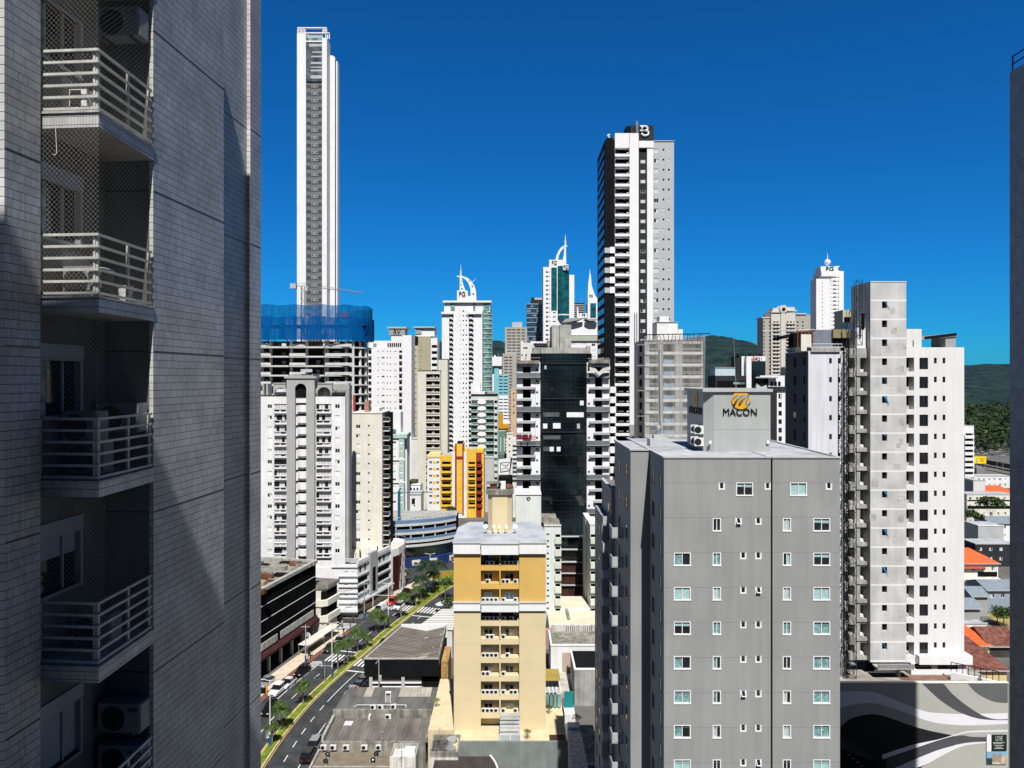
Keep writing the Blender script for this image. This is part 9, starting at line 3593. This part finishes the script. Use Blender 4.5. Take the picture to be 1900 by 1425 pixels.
# ================================================================ cars
TYRE = mat('tyre_rubber',(0.012,0.012,0.012),rough=0.8)
RIM = mat('wheel_rim',(0.40,0.41,0.42),rough=0.35,metal=0.7)
HEADL = mat('headlamp_glass',(0.70,0.72,0.74),rough=0.1,var=0.02)
TAILL = mat('tail_lamp_red',(0.30,0.01,0.01),rough=0.2)
CARGL = glass('car_glass',(0.010,0.012,0.015),rough=0.05,spec=0.6)
CM = {}
def car_meshes(kind,paint):
    key = (kind,paint.name)
    if key in CM: return CM[key]
    tall = {'car': 1.45,'suv': 1.66,'van': 1.95}[kind]
    L,hw = {'car': (4.3,0.86),'suv': (4.4,0.9),'van': (4.7,0.92)}[kind]
    belt = tall * 0.60
    # (y, half width, bottom, top) front at -y
    sec = [(-L / 2,hw * 0.72,0.38,0.62),(-L / 2 + 0.12,hw * 0.90,0.26,belt * 0.80),(-L * 0.36,hw,0.22,belt * 0.93),(-L * 0.20,hw,0.22,belt),(L * 0.30,hw,0.22,belt),(L * 0.44,hw * 0.97,0.24,belt * (0.98 if kind != 'car' else 0.93)),(L / 2 - 0.08,hw * 0.90,0.30,belt * 0.9),(L / 2,hw * 0.74,0.42,belt * 0.78)]
    b = MB()
    def ring(s_):
        y,w_,z0,z1 = s_
        r = 0.10
        return [(-w_ + r,y,z0),(w_ - r,y,z0),(w_,y,z0 + r),(w_,y,z1 - r * 1.2),(w_ - r * 1.4,y,z1),(-w_ + r * 1.4,y,z1),(-w_,y,z1 - r * 1.2),(-w_,y,z0 + r)]
    rs = [ring(s_) for s_ in sec]
    for a,c in zip(rs,rs[1:]):
        for i in range(8):
            j = (i + 1) % 8
            b.face([a[i],a[j],c[j],c[i]],paint,True)
    b.face(rs[0][::-1],paint)
    b.face(rs[-1],paint)
    # roof and pillars
    yf0,yf1,yr1,yr0 = {'car': (-L * 0.20,-L * 0.04,L * 0.22,L * 0.40),'suv': (-L * 0.20,-L * 0.06,L * 0.36,L * 0.46),'van': (-L * 0.30,-L * 0.16,L * 0.44,L * 0.48)}[kind]
    wt,wb = hw * 0.74,hw * 0.93
    T = [(-wt,yf1,tall),(wt,yf1,tall),(wt,yr1,tall),(-wt,yr1,tall)]
    Bt = [(-wb,yf0,belt),(wb,yf0,belt),(wb,yr0,belt),(-wb,yr0,belt)]
    e = 0.02
    b.face([(p[0],p[1],p[2] + e) for p in T],paint)
    for i in range(4):
        j = (i + 1) % 4
        b.face([T[i],T[j],(T[j][0],T[j][1],T[j][2] + e),(T[i][0],T[i][1],T[i][2] + e)],paint)
    body = b.mesh('body')
    gb = MB()
    for i in range(4):
        j = (i + 1) % 4
        gb.face([Bt[i],Bt[j],T[j],T[i]],CARGL if not (kind == 'van' and i in (1,2,3)) else paint)
    glass_ = gb.mesh('windows')
    pb = MB()
    for sx in (-1,1):
        for t in (0.36,0.66):
            y0,y1 = yf0 + (yr0 - yf0) * t,yf1 + (yr1 - yf1) * t
            pb.face([(sx * (wb + 0.006),y0 - 0.05,belt),(sx * (wb + 0.006),y0 + 0.05,belt),(sx * (wt + 0.006),y1 + 0.05,tall),(sx * (wt + 0.006),y1 - 0.05,tall)][::sx],paint)
    pill = pb.mesh('pillars')
    wb_ = MB()
    wb_.tube((-0.1,0,0),(0.1,0,0),0.32,TYRE,14)
    wheel = wb_.mesh('wheel')
    rb_ = MB(); rb_.tube((-0.105,0,0),(0.105,0,0),0.2,RIM,10)
    rim = rb_.mesh('rim')
    hb = MB(); hb.box(-0.17,0.17,-0.05,0.05,-0.07,0.07,HEADL)
    tb_ = MB(); tb_.box(-0.14,0.14,-0.04,0.04,-0.09,0.09,TAILL)
    gbm = MB(); gbm.box(-hw * 0.42,hw * 0.42,-0.03,0.03,-0.09,0.09,CHAR)
    CM[key] = (body,glass_,pill,wheel,rim,hb.mesh('headlight'),tb_.mesh('tail_light'),gbm.mesh('grille'),L,hw,belt)
    return CM[key]
def car(label,px,py,paint,kind='car',flip=False,rot=None,name='parked_car',z=0.012):
    p = gp(px,py,z + 0.7)
    y = p[1]
    dx = smx(y + 1) - smx(y - 1)
    a = -math.atan2(dx,2) if rot is None else rot
    if flip: a += math.pi
    r = thing(name,label,'car',(p[0],p[1],z),a,'cars on the avenue')
    body,gl_,pill,wheel,rim,hl,tl,gm,L,hw,belt = car_meshes(kind,paint)
    put('body',body,r)
    put('windows',gl_,r)
    put('pillars',pill,r)
    for sx in (-1,1):
        for sy in (-0.31,0.30):
            wh = put('wheel',wheel,r,(sx * (hw - 0.09),sy * L,0.32))
            put('rim',rim,wh)
        put('headlight',hl,r,(sx * hw * 0.64,-L / 2 + 0.07,belt * 0.72))
        put('tail_light',tl,r,(sx * hw * 0.66,L / 2 - 0.03,belt * 0.8))
    put('grille',gm,r,(0,-L / 2 - 0.002,belt * 0.6))
CPW = mat('car_white',(0.78,0.78,0.79),rough=0.25,var=0.02,coat=0.6)
CPB = mat('car_black',(0.008,0.008,0.010),rough=0.2,var=0.1,coat=0.8)
CPS = mat('car_silver',(0.36,0.38,0.39),rough=0.3,var=0.03,metal=0.4,coat=0.6)
CPR = mat('car_red',(0.48,0.012,0.015),rough=0.25,var=0.03,coat=0.7)
CPL = mat('car_blue',(0.03,0.07,0.14),rough=0.25,var=0.05,coat=0.7)
CPG = mat('car_grey',(0.06,0.065,0.07),rough=0.25,var=0.05,coat=0.7)
car('white suv parked nearest us along the left pavement',514.5,1279,CPW,'suv')
car('white car parked behind the white suv on the left',534,1266,CPW,'car')
car('black suv parked by the nearer crosswalk on the left',561,1244,CPB,'suv')
car('black car driving towards us behind the nearest lamp post',501,1314,CPB,'suv',name='moving_car')
car('silver grey car standing half under the black canopy at the left edge',494,1263.5,CPS,'car')
car('silver car driving towards us near the pedestrian crossing',630,1187,CPS,'car',name='moving_car')
car('black car waiting beside the pale awning on the left',612,1201,CPB,'car')
car('white van parked under the white podium before the far crosswalk',705,1131,CPW,'van')
car('red car parked by the white podium',727,1116,CPR,'suv')
car('white car crossing the far crosswalk towards us',740,1124,CPW,'suv',name='moving_car')
car('black car near the bend beside the podium end',752.5,1097.5,CPB,'car',name='moving_car')
car('black suv parked at the kerb by the tan roof',573,1398,CPB,'suv',flip=True)
car('silver car parked behind the black suv by the long grey roof',586.5,1376,CPS,'suv',flip=True)
car('silver hatchback parked before the brown-roofed shop',655,1279,CPS,'car',flip=True)
car('dark blue car parked behind the silver hatchback',667,1269,CPL,'car',flip=True)
car('dark grey suv parked at the black shopfront corner',677,1260,CPG,'suv',flip=True)
aw = thing('pale_awning','long low pale awning roof stretched over the left pavement','awning',(-46.0,150.5,0),-0.2)
b = MB()
b.face([(0,0,2.6),(2.3,0,2.4),(3.2,13.5,2.4),(1.2,13.5,2.6)],mat('awning_cloth',(0.66,0.62,0.56),var=0.05))
b.face([(1.2,13.5,2.57),(3.2,13.5,2.37),(2.3,0,2.37),(0,0,2.57)],mat('awning_cloth',(0.66,0.62,0.56)))
b.build('cloth',aw)
b = MB()
for (x,y) in ((0.1,0.2),(2.2,0.2),(3.1,13.2),(1.3,13.2),(2.7,6.8)): b.tube((x,y,0),(x,y,2.45),0.05,GALV,6)
b.build('posts',aw)
r = thing('orange_barrier','orange and yellow street barrier post at the left pavement edge','barrier',gp(495,1288,0.02))
b = MB(); b.box(-0.12,0.12,-0.12,0.12,0,1.8,mat('barrier_orange',(0.75,0.33,0.02))); b.build('post',r)
b = MB(); b.box(-1.5,-0.13,-0.1,0.1,0.2,1.2,CHAR); b.build('panel',r)

# ================================================================ people
SKIN = mat('skin',(0.42,0.26,0.18),var=0.05)
HAIR = mat('dark_hair',(0.015,0.012,0.010))
PM = {}
def person_mesh(shirt,trou,arms,stride):
    key = (shirt.name,trou.name,arms,stride)
    if key in PM: return PM[key]
    V = [(0,0,0.95),(0,0.01,1.15),(0,0,1.38),(0,0,1.50),(0,-0.01,1.60),(0,-0.02,1.70)]
    Rd = [0.14,0.125,0.15,0.055,0.085,0.075]
    E = [(0,1),(1,2),(2,3),(3,4),(4,5)]
    def add(p,r,pa):
        V.append(p); Rd.append(r); E.append((pa,len(V) - 1)); return len(V) - 1
    for sx in (-1,1):
        st_ = stride * sx
        h = add((sx * 0.09,0,0.90),0.095,0)
        k2 = add((sx * 0.10,-0.10 * st_ - 0.02,0.50),0.062,h)
        a = add((sx * 0.10,0.06 * st_ + 0.10 * abs(stride) * (0 if sx > 0 else 1),0.09),0.042,k2)
        add((sx * 0.11,a * 0 - 0.14 + 0.05 * st_,0.045),0.038,a)
        s_ = add((sx * 0.19,0,1.42),0.06,2)
        if arms == 'up':
            e = add((sx * 0.26,-0.18,1.28),0.042,s_); hnd = add((sx * 0.16,-0.40,1.32),0.032,e)
        else:
            e = add((sx * 0.25,0.05 * st_ + 0.03,1.14),0.043,s_); hnd = add((sx * 0.25,-0.08 + 0.1 * st_,0.90),0.033,e)
        for j in range(4): add((V[hnd][0] + sx * 0.012 * (j - 1.5),V[hnd][1] - 0.03,V[hnd][2] - 0.085 + 0.006 * abs(j - 1.4)),0.009,hnd)
        add((V[hnd][0] - sx * 0.03,V[hnd][1] - 0.05,V[hnd][2] - 0.04),0.010,hnd)
    me = bpy.data.meshes.new('tmp')
    me.from_pydata(V,E,[])
    o = bpy.data.objects.new('tmp',me)
    C.objects.link(o)
    o.modifiers.new('s','SKIN')
    for i,v in enumerate(me.skin_vertices[0].data):
        v.radius = (Rd[i] * (1.25 if i in (0,1,2) else 1),Rd[i] * (0.8 if i in (0,1,2) else 1))
        v.use_root = i == 0
    sb = o.modifiers.new('d','SUBSURF')
    sb.levels = 2
    bpy.context.view_layer.update()
    out = bpy.data.meshes.new_from_object(o.evaluated_get(bpy.context.evaluated_depsgraph_get()))
    bpy.data.objects.remove(o)
    out.materials.clear()
    for m in (SKIN,shirt,trou,HAIR,CHAR): out.materials.append(m)
    for p in out.polygons:
        z,x = p.center.z,abs(p.center.x)
        i = 0
        if z < 0.10: i = 4
        elif z < 0.98 and x < 0.19: i = 2
        elif z < 1.48 and not (x > 0.2 and z < 1.12) and not (arms == 'up' and p.center.y < -0.24): i = 1
        elif z > 1.66 or (z > 1.56 and p.center.y > 0.02): i = 3
        p.material_index = i
        p.use_smooth = True
    out.name = 'body'
    PM[key] = out
    return out
CLW = mat('white_cloth',(0.66,0.66,0.66)); CLB = mat('black_cloth',(0.014,0.014,0.016)); CLN = mat('navy_cloth',(0.02,0.035,0.09)); CLO = mat('orange_cloth',(0.70,0.20,0.02)); CLG = mat('grey_cloth',(0.16,0.16,0.16)); CLT = mat('tan_cloth',(0.42,0.28,0.18))
def person(label,loc,shirt,trou,rot,arms='down',stride=0.0):
    o = put('person',person_mesh(shirt,trou,arms,stride),None,loc,rot)
    tag(o,label,'person')
person('pedestrian in a pale top walking on the side street crossing',gp(634.7,1164,0.02),CLT,CLB,0.3,stride=1.2)
person('pedestrian all in dark clothes walking at the corner kerb',gp(650,1163,0.1),CLB,CLN,1.2,stride=1.0)
person('pedestrian in dark clothes standing close to the podium corner',gp(655.5,1156,0.1),CLB,CLB,-0.6)
person('pedestrian in black stepping off behind the silver car',gp(637.5,1178,0.1),CLB,CLG,0.2,stride=1.2)
person('person in black standing by the blue pole foot on the left pavement',gp(575,1222,0.13),CLB,CLB,2.2,stride=0.6)
person('person in a bright orange shirt standing beside the silver hatchback',gp(663.5,1288,0.02),CLO,CLN,0.4)
person('worker in white overalls on the red platform, right of two',(X(980.5,183),183.0,Z(815.5,183) + 0.08),CLW,CLW,3.0,arms='up')
person('worker in white shirt bending at the left of the red platform',(X(968.5,183),183.0,Z(815.5,183) + 0.08),CLW,CLG,2.6,arms='up',stride=0.5)
person('worker in grey standing on the podium deck by the slanting parapet',(X(1812,103),102.3,14.66),CLG,CLB,2.4,stride=0.5)
